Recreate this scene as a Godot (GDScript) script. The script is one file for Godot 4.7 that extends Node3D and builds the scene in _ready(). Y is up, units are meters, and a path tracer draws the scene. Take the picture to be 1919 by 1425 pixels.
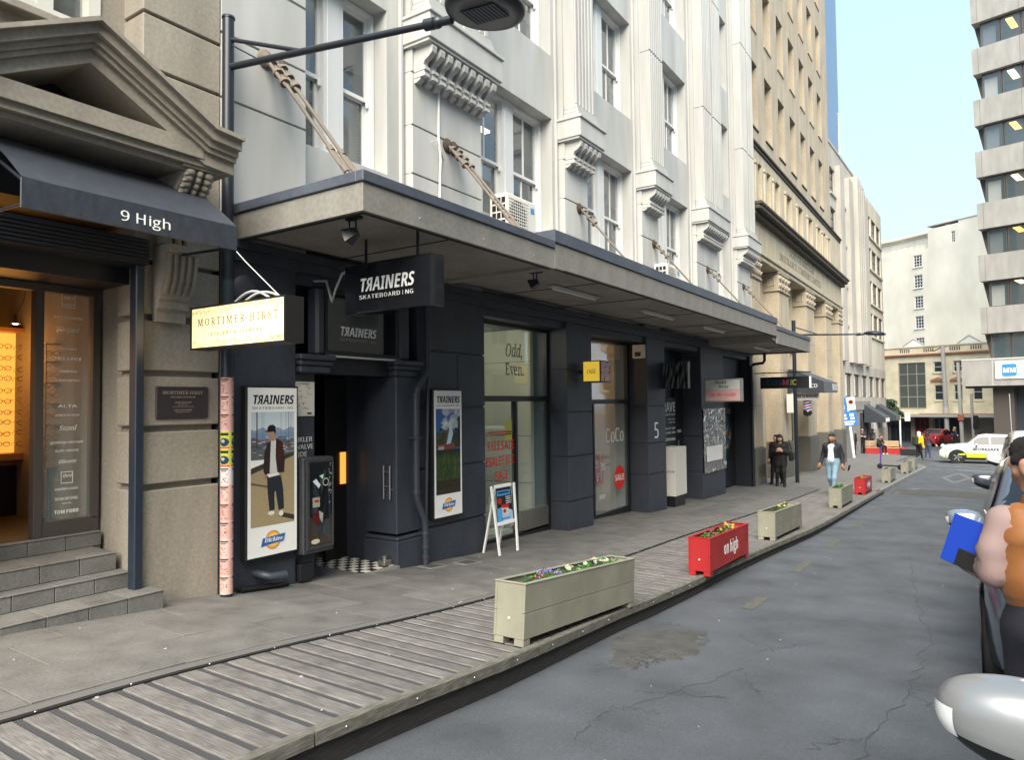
extends Node3D
# A sloping city street seen along its left row of shops. x points across the street, -z down it (s = -z), y up, metres.

const FX := -6.1          # the shop fronts' wall plane
var M := {}
var T := {}
var taken := {}
var shift := {}
var rng := RandomNumberGenerator.new()

# ---------------------------------------------------------------- ground profile
const GS := [-40.0, -3.0, 0.0, 2.3, 3.35, 4.35, 4.95, 7.0, 8.4, 10.9, 12.0, 15.7, 20.3, 23.1, 32.0, 48.0, 65.0, 200.0]
const GY := [3.3, 0.45, 0.22, 0.11, 0.02, -0.09, -0.15, -0.335, -0.43, -0.52, -0.565, -0.74, -0.885, -0.975, -1.28, -1.76, -2.15, -3.2]
func gy(s: float) -> float:
	for i in range(1, GS.size()):
		if s <= GS[i]:
			return lerpf(GY[i - 1], GY[i], clampf((s - GS[i - 1]) / (GS[i] - GS[i - 1]), 0, 1))
	return GY[-1]
func drop(s: float) -> float:
	return lerpf(0.21, 0.13, clampf((s - 4.0) / 18.0, 0, 1)) * clampf((46.0 - s) / 6.0, 0.02, 1.0)
func ry(s: float) -> float:
	return gy(s) - drop(s)
func slope(s: float) -> float:
	return atan2(gy(s + 0.4) - gy(s - 0.4), 0.8)
func pt(x: float, y: float, s: float) -> Vector3:
	return Vector3(x, y, -s)

# ---------------------------------------------------------------- mesh builder
class B:
	var v := PackedVector3Array()
	var n := PackedVector3Array()
	var u := PackedVector2Array()
	var c := PackedColorArray()
	var xf := Transform3D()
	var col := Color(1, 1, 1)
	func tri(a: Vector3, b: Vector3, d: Vector3, ua := Vector2(), ub := Vector2(), ud := Vector2()):   # counter-clockwise seen from outside
		a = xf * a; b = xf * b; d = xf * d
		var q := (b - a).cross(d - a).normalized()
		v.append(a); v.append(d); v.append(b)
		u.append(ua); u.append(ud); u.append(ub)
		for i in 3:
			n.append(q); c.append(col)
	func quad(a: Vector3, b: Vector3, d: Vector3, e: Vector3, t := Rect2(0, 0, 1, 1)):
		var p := t.position
		var r := t.end
		tri(a, b, d, Vector2(p.x, r.y), r, Vector2(r.x, p.y))
		tri(a, d, e, Vector2(p.x, r.y), Vector2(r.x, p.y), p)
	func stri(a, b, d, na, nb, nd):      # smooth, already in place
		v.append(a); v.append(d); v.append(b)
		n.append(na); n.append(nd); n.append(nb)
		for i in 3:
			u.append(Vector2()); c.append(col)
	func hexa(p: Array):                  # 8 corners: bottom 0-3 counter-clockwise seen from above, top 4-7
		quad(p[3], p[2], p[1], p[0]); quad(p[4], p[5], p[6], p[7])
		for i in 4:
			var j := (i + 1) % 4
			quad(p[i], p[j], p[j + 4], p[i + 4])
	func box(a: Vector3, b: Vector3):
		var lo := a.min(b)
		var hi := a.max(b)
		hexa([Vector3(lo.x, lo.y, hi.z), Vector3(hi.x, lo.y, hi.z), Vector3(hi.x, lo.y, lo.z), Vector3(lo.x, lo.y, lo.z),
			Vector3(lo.x, hi.y, hi.z), Vector3(hi.x, hi.y, hi.z), Vector3(hi.x, hi.y, lo.z), Vector3(lo.x, hi.y, lo.z)])
	func cbox(a: Vector3, b: Vector3, k := 0.01):    # chamfered box
		var lo := a.min(b)
		var hi := a.max(b)
		var m := (lo + hi) / 2
		var h := (hi - lo) / 2
		k = minf(k, minf(h.x, minf(h.y, h.z)) * 0.7)
		var g := h - Vector3(k, k, k)
		for ax in 3:
			var e := [Vector3.RIGHT, Vector3.UP, Vector3.BACK]
			var w: Vector3 = e[ax]
			var p: Vector3 = e[(ax + 1) % 3]
			var q: Vector3 = e[(ax + 2) % 3]
			for s in [-1.0, 1.0]:
				var o: Vector3 = m + w * h[ax] * s
				var pp: Vector3 = p * g[(ax + 1) % 3] * s
				var qq: Vector3 = q * g[(ax + 2) % 3]
				quad(o - pp - qq, o + pp - qq, o + pp + qq, o - pp + qq)
				for r in [-1.0, 1.0]:      # the edge between the faces w*s and p*r
					var f1: Vector3 = m + w * h[ax] * s + p * g[(ax + 1) % 3] * r
					var f2: Vector3 = m + w * g[ax] * s + p * h[(ax + 1) % 3] * r
					if s * r > 0:
						quad(f1 - qq, f2 - qq, f2 + qq, f1 + qq)
					else:
						quad(f2 - qq, f1 - qq, f1 + qq, f2 + qq)
		for x in [-1.0, 1.0]:
			for y in [-1.0, 1.0]:
				for z in [-1.0, 1.0]:
					var a1 := m + Vector3(h.x * x, g.y * y, g.z * z)
					var a2 := m + Vector3(g.x * x, h.y * y, g.z * z)
					var a3 := m + Vector3(g.x * x, g.y * y, h.z * z)
					if x * y * z > 0:
						tri(a1, a2, a3)
					else:
						tri(a1, a3, a2)
	func prism(poly: PackedVector2Array, o: Vector3, ax: Vector3, ay: Vector3, dz: Vector3):   # poly in the plane ax, ay, swept by dz
		if Geometry2D.is_polygon_clockwise(poly):
			poly.reverse()
		var flip := ax.cross(ay).dot(dz) > 0
		var f := []
		for p in poly:
			f.append(o + ax * p.x + ay * p.y)
		var ix := Geometry2D.triangulate_polygon(poly)
		for i in range(0, ix.size(), 3):
			var t := [ix[i], ix[i + 1], ix[i + 2]]
			if (poly[t[1]] - poly[t[0]]).cross(poly[t[2]] - poly[t[0]]) < 0:
				t.reverse()
			if flip:
				tri(f[t[2]], f[t[1]], f[t[0]]); tri(f[t[0]] + dz, f[t[1]] + dz, f[t[2]] + dz)
			else:
				tri(f[t[0]], f[t[1]], f[t[2]]); tri(f[t[2]] + dz, f[t[1]] + dz, f[t[0]] + dz)
		for i in f.size():
			var j: int = (i + 1) % f.size()
			if flip:
				quad(f[i], f[j], f[j] + dz, f[i] + dz)
			else:
				quad(f[j], f[i], f[i] + dz, f[j] + dz)
	func loft(rings: Array, caps := true, closed := true, smooth := true):   # rings of equal point counts
		var nr := rings.size()
		var k: int = rings[0].size()
		var nn := []
		for r in nr:
			var row := PackedVector3Array()
			for i in k:
				var a: Vector3 = rings[r][(i + k - 1) % k] if closed or i > 0 else rings[r][i]
				var b: Vector3 = rings[r][(i + 1) % k] if closed or i < k - 1 else rings[r][i]
				var p: Vector3 = rings[maxi(r - 1, 0)][i]
				var q: Vector3 = rings[mini(r + 1, nr - 1)][i]
				row.append((b - a).cross(q - p).normalized())
			nn.append(row)
		for r in nr - 1:
			for i in (k if closed else k - 1):
				var j := (i + 1) % k
				var a: Vector3 = rings[r][i]; var b: Vector3 = rings[r][j]; var d: Vector3 = rings[r + 1][j]; var e: Vector3 = rings[r + 1][i]
				if smooth:
					var na: Vector3 = xf.basis * nn[r][i]; var nb: Vector3 = xf.basis * nn[r][j]; var nd: Vector3 = xf.basis * nn[r + 1][j]; var ne: Vector3 = xf.basis * nn[r + 1][i]
					stri(xf * a, xf * b, xf * d, na, nb, nd); stri(xf * a, xf * d, xf * e, na, nd, ne)
				else:
					quad(a, b, d, e)
		if caps and closed:
			for r in [0, nr - 1]:
				var m := Vector3()
				for p in rings[r]:
					m += p / k
				for i in k:
					if r == 0:
						tri(m, rings[r][(i + 1) % k], rings[r][i])
					else:
						tri(m, rings[r][i], rings[r][(i + 1) % k])
	func tube(pts: Array, rad, seg := 8, caps := true):
		var rings := []
		var up := Vector3.UP
		for i in pts.size():
			var d: Vector3 = (pts[mini(i + 1, pts.size() - 1)] - pts[maxi(i - 1, 0)]).normalized()
			if absf(d.dot(up)) > 0.95:
				up = Vector3.RIGHT if absf(d.x) < 0.9 else Vector3.BACK
			var a := d.cross(up).normalized()
			up = a.cross(d).normalized()
			var r: float = rad[i] if rad is Array else rad
			var ring := PackedVector3Array()
			for k in seg:
				var t := TAU * k / seg
				ring.append(pts[i] + (a * cos(t) - up * sin(t)) * r)
			rings.append(ring)
		loft(rings, caps)
	func lathe(prof: Array, o: Vector3, ax := Vector3.UP, seg := 16, caps := true):  # prof: [radius, height]
		var a := ax.cross(Vector3.BACK if absf(ax.z) < 0.9 else Vector3.RIGHT).normalized()
		var b := ax.cross(a)
		var rings := []
		for p in prof:
			var ring := PackedVector3Array()
			for k in seg:
				var t := TAU * k / seg
				ring.append(o + ax * p[1] + (a * cos(t) + b * sin(t)) * p[0])
			rings.append(ring)
		loft(rings, caps)
	func ball(o: Vector3, r: Vector3, seg := 12, rows := 8):
		var rings := []
		for i in rows + 1:
			var f := PI * i / rows - PI / 2
			var ring := PackedVector3Array()
			for k in seg:
				var t := -TAU * k / seg
				ring.append(o + Vector3(cos(t) * cos(f) * r.x, sin(f) * r.y, sin(t) * cos(f) * r.z))
			rings.append(ring)
		loft(rings, false)
	func mesh(off := Vector3()) -> ArrayMesh:
		var a := []
		a.resize(Mesh.ARRAY_MAX)
		var w := v
		if off != Vector3():
			w = PackedVector3Array()
			w.resize(v.size())
			for i in v.size():
				w[i] = v[i] - off
		a[Mesh.ARRAY_VERTEX] = w
		a[Mesh.ARRAY_NORMAL] = n
		a[Mesh.ARRAY_TEX_UV] = u
		a[Mesh.ARRAY_COLOR] = c
		var m := ArrayMesh.new()
		m.add_surface_from_arrays(Mesh.PRIMITIVE_TRIANGLES, a)
		return m

# a solid grown from tapered limbs: distances joined by a smooth minimum, meshed as surface nets
class Field:
	var lo: Vector3
	var h: float
	var nx: int
	var ny: int
	var nz: int
	var sum := PackedFloat32Array()
	var near := PackedFloat32Array()
	var id := PackedByteArray()
	var k: float
	func _init(a: Vector3, b: Vector3, cell: float, blend := 0.025):
		lo = a
		h = cell
		k = 1.0 / blend
		nx = int(ceil((b.x - a.x) / h)) + 1
		ny = int(ceil((b.y - a.y) / h)) + 1
		nz = int(ceil((b.z - a.z) / h)) + 1
		sum.resize(nx * ny * nz)
		near.resize(nx * ny * nz)
		near.fill(9.0)
		id.resize(nx * ny * nz)
	func cap(a: Vector3, b: Vector3, ra: float, rb: float, m := 0, sq := Vector3.ONE):   # sq squeezes space: >1 makes the limb thinner along that axis
		var r := maxf(ra, rb) + 4.5 / k
		var p0 := (a.min(b) - Vector3(r, r, r) - lo) / h
		var p1 := (a.max(b) + Vector3(r, r, r) - lo) / h
		var ab := (b - a) * sq
		var l2 := maxf(ab.length_squared(), 1e-9)
		for z in range(maxi(0, int(p0.z)), mini(nz, int(p1.z) + 2)):
			for y in range(maxi(0, int(p0.y)), mini(ny, int(p1.y) + 2)):
				var at := (z * ny + y) * nx
				for x in range(maxi(0, int(p0.x)), mini(nx, int(p1.x) + 2)):
					var q := (lo + Vector3(x, y, z) * h - a) * sq
					var t := clampf(q.dot(ab) / l2, 0, 1)
					var d := (q - ab * t).length() - lerpf(ra, rb, t)
					if d * k < 4.5:
						sum[at + x] += exp(-k * d)
						if d < near[at + x]:
							near[at + x] = d
							id[at + x] = m
	func into(b: B, colors: Array):
		var at := {}
		var pos := PackedVector3Array()
		var cols := PackedColorArray()
		var off := [0, 1, nx, nx + 1, nx * ny, nx * ny + 1, nx * ny + nx, nx * ny + nx + 1]
		var edges := [[0, 1], [2, 3], [4, 5], [6, 7], [0, 2], [1, 3], [4, 6], [5, 7], [0, 4], [1, 5], [2, 6], [3, 7]]
		var crd := []
		for i in 8:
			crd.append(Vector3(i & 1, (i >> 1) & 1, i >> 2))
		for z in nz - 1:
			for y in ny - 1:
				for x in nx - 1:
					var o := (z * ny + y) * nx + x
					var inside := 0
					for i in 8:
						if log(sum[o + off[i]] + 1e-4) > 0:
							inside += 1
					if inside == 0 or inside == 8:
						continue
					var m := Vector3()
					var cnt := 0
					for e in edges:
						var f0 := log(sum[o + off[e[0]]] + 1e-4)
						var f1 := log(sum[o + off[e[1]]] + 1e-4)
						if (f0 > 0) != (f1 > 0):
							m += crd[e[0]].lerp(crd[e[1]], f0 / (f0 - f1))
							cnt += 1
					at[o] = pos.size()
					pos.append(lo + (Vector3(x, y, z) + m / cnt) * h)
					var best := 9.0
					var bi := 0
					for i in 8:
						if near[o + off[i]] < best:
							best = near[o + off[i]]
							bi = id[o + off[i]]
					cols.append(colors[bi])
		var tris := PackedInt32Array()
		var nrm := PackedVector3Array()
		nrm.resize(pos.size())
		for o in at:
			var x: int = o % nx
			var y: int = (o / nx) % ny
			var z: int = o / (nx * ny)
			for ax in 3:
				var st: int = [1, nx, nx * ny][ax]
				var s1: int = [nx, nx * ny, 1][ax]
				var s2: int = [nx * ny, 1, nx][ax]
				if [y, z, x][ax] == 0 or [z, x, y][ax] == 0:
					continue
				var f0 := log(sum[o] + 1e-4) > 0
				if f0 == (log(sum[o + st] + 1e-4) > 0):
					continue
				if not (at.has(o - s1) and at.has(o - s2) and at.has(o - s1 - s2)):
					continue
				var q := [at[o], at[o - s1], at[o - s1 - s2], at[o - s2]]
				if not f0:
					q.reverse()
				for t in [[0, 1, 2], [0, 2, 3]]:
					var i0: int = q[t[0]]; var i1: int = q[t[1]]; var i2: int = q[t[2]]
					var w := (pos[i1] - pos[i0]).cross(pos[i2] - pos[i0])
					nrm[i0] += w; nrm[i1] += w; nrm[i2] += w
					tris.append(i0); tris.append(i1); tris.append(i2)
		for i in range(0, tris.size(), 3):
			for j in [0, 2, 1]:
				var w: int = tris[i + j]
				b.v.append(b.xf * pos[w]); b.n.append((b.xf.basis * nrm[w]).normalized()); b.u.append(Vector2()); b.c.append(cols[w])

# ---------------------------------------------------------------- naming, things and parts
func numbered(called: String) -> String:
	taken[called] = taken.get(called, 0) + 1
	return called if taken[called] == 1 else "%s_%03d" % [called, taken[called] - 1]
func tag(o: Node, label := "", category := "", group := "", kind := ""):
	if label: o.set_meta("label", label)
	if category: o.set_meta("category", category)
	if group: o.set_meta("group", group)
	if kind: o.set_meta("kind", kind)
	return o
func thing(called: String, label: String, category: String, at := Vector3(), group := "") -> Node3D:
	var o := Node3D.new()
	o.name = numbered(called)
	add_child(o)
	o.position = at
	shift[o] = at
	return tag(o, label, category, group)
func obj(called: String, b: B, m: Material, parent: Node = null) -> MeshInstance3D:
	var o := MeshInstance3D.new()
	if b.v.size() == 0:
		return o
	var off: Vector3 = shift.get(parent, Vector3()) if parent else Vector3()
	o.mesh = b.mesh(off)
	o.material_override = m
	if parent:
		o.name = called
		parent.add_child(o, true)
		shift[o] = off
	else:
		o.name = numbered(called)
		add_child(o)
	return o
func inst(called: String, mesh: Mesh, m: Material, parent: Node, t: Transform3D) -> MeshInstance3D:
	var o := MeshInstance3D.new()
	o.mesh = mesh
	o.material_override = m
	o.name = called
	o.transform = Transform3D(t.basis, t.origin - shift.get(parent, Vector3()))
	parent.add_child(o, true)
	return o
func setting(called: String, b: B, m: Material) -> MeshInstance3D:
	return tag(obj(called, b, m), "", "", "", "structure")
func stuff(o):
	o.set_meta("kind", "stuff")
	return o
func dup(root: Node3D, t: Transform3D, label: String, group: String) -> Node3D:
	var r: Node3D = root.duplicate()
	r.name = numbered(root.name.rstrip("0123456789").trim_suffix("_"))
	add_child(r)
	r.transform = t
	return tag(r, label, "", group)
func bx(x0, x1, y0, y1, s0, s1, k := 0.0) -> B:
	var b := B.new()
	if k > 0:
		b.cbox(pt(x0, y0, s0), pt(x1, y1, s1), k)
	else:
		b.box(pt(x0, y0, s0), pt(x1, y1, s1))
	return b
func add(b: B, x0, x1, y0, y1, s0, s1, k := 0.0):
	if k > 0:
		b.cbox(pt(x0, y0, s0), pt(x1, y1, s1), k)
	else:
		b.box(pt(x0, y0, s0), pt(x1, y1, s1))
func yaw(at: Vector3, deg := 0.0, tilt := 0.0) -> Transform3D:
	return Transform3D(Basis(Vector3.UP, deg_to_rad(deg)) * Basis(Vector3.RIGHT, tilt), at)

# ---------------------------------------------------------------- materials
func ntex(called: String, freq: float, lo: float, hi: float, oct := 4, type := FastNoiseLite.TYPE_SIMPLEX_SMOOTH, mid := 0.5, size := 512):
	var f := FastNoiseLite.new()
	f.noise_type = type
	f.frequency = freq
	f.fractal_octaves = oct
	f.seed = taken.size() + called.length() * 7
	if type == FastNoiseLite.TYPE_CELLULAR:
		f.cellular_return_type = FastNoiseLite.RETURN_CELL_VALUE
	var g := Gradient.new()
	g.set_color(0, Color(lo, lo, lo)); g.set_color(1, Color(hi, hi, hi))
	g.add_point(mid, Color((lo + hi) / 2, (lo + hi) / 2, (lo + hi) / 2))
	var t := NoiseTexture2D.new()
	t.width = size; t.height = size; t.seamless = true; t.noise = f; t.color_ramp = g
	T[called] = t
func mat(called: String, c: Color, rough := 0.8, o := {}) -> StandardMaterial3D:
	var m := StandardMaterial3D.new()
	m.resource_name = called
	m.albedo_color = c.linear_to_srgb() if not o.has("srgb") else c
	m.roughness = rough
	m.metallic = o.get("metal", 0.0)
	if o.has("tex"):
		m.albedo_texture = T[o.tex[0]]
		m.uv1_triplanar = true; m.uv1_world_triplanar = o.get("world", true)
		m.uv1_scale = o.tex[1] if o.tex[1] is Vector3 else Vector3.ONE * o.tex[1]
	if o.has("bump"):
		m.heightmap_enabled = true
		m.heightmap_texture = T[o.bump[0]]
		m.heightmap_scale = o.bump[1]
		m.uv1_triplanar = true; m.uv1_world_triplanar = o.get("world", true)
		if not o.has("tex"):
			m.uv1_scale = Vector3.ONE * (o.bump[2] if o.bump.size() > 2 else 2.0)
	if o.has("detail"):
		m.detail_enabled = true
		m.detail_blend_mode = BaseMaterial3D.BLEND_MODE_MUL
		m.detail_albedo = T[o.detail[0]]
		m.detail_uv_layer = BaseMaterial3D.DETAIL_UV_2
		m.uv2_triplanar = true; m.uv2_world_triplanar = o.get("world", true)
		m.uv2_scale = o.detail[1] if o.detail[1] is Vector3 else Vector3.ONE * o.detail[1]
	if o.has("emit"):
		m.emission_enabled = true
		m.emission = o.emit[0]
		m.emission_energy_multiplier = o.emit[1]
	if o.has("coat"):
		m.clearcoat_enabled = true; m.clearcoat = o.coat; m.clearcoat_roughness = 0.05
	if o.has("vc"):
		m.vertex_color_use_as_albedo = true
	if o.has("rim"):
		m.rim_enabled = true; m.rim = o.rim
	M[called] = m
	return m
func glass(called: String, c: Color, a: float, rough := 0.03):
	var m := StandardMaterial3D.new()
	m.resource_name = called
	m.transparency = BaseMaterial3D.TRANSPARENCY_ALPHA
	m.albedo_color = Color(c.r, c.g, c.b, a)
	m.roughness = rough
	m.metallic_specular = 0.6
	M[called] = m
func print_mat(called: String, im: Image, o := {}) -> StandardMaterial3D:
	var m := StandardMaterial3D.new()
	m.resource_name = called
	m.albedo_texture = ImageTexture.create_from_image(im)
	m.roughness = o.get("rough", 0.35)
	m.texture_repeat = false
	if o.has("glow"):
		m.emission_enabled = true
		m.emission_texture = m.albedo_texture
		m.emission_energy_multiplier = o.glow
	M[called] = m
	return m
func L(hex: String) -> Color:
	return Color(hex).srgb_to_linear()

# ---------------------------------------------------------------- lettering
func text(called: String, words: String, m: Material, parent: Node, o: Vector3, ax: Vector3, ay: Vector3, height: float, q := {}):
	# letters whose baseline starts (or is centred, ends) at o, running along ax with ay up; height is that of a capital
	var f := SystemFont.new()
	f.font_names = PackedStringArray([q.get("font", "Droid Sans")])
	f.font_weight = q.get("weight", 400)
	var t := TextMesh.new()
	t.font = f; t.font_size = 32; t.pixel_size = 0.01; t.depth = 0.001; t.curve_step = q.get("step", 3.0)
	t.text = words
	t.horizontal_alignment = HORIZONTAL_ALIGNMENT_LEFT
	t.vertical_alignment = VERTICAL_ALIGNMENT_BOTTOM
	var a := t.get_mesh_arrays()
	var vs: PackedVector3Array = a[Mesh.ARRAY_VERTEX]
	if vs.size() == 0:
		return null
	var ref := TextMesh.new()
	ref.font = f; ref.font_size = 32; ref.pixel_size = 0.01; ref.depth = 0.001; ref.curve_step = 4.0; ref.text = "H"
	ref.vertical_alignment = VERTICAL_ALIGNMENT_BOTTOM
	var rb: AABB = AABB()
	var rv: PackedVector3Array = ref.get_mesh_arrays()[Mesh.ARRAY_VERTEX]
	rb.position = rv[0]
	for p in rv: rb = rb.expand(p)
	var lo := 1e9
	var hi := -1e9
	for p in vs:
		lo = minf(lo, p.x); hi = maxf(hi, p.x)
	var k := height / rb.size.y
	var w := (hi - lo) * k
	var sx: float = k
	if q.has("width"):
		sx = q.width / (hi - lo); w = q.width
	var shear: float = q.get("shear", 0.0)
	var start := -w * float(q.get("align", 0.0))
	var az := ax.cross(ay).normalized()
	var off: Vector3 = shift.get(parent, Vector3()) if parent else Vector3()
	var out := PackedVector3Array()
	var nn := PackedVector3Array()
	var dp: float = q.get("depth", 0.004)
	for i in vs.size():
		var p := vs[i]
		var y := (p.y - rb.position.y) * k
		out.append(o - off + ax * (start + (p.x - lo) * sx + y * shear) + ay * y + az * (p.z * 1000.0 + 0.5) * dp)
		nn.append(az if absf(a[Mesh.ARRAY_NORMAL][i].z) > 0.5 and a[Mesh.ARRAY_NORMAL][i].z > 0 else (ax * a[Mesh.ARRAY_NORMAL][i].x + ay * a[Mesh.ARRAY_NORMAL][i].y + az * a[Mesh.ARRAY_NORMAL][i].z).normalized())
	var b := []
	b.resize(Mesh.ARRAY_MAX)
	b[Mesh.ARRAY_VERTEX] = out
	b[Mesh.ARRAY_NORMAL] = nn
	b[Mesh.ARRAY_INDEX] = a[Mesh.ARRAY_INDEX]
	var am := ArrayMesh.new()
	am.add_surface_from_arrays(Mesh.PRIMITIVE_TRIANGLES, b)
	var mi := MeshInstance3D.new()
	mi.mesh = am
	mi.material_override = m
	mi.name = called
	parent.add_child(mi, true)
	shift[mi] = off
	return mi

# ---------------------------------------------------------------- flat print
func ipoly(im: Image, pts: Array, c: Color):
	var w := im.get_width()
	var hgt := im.get_height()
	var y0 := 1e9
	var y1 := -1e9
	for p in pts:
		y0 = minf(y0, p[1]); y1 = maxf(y1, p[1])
	for y in range(maxi(0, int(y0 * hgt)), mini(hgt, int(y1 * hgt) + 1)):
		var fy := (y + 0.5) / hgt
		var xs := []
		for i in pts.size():
			var a = pts[i]
			var b = pts[(i + 1) % pts.size()]
			if (a[1] <= fy) != (b[1] <= fy):
				xs.append(a[0] + (fy - a[1]) / (b[1] - a[1]) * (b[0] - a[0]))
		xs.sort()
		for i in range(0, xs.size() - 1, 2):
			var xa := clampi(int(xs[i] * w), 0, w)
			var xb := clampi(int(xs[i + 1] * w), 0, w)
			if xb > xa:
				im.fill_rect(Rect2i(xa, y, xb - xa, 1), c)
func idisc(im: Image, x: float, y: float, rx: float, ry_: float, c: Color):
	var p := []
	for i in 24:
		p.append([x + cos(TAU * i / 24) * rx, y + sin(TAU * i / 24) * ry_])
	ipoly(im, p, c)
func irect(im: Image, x0: float, y0: float, x1: float, y1: float, c: Color):
	var w := im.get_width()
	var hh := im.get_height()
	im.fill_rect(Rect2i(int(x0 * w), int(y0 * hh), maxi(1, int((x1 - x0) * w)), maxi(1, int((y1 - y0) * hh))), c)
func igrain(im: Image, amount: float, sd: int, rect := Rect2(0, 0, 1, 1)):
	var r := RandomNumberGenerator.new()
	r.seed = sd
	for y in range(int(rect.position.y * im.get_height()), int(rect.end.y * im.get_height())):
		for x in range(int(rect.position.x * im.get_width()), int(rect.end.x * im.get_width())):
			var c := im.get_pixel(x, y)
			var d := r.randf_range(-amount, amount)
			im.set_pixel(x, y, Color(clampf(c.r + d, 0, 1), clampf(c.g + d, 0, 1), clampf(c.b + d, 0, 1)))
# ---------------------------------------------------------------- scene
func _ready():
	rng.seed = 7
	var cam := Camera3D.new()
	cam.name = "camera"
	cam.fov = 57.082
	cam.far = 900.0
	cam.near = 0.05
	cam.transform = Transform3D(Basis(Vector3.UP, 0.589) * Basis(Vector3.RIGHT, deg_to_rad(2.0)) * Basis(Vector3.BACK, -0.0108), Vector3(0, 1.73, 0))
	add_child(cam)
	cam.current = true
	var env := Environment.new()
	var sk := ProceduralSkyMaterial.new()
	sk.sky_top_color = Color(0.325, 0.395, 0.46)
	sk.sky_horizon_color = Color(0.41, 0.475, 0.515)
	sk.sky_curve = 0.28
	sk.ground_bottom_color = Color(0.15, 0.15, 0.15)
	sk.ground_horizon_color = Color(0.3, 0.33, 0.35)
	sk.sky_energy_multiplier = 1.0
	sk.sun_angle_max = 1.0
	env.background_mode = Environment.BG_SKY
	env.sky = Sky.new()
	env.sky.sky_material = sk
	env.tonemap_mode = Environment.TONE_MAPPER_LINEAR
	env.tonemap_exposure = 7.0
	env.sdfgi_enabled = true
	env.ssao_enabled = true
	env.ssil_enabled = true
	var we := WorldEnvironment.new()
	we.name = "world_environment"
	we.environment = env
	add_child(we)
	var sun := DirectionalLight3D.new()
	sun.name = "sun"
	sun.light_energy = 0.5
	sun.light_color = Color(1.0, 0.965, 0.90)
	sun.light_angular_distance = 55.0
	sun.shadow_enabled = true
	sun.sky_mode = DirectionalLight3D.SKY_MODE_LIGHT_ONLY
	add_child(sun)
	sun.look_at_from_position(Vector3(), Vector3(-0.27, -0.70, -0.66), Vector3.UP)
	materials()
	setting_ground()
	stone_building()
	white_building()
	ground_floor()
	canopy()
	sandstone_building()
	far_buildings()
	opposite_building()
	signs()
	fittings()
	planters()
	street_far()
	cars()
	people()

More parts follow.
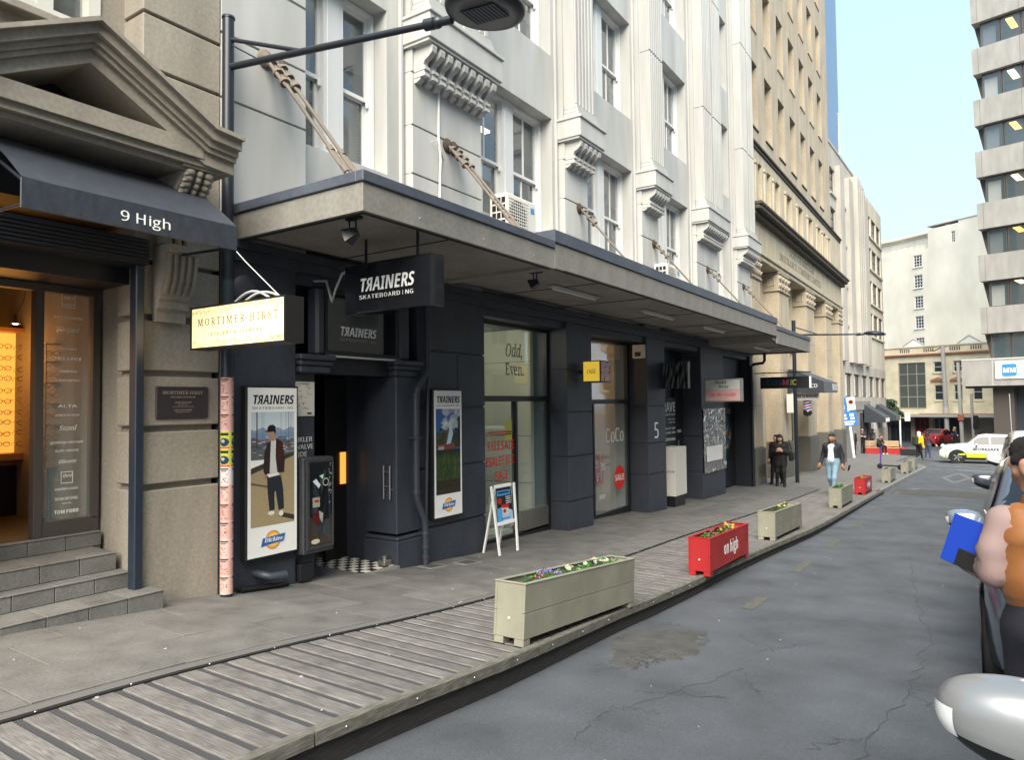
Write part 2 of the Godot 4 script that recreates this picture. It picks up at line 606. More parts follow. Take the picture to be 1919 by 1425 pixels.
func materials():
	ntex("fine", 0.06, 0.86, 1.0)
	ntex("grit", 0.35, 0.45, 1.0, 2, FastNoiseLite.TYPE_SIMPLEX, 0.62)
	ntex("agg", 0.16, 0.62, 1.0, 2, FastNoiseLite.TYPE_CELLULAR, 0.7)
	ntex("mott", 0.008, 0.86, 1.0, 5)
	ntex("blot", 0.012, 0.74, 1.0, 5, FastNoiseLite.TYPE_SIMPLEX_SMOOTH, 0.35)
	ntex("bump", 0.09, 0.0, 1.0, 4)
	ntex("wood", 0.02, 0.62, 1.0, 5)
	ntex("wave", 0.01, 0.0, 1.0, 3)
	mat("asphalt", Color(0.185, 0.20, 0.225), 0.7, {"tex": ["agg", 2.6], "detail": ["blot", 0.16], "bump": ["grit", 0.35]})
	mat("asphalt_old", Color(0.215, 0.21, 0.2), 0.9, {"tex": ["grit", 2.2], "detail": ["blot", 0.5], "bump": ["grit", 0.8]})
	mat("crack", Color(0.06, 0.068, 0.066), 0.95)
	mat("gum", Color(0.28, 0.28, 0.28), 0.8)
	mat("paver_a", Color(0.205, 0.197, 0.186), 0.72, {"tex": ["fine", 0.9], "detail": ["blot", 0.35], "bump": ["bump", 0.12]})
	mat("paver_b", Color(0.222, 0.214, 0.202), 0.72, {"tex": ["fine", 0.9], "detail": ["blot", 0.35], "bump": ["bump", 0.12]})
	mat("paver_c", Color(0.185, 0.178, 0.170), 0.75, {"tex": ["fine", 0.9], "detail": ["blot", 0.35], "bump": ["bump", 0.12]})
	mat("joint", Color(0.12, 0.115, 0.11), 0.9)
	mat("strip", Color(0.012, 0.012, 0.013), 0.6)
	for i in 4:
		var k: float = [1.0, 0.9, 1.08, 0.96][i]
		mat("plank%d" % i, Color(0.31, 0.29, 0.275) * k, 0.7, {"tex": ["wood", Vector3(0.5, 3, 9)], "detail": ["blot", 0.5], "bump": ["wood", 0.08]})
	mat("grip", Color(0.115, 0.115, 0.125), 0.95, {"tex": ["grit", 3.0]})
	mat("edge_timber", Color(0.27, 0.255, 0.215), 0.75, {"tex": ["wood", Vector3(9, 5, 0.6)], "detail": ["blot", 0.9], "bump": ["wood", 0.2]})
	mat("fascia", Color(0.035, 0.033, 0.032), 0.8, {"tex": ["wood", Vector3(6, 4, 0.5)]})
	mat("concrete", Color(0.30, 0.29, 0.275), 0.85, {"tex": ["fine", 0.8], "detail": ["blot", 0.3], "bump": ["bump", 0.2]})
	mat("road_white", Color(0.52, 0.53, 0.53), 0.7, {"tex": ["grit", 1.5], "detail": ["blot", 1.5]})
	mat("road_yellow", Color(0.29, 0.285, 0.24), 0.8, {"tex": ["grit", 1.5], "detail": ["blot", 1.8]})
	mat("earth", Color(0.09, 0.085, 0.08), 0.95)
	mat("stone_beige", Color(0.40, 0.355, 0.29), 0.85, {"tex": ["fine", 0.7], "detail": ["mott", Vector3(0.5, 0.12, 0.5)], "bump": ["bump", 0.04]})
	mat("groove", Color(0.14, 0.125, 0.105), 0.9)
	mat("white_paint", Color(0.52, 0.515, 0.49), 0.6, {"detail": ["mott", Vector3(0.35, 0.06, 0.35)], "bump": ["bump", 0.02, 0.5]})
	mat("white_trim", Color(0.66, 0.66, 0.65), 0.4)
	mat("white_groove", Color(0.34, 0.335, 0.32), 0.8)
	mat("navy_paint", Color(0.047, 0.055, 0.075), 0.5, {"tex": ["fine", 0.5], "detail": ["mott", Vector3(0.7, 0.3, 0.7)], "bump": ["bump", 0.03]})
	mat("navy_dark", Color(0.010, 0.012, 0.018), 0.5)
	mat("black_frame", Color(0.012, 0.012, 0.014), 0.4)
	mat("post_blue", Color(0.018, 0.026, 0.040), 0.35)
	mat("canopy_cap", Color(0.10, 0.115, 0.15), 0.45, {"tex": ["fine", 0.5], "detail": ["mott", 0.4]})
	mat("canopy_fascia", Color(0.30, 0.285, 0.255), 0.55, {"tex": ["fine", 0.5], "detail": ["mott", Vector3(0.5, 0.3, 0.5)]})
	mat("soffit", Color(0.42, 0.385, 0.35), 0.7, {"tex": ["fine", 0.4], "detail": ["mott", 0.3]})
	mat("awning_blue", Color(0.040, 0.047, 0.062), 0.5, {"tex": ["fine", 0.7], "detail": ["blot", Vector3(1.6, 0.7, 1.6)], "rim": 0.4})
	mat("sand", Color(0.54, 0.455, 0.335), 0.85, {"tex": ["fine", 0.4], "detail": ["mott", Vector3(0.35, 0.12, 0.35)], "bump": ["bump", 0.2]})
	mat("sand_pale", Color(0.62, 0.53, 0.39), 0.85, {"tex": ["fine", 0.4], "detail": ["mott", Vector3(0.4, 0.15, 0.4)], "bump": ["bump", 0.2]})
	mat("sand_stain", Color(0.19, 0.165, 0.13), 0.9, {"tex": ["grit", 0.6], "detail": ["blot", 0.8]})
	mat("deco", Color(0.48, 0.445, 0.395), 0.8, {"detail": ["mott", Vector3(0.15, 0.06, 0.15)]})
	mat("deco_cream", Color(0.62, 0.57, 0.47), 0.8, {"detail": ["mott", Vector3(0.15, 0.06, 0.15)]})
	mat("cream", Color(0.80, 0.77, 0.68), 0.8, {"detail": ["mott", Vector3(0.1, 0.04, 0.1)]})
	mat("cream_warm", Color(0.85, 0.78, 0.60), 0.8, {"detail": ["mott", 0.2]})
	mat("terracotta", Color(0.38, 0.17, 0.10), 0.8)
	mat("aggregate", Color(0.70, 0.68, 0.64), 0.9, {"tex": ["grit", 0.5], "detail": ["mott", Vector3(0.4, 0.1, 0.4)], "bump": ["grit", 0.8]})
	mat("dark_brown", Color(0.06, 0.05, 0.045), 0.6)
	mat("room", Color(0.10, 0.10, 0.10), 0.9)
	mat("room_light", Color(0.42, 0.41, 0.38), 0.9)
	mat("room_green", Color(0.50, 0.53, 0.40), 0.85)
	mat("blind", Color(0.55, 0.54, 0.50), 0.6)
	mat("curtain", Color(0.32, 0.31, 0.28), 0.9)
	mat("steel", Color(0.55, 0.55, 0.56), 0.3, {"metal": 0.9})
	mat("brushed", Color(0.32, 0.30, 0.27), 0.4, {"metal": 0.8})
	mat("black", Color(0.010, 0.010, 0.011), 0.45)
	mat("black_gloss", Color(0.010, 0.011, 0.014), 0.12, {"coat": 0.6})
	mat("rubber", Color(0.018, 0.018, 0.018), 0.85)
	mat("white", Color(0.78, 0.78, 0.76), 0.5)
	mat("off_white", Color(0.62, 0.60, 0.55), 0.6)
	mat("letter_white", Color(0.80, 0.80, 0.78), 0.5)
	mat("letter_grey", Color(0.30, 0.30, 0.30), 0.6)
	mat("letter_black", Color(0.012, 0.012, 0.012), 0.5)
	mat("letter_red", Color(0.70, 0.035, 0.025), 0.5)
	mat("letter_gold", Color(0.30, 0.24, 0.19), 0.5)
	mat("red_paint", Color(0.42, 0.016, 0.018), 0.45, {"detail": ["mott", 0.5], "world": false})
	mat("planter_green", Color(0.30, 0.29, 0.225), 0.5, {"detail": ["mott", 0.5], "world": false})
	mat("soil", Color(0.03, 0.022, 0.016), 0.95)
	mat("leaf", Color(0.06, 0.17, 0.035), 0.5, {"vc": true})
	mat("petal", Color(1, 1, 1), 0.6, {"vc": true})
	mat("rope", Color(0.36, 0.30, 0.24), 0.8, {"tex": ["grit", 4.0]})
	mat("rusty", Color(0.13, 0.085, 0.06), 0.85, {"tex": ["grit", 4.0]})
	mat("lamp_black", Color(0.014, 0.018, 0.026), 0.35)
	mat("cable_grey", Color(0.45, 0.45, 0.44), 0.6)
	mat("tube_grey", Color(0.30, 0.29, 0.27), 0.35)
	glass("shop_glass", Color(0.75, 0.85, 0.85), 0.10)
	glass("window_glass", Color(0.6, 0.7, 0.75), 0.07)
	glass("lens", Color(0.8, 0.8, 0.8), 0.2, 0.05)
	mat("far_glass", Color(0.035, 0.045, 0.055), 0.08, {"coat": 0.5})
	mat("tower_glass", Color(0.10, 0.17, 0.27), 0.06, {"coat": 0.8, "metal": 0.4})
	mat("body_skin", Color(1, 1, 1), 0.75, {"vc": true})

# ---------------------------------------------------------------- the ground
const EX := [-2.83, -2.80, -2.79, -2.86, -2.92, -2.91, -2.68, -2.56, -2.40, -2.20, -2.20]
const ES := [-2.0, 2.8, 3.75, 5.0, 6.4, 9.3, 14.0, 22.5, 32.4, 38.4, 60.0]
func ex(s: float) -> float:
	for i in range(1, ES.size()):
		if s <= ES[i]:
			return lerpf(EX[i - 1], EX[i], clampf((s - ES[i - 1]) / (ES[i] - ES[i - 1]), 0, 1))
	return EX[-1]

func sheet(x0: float, x1: float, s0: float, s1: float, n: int, y: Callable) -> B:
	var b := B.new()
	var a := []
	var e := []
	for i in n + 1:
		var s := lerpf(s0, s1, float(i) / n)
		a.append(pt(x0, y.call(s), s)); e.append(pt(x1, y.call(s), s))
	for i in n:
		b.quad(a[i], e[i], e[i + 1], a[i + 1])
	return b

func ribbon(b: B, pts: Array, w: float, lift: float):
	for i in pts.size() - 1:
		var d: Vector2 = (pts[i + 1] - pts[i]).normalized()
		var q := Vector2(-d.y, d.x) * w * (1.0 if w > 0.05 else rng.randf_range(0.5, 1.2)) / 2
		var y0: float = ry(pts[i].y) + lift
		var y1: float = ry(pts[i + 1].y) + lift
		b.quad(pt(pts[i].x + q.x, y0, pts[i].y + q.y), pt(pts[i].x - q.x, y0, pts[i].y - q.y), pt(pts[i + 1].x - q.x, y1, pts[i + 1].y - q.y), pt(pts[i + 1].x + q.x, y1, pts[i + 1].y + q.y))

func wander(a: Vector2, b: Vector2, n: int, r: float) -> Array:
	var p := [a]
	for i in range(1, n):
		p.append(a.lerp(b, float(i) / n) + Vector2(rng.randf_range(-r, r), rng.randf_range(-r, r)))
	p.append(b)
	return p

func setting_ground():
	setting("ground", sheet(-220, 220, -60, 320, 60, func(s): return ry(s) - 0.6), M.earth)
	var b := sheet(-3.1, 2.6, -8, 41, 98, func(s): return ry(s))
	var b2 := sheet(-60, 60, 41, 80, 40, func(s): return ry(s) - 0.002)
	b.v.append_array(b2.v); b.n.append_array(b2.n); b.u.append_array(b2.u); b.c.append_array(b2.c)
	var road := setting("road", b, M.asphalt)
	# the footpath: base, then pavers
	b = sheet(-7.9, -4.14, -3, 24, 60, func(s): return gy(s) - 0.006)
	var path := setting("footpath", b, M.joint)
	var pm := B.new()
	pm.cbox(Vector3(-0.296, -0.03, -0.442), Vector3(0.296, 0, 0.442), 0.002)
	var paver := pm.mesh()
	for r in 3:
		for i in 34:
			var s := 0.2 + i * 0.89 + (0.44 if r % 2 else 0.0) + r * 0.1
			if s > 23.4: continue
			var m: Material = M[["paver_a", "paver_b", "paver_c"][rng.randi() % 3]]
			var t := yaw(pt(-5.80 + r * 0.596, gy(s) + rng.randf_range(-0.001, 0.001), s), 0, slope(s))
			inst("paver", paver, m, path, t)
	pm = B.new()
	for i in 28:     # a course of cut pavers against the shop fronts, and the recesses
		var s := 0.4 + i * 0.86
		pm.xf = yaw(pt(-6.1, gy(s) - 0.004, s), 0, slope(s))
		pm.cbox(Vector3(-1.7, -0.03, -0.425), Vector3(-0.004, 0.002, 0.425), 0.004)
	stuff(obj("cut_paver", pm, M.paver_c, path))
	# the joint strip with its screws
	b = B.new()
	var sc := B.new()
	for i in 48:
		var s := -1.0 + i * 0.5
		var x := -4.165 - 0.1 * smoothstep(5, 9, s) + 0.1 * smoothstep(13, 22, s)
		var x1 := -4.165 - 0.1 * smoothstep(5, 9, s + 0.5) + 0.1 * smoothstep(13, 22, s + 0.5)
		b.hexa([pt(x - 0.018, gy(s) - 0.02, s), pt(x + 0.018, gy(s) - 0.02, s), pt(x1 + 0.018, gy(s + 0.5) - 0.02, s + 0.5), pt(x1 - 0.018, gy(s + 0.5) - 0.02, s + 0.5),
			pt(x - 0.018, gy(s) + 0.007, s), pt(x + 0.018, gy(s) + 0.007, s), pt(x1 + 0.018, gy(s + 0.5) + 0.007, s + 0.5), pt(x1 - 0.018, gy(s + 0.5) + 0.007, s + 0.5)])
		sc.lathe([[0.007, 0.005], [0.007, 0.009], [0.004, 0.0105]], pt(x, gy(s + 0.2), s + 0.2), Vector3.UP, 8)
	var strip := setting("joint_strip", b, M.strip)
	stuff(obj("screw", sc, M.steel, strip))
	# the timber deck built out over the parking lane
	b = B.new()
	for i in 52:
		var s := -2.0 + i * 0.5
		var s1 := s + 0.5
		b.hexa([pt(-4.2, gy(s) - 0.3, s), pt(ex(s) - 0.03, gy(s) - 0.3, s), pt(ex(s1) - 0.03, gy(s1) - 0.3, s1), pt(-4.2, gy(s1) - 0.3, s1),
			pt(-4.2, gy(s) - 0.022, s), pt(ex(s) - 0.03, gy(s) - 0.03, s), pt(ex(s1) - 0.03, gy(s1) - 0.03, s1), pt(-4.2, gy(s1) - 0.022, s1)])
	var deck := setting("boardwalk", b, M.fascia)
	pm = B.new()
	pm.cbox(Vector3(0, -0.025, -0.060), Vector3(1, 0, 0.060), 0.004)
	var plank := pm.mesh()
	b = B.new()
	for i in 150:
		var s := -1.5 + i * 0.168
		var x0 := -4.142 - 0.1 * smoothstep(5, 9, s) + 0.1 * smoothstep(13, 22, s)
		var t := Transform3D(Basis(Vector3.RIGHT, slope(s)).scaled(Vector3(1, 1, 1)) * Basis.from_scale(Vector3(ex(s) - 0.07 - x0, 1, 1)), pt(x0, gy(s) + rng.randf_range(-0.0015, 0.0015), s))
		inst("plank", plank, M["plank%d" % (rng.randi() % 4)], deck, t)
		b.xf = yaw(pt(x0, gy(s + 0.084) - 0.007, s + 0.084), 0, slope(s))
		b.box(Vector3(0, -0.01, -0.020), Vector3(ex(s) - 0.07 - x0, 0, 0.020))
	stuff(obj("grip_strip", b, M.grip, deck))
	sc = B.new()
	for i in 12:
		b = B.new()
		var rings := []
		for j in 5:
			var s := -2.0 + (i + j * 0.2485) * 2.2
			var x := ex(s)
			var w := 0.004 * sin(s * 7.0)
			var p := [[-0.062, -0.06], [-0.062, 0.006], [-0.054, 0.012], [-0.008, 0.011 + w], [0.0, 0.003], [0.0, -0.066]]
			var ring := PackedVector3Array()
			for q in p: ring.append(pt(x + q[0], gy(s) + q[1], s))
			rings.append(ring)
		b.loft(rings, true, true, false)
		obj("edge_timber", b, M.edge_timber, deck)
		for j in 4:
			var s := -1.8 + (i + j * 0.25) * 2.2
			sc.lathe([[0.007, 0], [0.007, 0.004], [0.004, 0.005]], pt(ex(s), gy(s) - 0.03, s), Vector3.RIGHT, 8)
	stuff(obj("bolt", sc, M.steel, deck))
	# further on: plain footpath, kerb and the small square at the corner
	b = B.new()
	for i in 60:
		var s := 23.7 + i * 0.7
		var s1 := s + 0.7
		var o := func(q): return ex(q) - 1.6 * pow(clampf((q - 38.5) / 5.0, 0, 1), 2.0) - 0.14
		b.hexa([pt(-9.5, gy(s) - 0.4, s), pt(o.call(s), gy(s) - 0.4, s), pt(o.call(s1), gy(s1) - 0.4, s1), pt(-9.5, gy(s1) - 0.4, s1),
			pt(-9.5, gy(s), s), pt(o.call(s), gy(s), s), pt(o.call(s1), gy(s1), s1), pt(-9.5, gy(s1), s1)])
	setting("pavement", b, M.paver_b)
	b = B.new()
	for i in 32:
		var s := 24.4 + i * 0.6
		var s1 := s + 0.59
		var o := func(q): return ex(q) - 1.6 * pow(clampf((q - 38.5) / 5.0, 0, 1), 2.0)
		b.hexa([pt(o.call(s) - 0.14, gy(s) - 0.3, s), pt(o.call(s), gy(s) - 0.3, s), pt(o.call(s1), gy(s1) - 0.3, s1), pt(o.call(s1) - 0.14, gy(s1) - 0.3, s1),
			pt(o.call(s) - 0.14, gy(s) + 0.004, s), pt(o.call(s) - 0.02, gy(s) + 0.004, s), pt(o.call(s1) - 0.02, gy(s1) + 0.004, s1), pt(o.call(s1) - 0.14, gy(s1) + 0.004, s1)])
	setting("kerb", b, M.concrete)
	b = B.new()
	for i in 44:
		var s := -8.0 + i * 1.0
		b.hexa([pt(2.5, ry(s) - 0.2, s), pt(6.0, ry(s) - 0.2, s), pt(6.0, ry(s + 1) - 0.2, s + 1), pt(2.5, ry(s + 1) - 0.2, s + 1), pt(2.5, ry(s) + 0.13, s), pt(6.0, ry(s) + 0.13, s), pt(6.0, ry(s + 1) + 0.13, s + 1), pt(2.5, ry(s + 1) + 0.13, s + 1)])
	setting("pavement", b, M.paver_c)
	# cracks, worn patch, gum and paint on the road
	b = B.new()
	for c in [[-0.79, 10.8, -0.47, 7.85], [-0.47, 7.85, -0.51, 6.05], [-0.51, 6.05, -0.62, 4.6], [-0.51, 6.05, -0.2, 5.6], [-1.65, 5.75, -2.0, 4.3], [-1.35, 5.2, -1.7, 5.8], [-2.1, 4.7, -1.55, 5.0], [-2.0, 3.6, -2.1, 4.3], [-2.1, 4.3, -1.8, 4.4], [-1.7, 6.4, -1.3, 7.2], [-2.0, 6.9, -1.6, 6.5], [-2.7, 6.9, -2.2, 6.6], [-2.2, 6.6, -2.15, 5.9], [-2.6, 4.9, -2.3, 5.4], [-1.0, 13, -0.79, 10.8], [-0.9, 4.4, -0.6, 5.0], [-0.62, 4.6, -0.75, 3.4]]:
		ribbon(b, wander(Vector2(c[0], c[1]), Vector2(c[2], c[3]), 14, 0.05), 0.006, 0.004)
	stuff(obj("crack", b, M.crack, road))
	b = B.new()
	var ns := FastNoiseLite.new()
	ns.frequency = 2.2
	ns.seed = 3
	for i in 30:
		for j in 40:
			var q := []
			for k in [[0, 0], [1, 0], [1, 1], [0, 1]]:
				var x: float = -2.86 + (i + k[0]) * 0.026
				var s: float = 5.1 + (j + k[1]) * 0.05
				var f := 1.0 - Vector2((x + 2.5) / 0.38, (s - 6.0) / 0.85).length() + ns.get_noise_2d(x, s) * 0.55
				q.append(pt(x, ry(s) + clampf(f, -0.3, 0.4) * 0.03 + (ns.get_noise_2d(x * 6, s * 6) * 0.008 if f > 0 else 0.0) - 0.002, s))
			b.quad(q[0], q[1], q[2], q[3])
	stuff(obj("worn_patch", b, M.asphalt_old, road))
	b = B.new()
	for i in 170:
		var a := rng.randf() * TAU
		var r := sqrt(rng.randf())
		var p := pt(-2.36 + cos(a) * r * 0.16, 0, 5.62 + sin(a) * r * 0.42)
		p.y = ry(-p.z) + 0.006
		var k := rng.randf_range(0.003, 0.010)
		b.ball(p, Vector3(k, k * 0.6, k), 5, 3)
	stuff(obj("loose_gravel", b, M.asphalt_old, road))
	b = B.new()
	for i in 45:
		var s := rng.randf_range(2.0, 22.0)
		var x := rng.randf_range(-2.6, 0.2)
		var k := rng.randf_range(0.004, 0.011)
		b.lathe([[k, 0.0], [k * 0.9, 0.004], [0.001, 0.005]], pt(x, ry(s), s), Vector3.UP, 7)
	for i in 60:
		var s := rng.randf_range(1.5, 20.0)
		var k := rng.randf_range(0.005, 0.014)
		b.lathe([[k, 0.0], [k * 0.9, 0.004], [0.001, 0.005]], pt(rng.randf_range(-6.0, -3.0), gy(s), s), Vector3.UP, 7)
	stuff(obj("chewing_gum", b, M.gum, road))
	for c in [[11.0, 0.5], [13.6, 0.55], [16.6, 0.5], [20.2, 0.6], [24.8, 0.6], [8.4, 0.35]]:
		b = B.new()
		ribbon(b, [Vector2(-2.25, c[0] - c[1]), Vector2(-2.25, c[0]), Vector2(-2.24, c[0] + c[1])], 0.13, 0.005)
		setting("road_marking", b, M.road_yellow)
	b = B.new()
	var dm := [Vector2(-0.89, 30.9), Vector2(-0.44, 34.0), Vector2(-0.86, 37.0), Vector2(-1.33, 33.6)]
	for i in 4:
		ribbon(b, [dm[i], dm[(i + 1) % 4]], 0.13, 0.005)
	setting("road_marking", b, M.road_white)
	for c in [[-3.1, 42.6, -2.4, 42.4, 0.3], [-2.4, 39.4, -1.7, 39.3, 0.25], [-2.0, 42.0, -0.9, 41.6, 0.4], [-1.0, 44.0, 0.3, 43.6, 0.5], [-0.33, 28.8, 0.0, 28.9, 0.25], [-2.0, 26.8, -1.8, 26.6, 0.3], [-1.0, 39.6, 0.8, 39.2, 0.4], [-4.5, 44.2, -3.6, 43.9, 0.4]]:
		b = B.new()
		ribbon(b, [Vector2(c[0], c[1]), Vector2(c[2], c[3])], c[4], 0.02 if c[1] > 40 else 0.006)
		setting("road_marking", b, M.road_white)
	b = sheet(-2.4, 2.4, 24.4, 26.6, 4, func(s): return ry(s) + 0.004)
	setting("road_repair_strip", b, M.asphalt_old)
# ---------------------------------------------------------------- the stone building with the optician's shop
func stone_building():
	var t := thing("stone_building", "grey beige stone building with a pediment over its shop door and steps", "building", pt(FX, gy(2.5), 2.5))
	var b := bx(-10.5, -6.42, 3.42, 9.0, -4.0, 1.95)
	add(b, -10.5, -6.42, 3.42, 9.0, 3.06, 4.02)
	add(b, -10.5, -6.42, 3.42, 5.02, 1.95, 3.06)
	add(b, -10.5, -6.42, 7.4, 9.0, 1.95, 3.06)
	add(b, -10.5, -6.92, -0.2, 3.42, 3.32, 4.02)
	add(b, -10.5, -6.92, -0.2, 3.42, -4.0, 1.66)
	obj("wall", b, M.stone_beige, t)
	# rusticated piers: blocks with sunk joints
	var cuts := [-0.2, 1.03, 1.545, 2.04, 2.54, 3.04, 3.54, 4.04, 4.785, 5.285, 5.98, 6.7, 7.5, 8.4, 9.0]
	obj("pier_core", bx(-6.95, -6.16, -0.2, 9.0, 3.34, 4.0), M.stone_beige, t)
	obj("pier_core", bx(-6.95, -6.16, -0.2, 9.0, 0.97, 1.64), M.stone_beige, t)
	for side in [[3.28, 4.04], [0.95, 1.69]]:
		for i in cuts.size() - 1:
			var g := 0.028 if cuts[i + 1] < 3.2 else 0.014
			obj("stone_block", bx(-6.5, -6.1, cuts[i] + (0.0 if i == 0 else g), cuts[i + 1] - g, side[0], side[1], 0.008), M.stone_beige, t)
	# window over the pediment
	b = bx(-6.56, -6.40, 5.02, 5.10, 1.95, 3.06)
	add(b, -6.56, -6.40, 7.32, 7.4, 1.95, 3.06)
	for s in [[1.95, 2.06], [2.56, 2.68], [2.96, 3.06]]: add(b, -6.56, -6.40, 5.10, 7.32, s[0], s[1])
	var w := obj("window", b, M.off_white, t)
	obj("pane", bx(-6.53, -6.52, 5.1, 7.32, 2.06, 2.96), M.window_glass, w)
	obj("window_sill", bx(-6.6, -6.3, 4.94, 5.015, 1.85, 3.16, 0.01), M.stone_beige, t)
	obj("room_back", bx(-8.2, -8.1, 4.9, 7.6, 1.7, 3.3), M.room, t)
	# pediment
	var chev := func(a: float, e: float) -> PackedVector2Array:
		return PackedVector2Array([Vector2(1.31, 4.06 - a), Vector2(1.58, 4.08 - a), Vector2(2.5, 4.58 - a), Vector2(3.42, 4.08 - a), Vector2(3.69, 4.06 - a), Vector2(3.69, 4.06 - e), Vector2(3.42, 4.08 - e), Vector2(2.5, 4.58 - e), Vector2(1.58, 4.08 - e), Vector2(1.31, 4.06 - e)])
	var ped := B.new()
	for l in [[0.0, 0.035, -5.20], [0.035, 0.11, -5.25], [0.112, 0.16, -5.30], [0.162, 0.20, -5.33], [0.202, 0.30, -5.37]]:
		ped.prism(chev.call(l[0], l[1]), Vector3(-6.1, 0, 0), Vector3(0, 0, -1), Vector3.UP, Vector3(6.1 + l[2] + (0.06 if l[0] > 0.2 else 0.0) * 0, 0, 0))
	var pd := obj("pediment", ped, M.stone_beige, t)
	b = bx(-6.1, -5.36, 3.82, 3.955, 1.60, 3.40)
	add(b, -6.1, -5.40, 3.765, 3.818, 1.45, 3.57)
	add(b, -6.1, -5.46, 3.72, 3.763, 1.50, 3.52)
	obj("cornice", b, M.stone_beige, pd)
	obj("tympanum", bx(-6.09, -5.95, 3.957, 4.5, 1.7, 3.3), M.navy_dark, pd)
	obj("frieze", bx(-6.9, -6.2, 3.40, 3.72, 1.69, 3.28), M.navy_dark, t)
	# upper scrolled console with leaves
	b = B.new()
	var pr := PackedVector2Array()
	for i in 13:
		var f := i / 12.0
		pr.append(Vector2(0.64 - 0.36 * f * f - 0.05 * sin(f * PI), 3.74 - 0.38 * f))
	pr.append(Vector2(0, 3.36)); pr.append(Vector2(0, 3.74))
	b.prism(pr, pt(-6.1, 0, 3.29), Vector3.RIGHT, Vector3.UP, Vector3(0, 0, -0.27))
	add(b, -6.1, -5.42, 3.741, 3.766, 3.26, 3.60)
	var cn := obj("console", b, M.stone_beige, t)
	b = B.new()
	for i in 8:
		var f := (i + 0.4) / 8.5
		var x := -5.46 - 0.36 * f * f - 0.05 * sin(f * PI)
		for k in [-1, 0, 1]:
			b.ball(pt(x + 0.012, 3.73 - 0.38 * f, 3.425 + k * 0.085), Vector3(0.035, 0.034, 0.045 if k else 0.03), 8, 6)
			if k:
				b.ball(pt(x + 0.0, 3.705 - 0.38 * f, 3.425 + k * 0.115), Vector3(0.03, 0.018, 0.022), 7, 5)
	obj("acanthus_leaf", b, M.stone_beige, cn)
	# lower fluted console
	b = B.new()
	pr = PackedVector2Array([Vector2(0, 3.17), Vector2(0.27, 3.17), Vector2(0.27, 3.11), Vector2(0.22, 3.09), Vector2(0.215, 2.98), Vector2(0.19, 2.86), Vector2(0.14, 2.76), Vector2(0.12, 2.70), Vector2(0.10, 2.69), Vector2(0.10, 2.62), Vector2(0.06, 2.60), Vector2(0.06, 2.50), Vector2(0, 2.50)])
	b.prism(pr, pt(-6.1, 0, 3.38), Vector3.RIGHT, Vector3.UP, Vector3(0, 0, -0.28))
	cn = obj("console", b, M.stone_beige, t)
	for i in 5:
		b = B.new()
		var rb := PackedVector2Array([Vector2(0.20, 3.09), Vector2(0.245, 3.09), Vector2(0.24, 2.98), Vector2(0.215, 2.85), Vector2(0.16, 2.745), Vector2(0.13, 2.745), Vector2(0.16, 2.86)])
		b.prism(rb, pt(-6.1, 0, 3.385 + i * 0.0625), Vector3.RIGHT, Vector3.UP, Vector3(0, 0, -0.026))
		obj("flute_rib", b, M.stone_beige, cn)
	for i in 4:
		b = B.new()
		b.lathe([[0.011, 0.0], [0.009, 0.015]], pt(-5.985, 2.735, 3.427 + i * 0.0625), Vector3.RIGHT, 8)
		obj("drop_bead", b, M.groove, cn)
	b = B.new()      # tall reeded shaft above the console
	for i in 3:
		b.cbox(pt(-6.1, 3.18, 3.41 + i * 0.085), pt(-5.93, 3.42, 3.475 + i * 0.085), 0.02)
	obj("reeded_block", b, M.stone_beige, t)
	# shutter box, guide post, shop front
	b = bx(-6.5, -5.97, 2.98, 3.20, 1.69, 3.28)
	add(b, -6.9, -6.3, 2.84, 2.98, 1.69, 3.28)
	for i in 6: add(b, -5.972, -5.955, 3.0 + i * 0.032, 3.018 + i * 0.032, 1.72, 3.25)
	add(b, -6.302, -6.29, 2.86, 2.95, 1.7, 3.26)
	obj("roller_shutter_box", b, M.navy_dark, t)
	obj("shutter_guide", bx(-6.14, -6.03, 0.15, 2.98, 3.20, 3.275, 0.008), M.post_blue, t)
	b = bx(-6.95, -6.85, 0.60, 2.86, 2.76, 2.83, 0.006)
	add(b, -6.95, -6.85, 2.78, 2.86, 1.69, 3.3)
	add(b, -6.95, -6.86, 0.60, 0.735, 2.83, 3.3)
	add(b, -6.95, -6.85, 0.735, 2.78, 3.24, 3.3)
	add(b, -6.95, -6.85, 0.60, 2.78, 1.66, 1.74)
	var sf := obj("shop_front", b, M.dark_brown, t)
	obj("pane", bx(-6.905, -6.897, 0.735, 2.78, 2.83, 3.24), M.shop_glass, sf)
	var names := [["ANNE &", 563, 0.022, "Droid Serif", 0.09], ["VALENTIN", 576, 0.022, "Droid Serif", 0.11], ["BARTON PERREIRA", 600, 0.022, "Droid Serif", 0.24], ["Chopard", 624, 0.042, "Droid Serif", 0.17], ["lancier", 657, 0.02, "Droid Serif", 0.15], ["FACE A FACE", 676, 0.026, "Droid Sans", 0.22], ["claiborn", 699, 0.024, "Droid Sans", 0.15], ["LINDBERG", 715, 0.018, "Droid Sans", 0.2], ["ALTA", 763, 0.024, "Droid Sans", 0.16], ["OLIVER PEOPLES", 779, 0.017, "Droid Serif", 0.2], ["Sunol", 805, 0.045, "Droid Serif", 0.14], ["prodesign denmark", 829, 0.024, "Droid Sans", 0.27], ["ALAIN LAROCHE", 844, 0.02, "Droid Sans", 0.2], ["Silhouette", 865, 0.033, "Droid Serif", 0.15], ["theo", 891, 0.034, "Droid Serif", 0.075], ["THIERRY LASRY", 914, 0.022, "Droid Sans", 0.2], ["THOM BROWNE.", 932, 0.026, "Droid Sans", 0.2], ["NEW YORK", 939, 0.010, "Droid Sans", 0.075], ["TOM FORD", 956, 0.032, "Droid Sans", 0.2]]
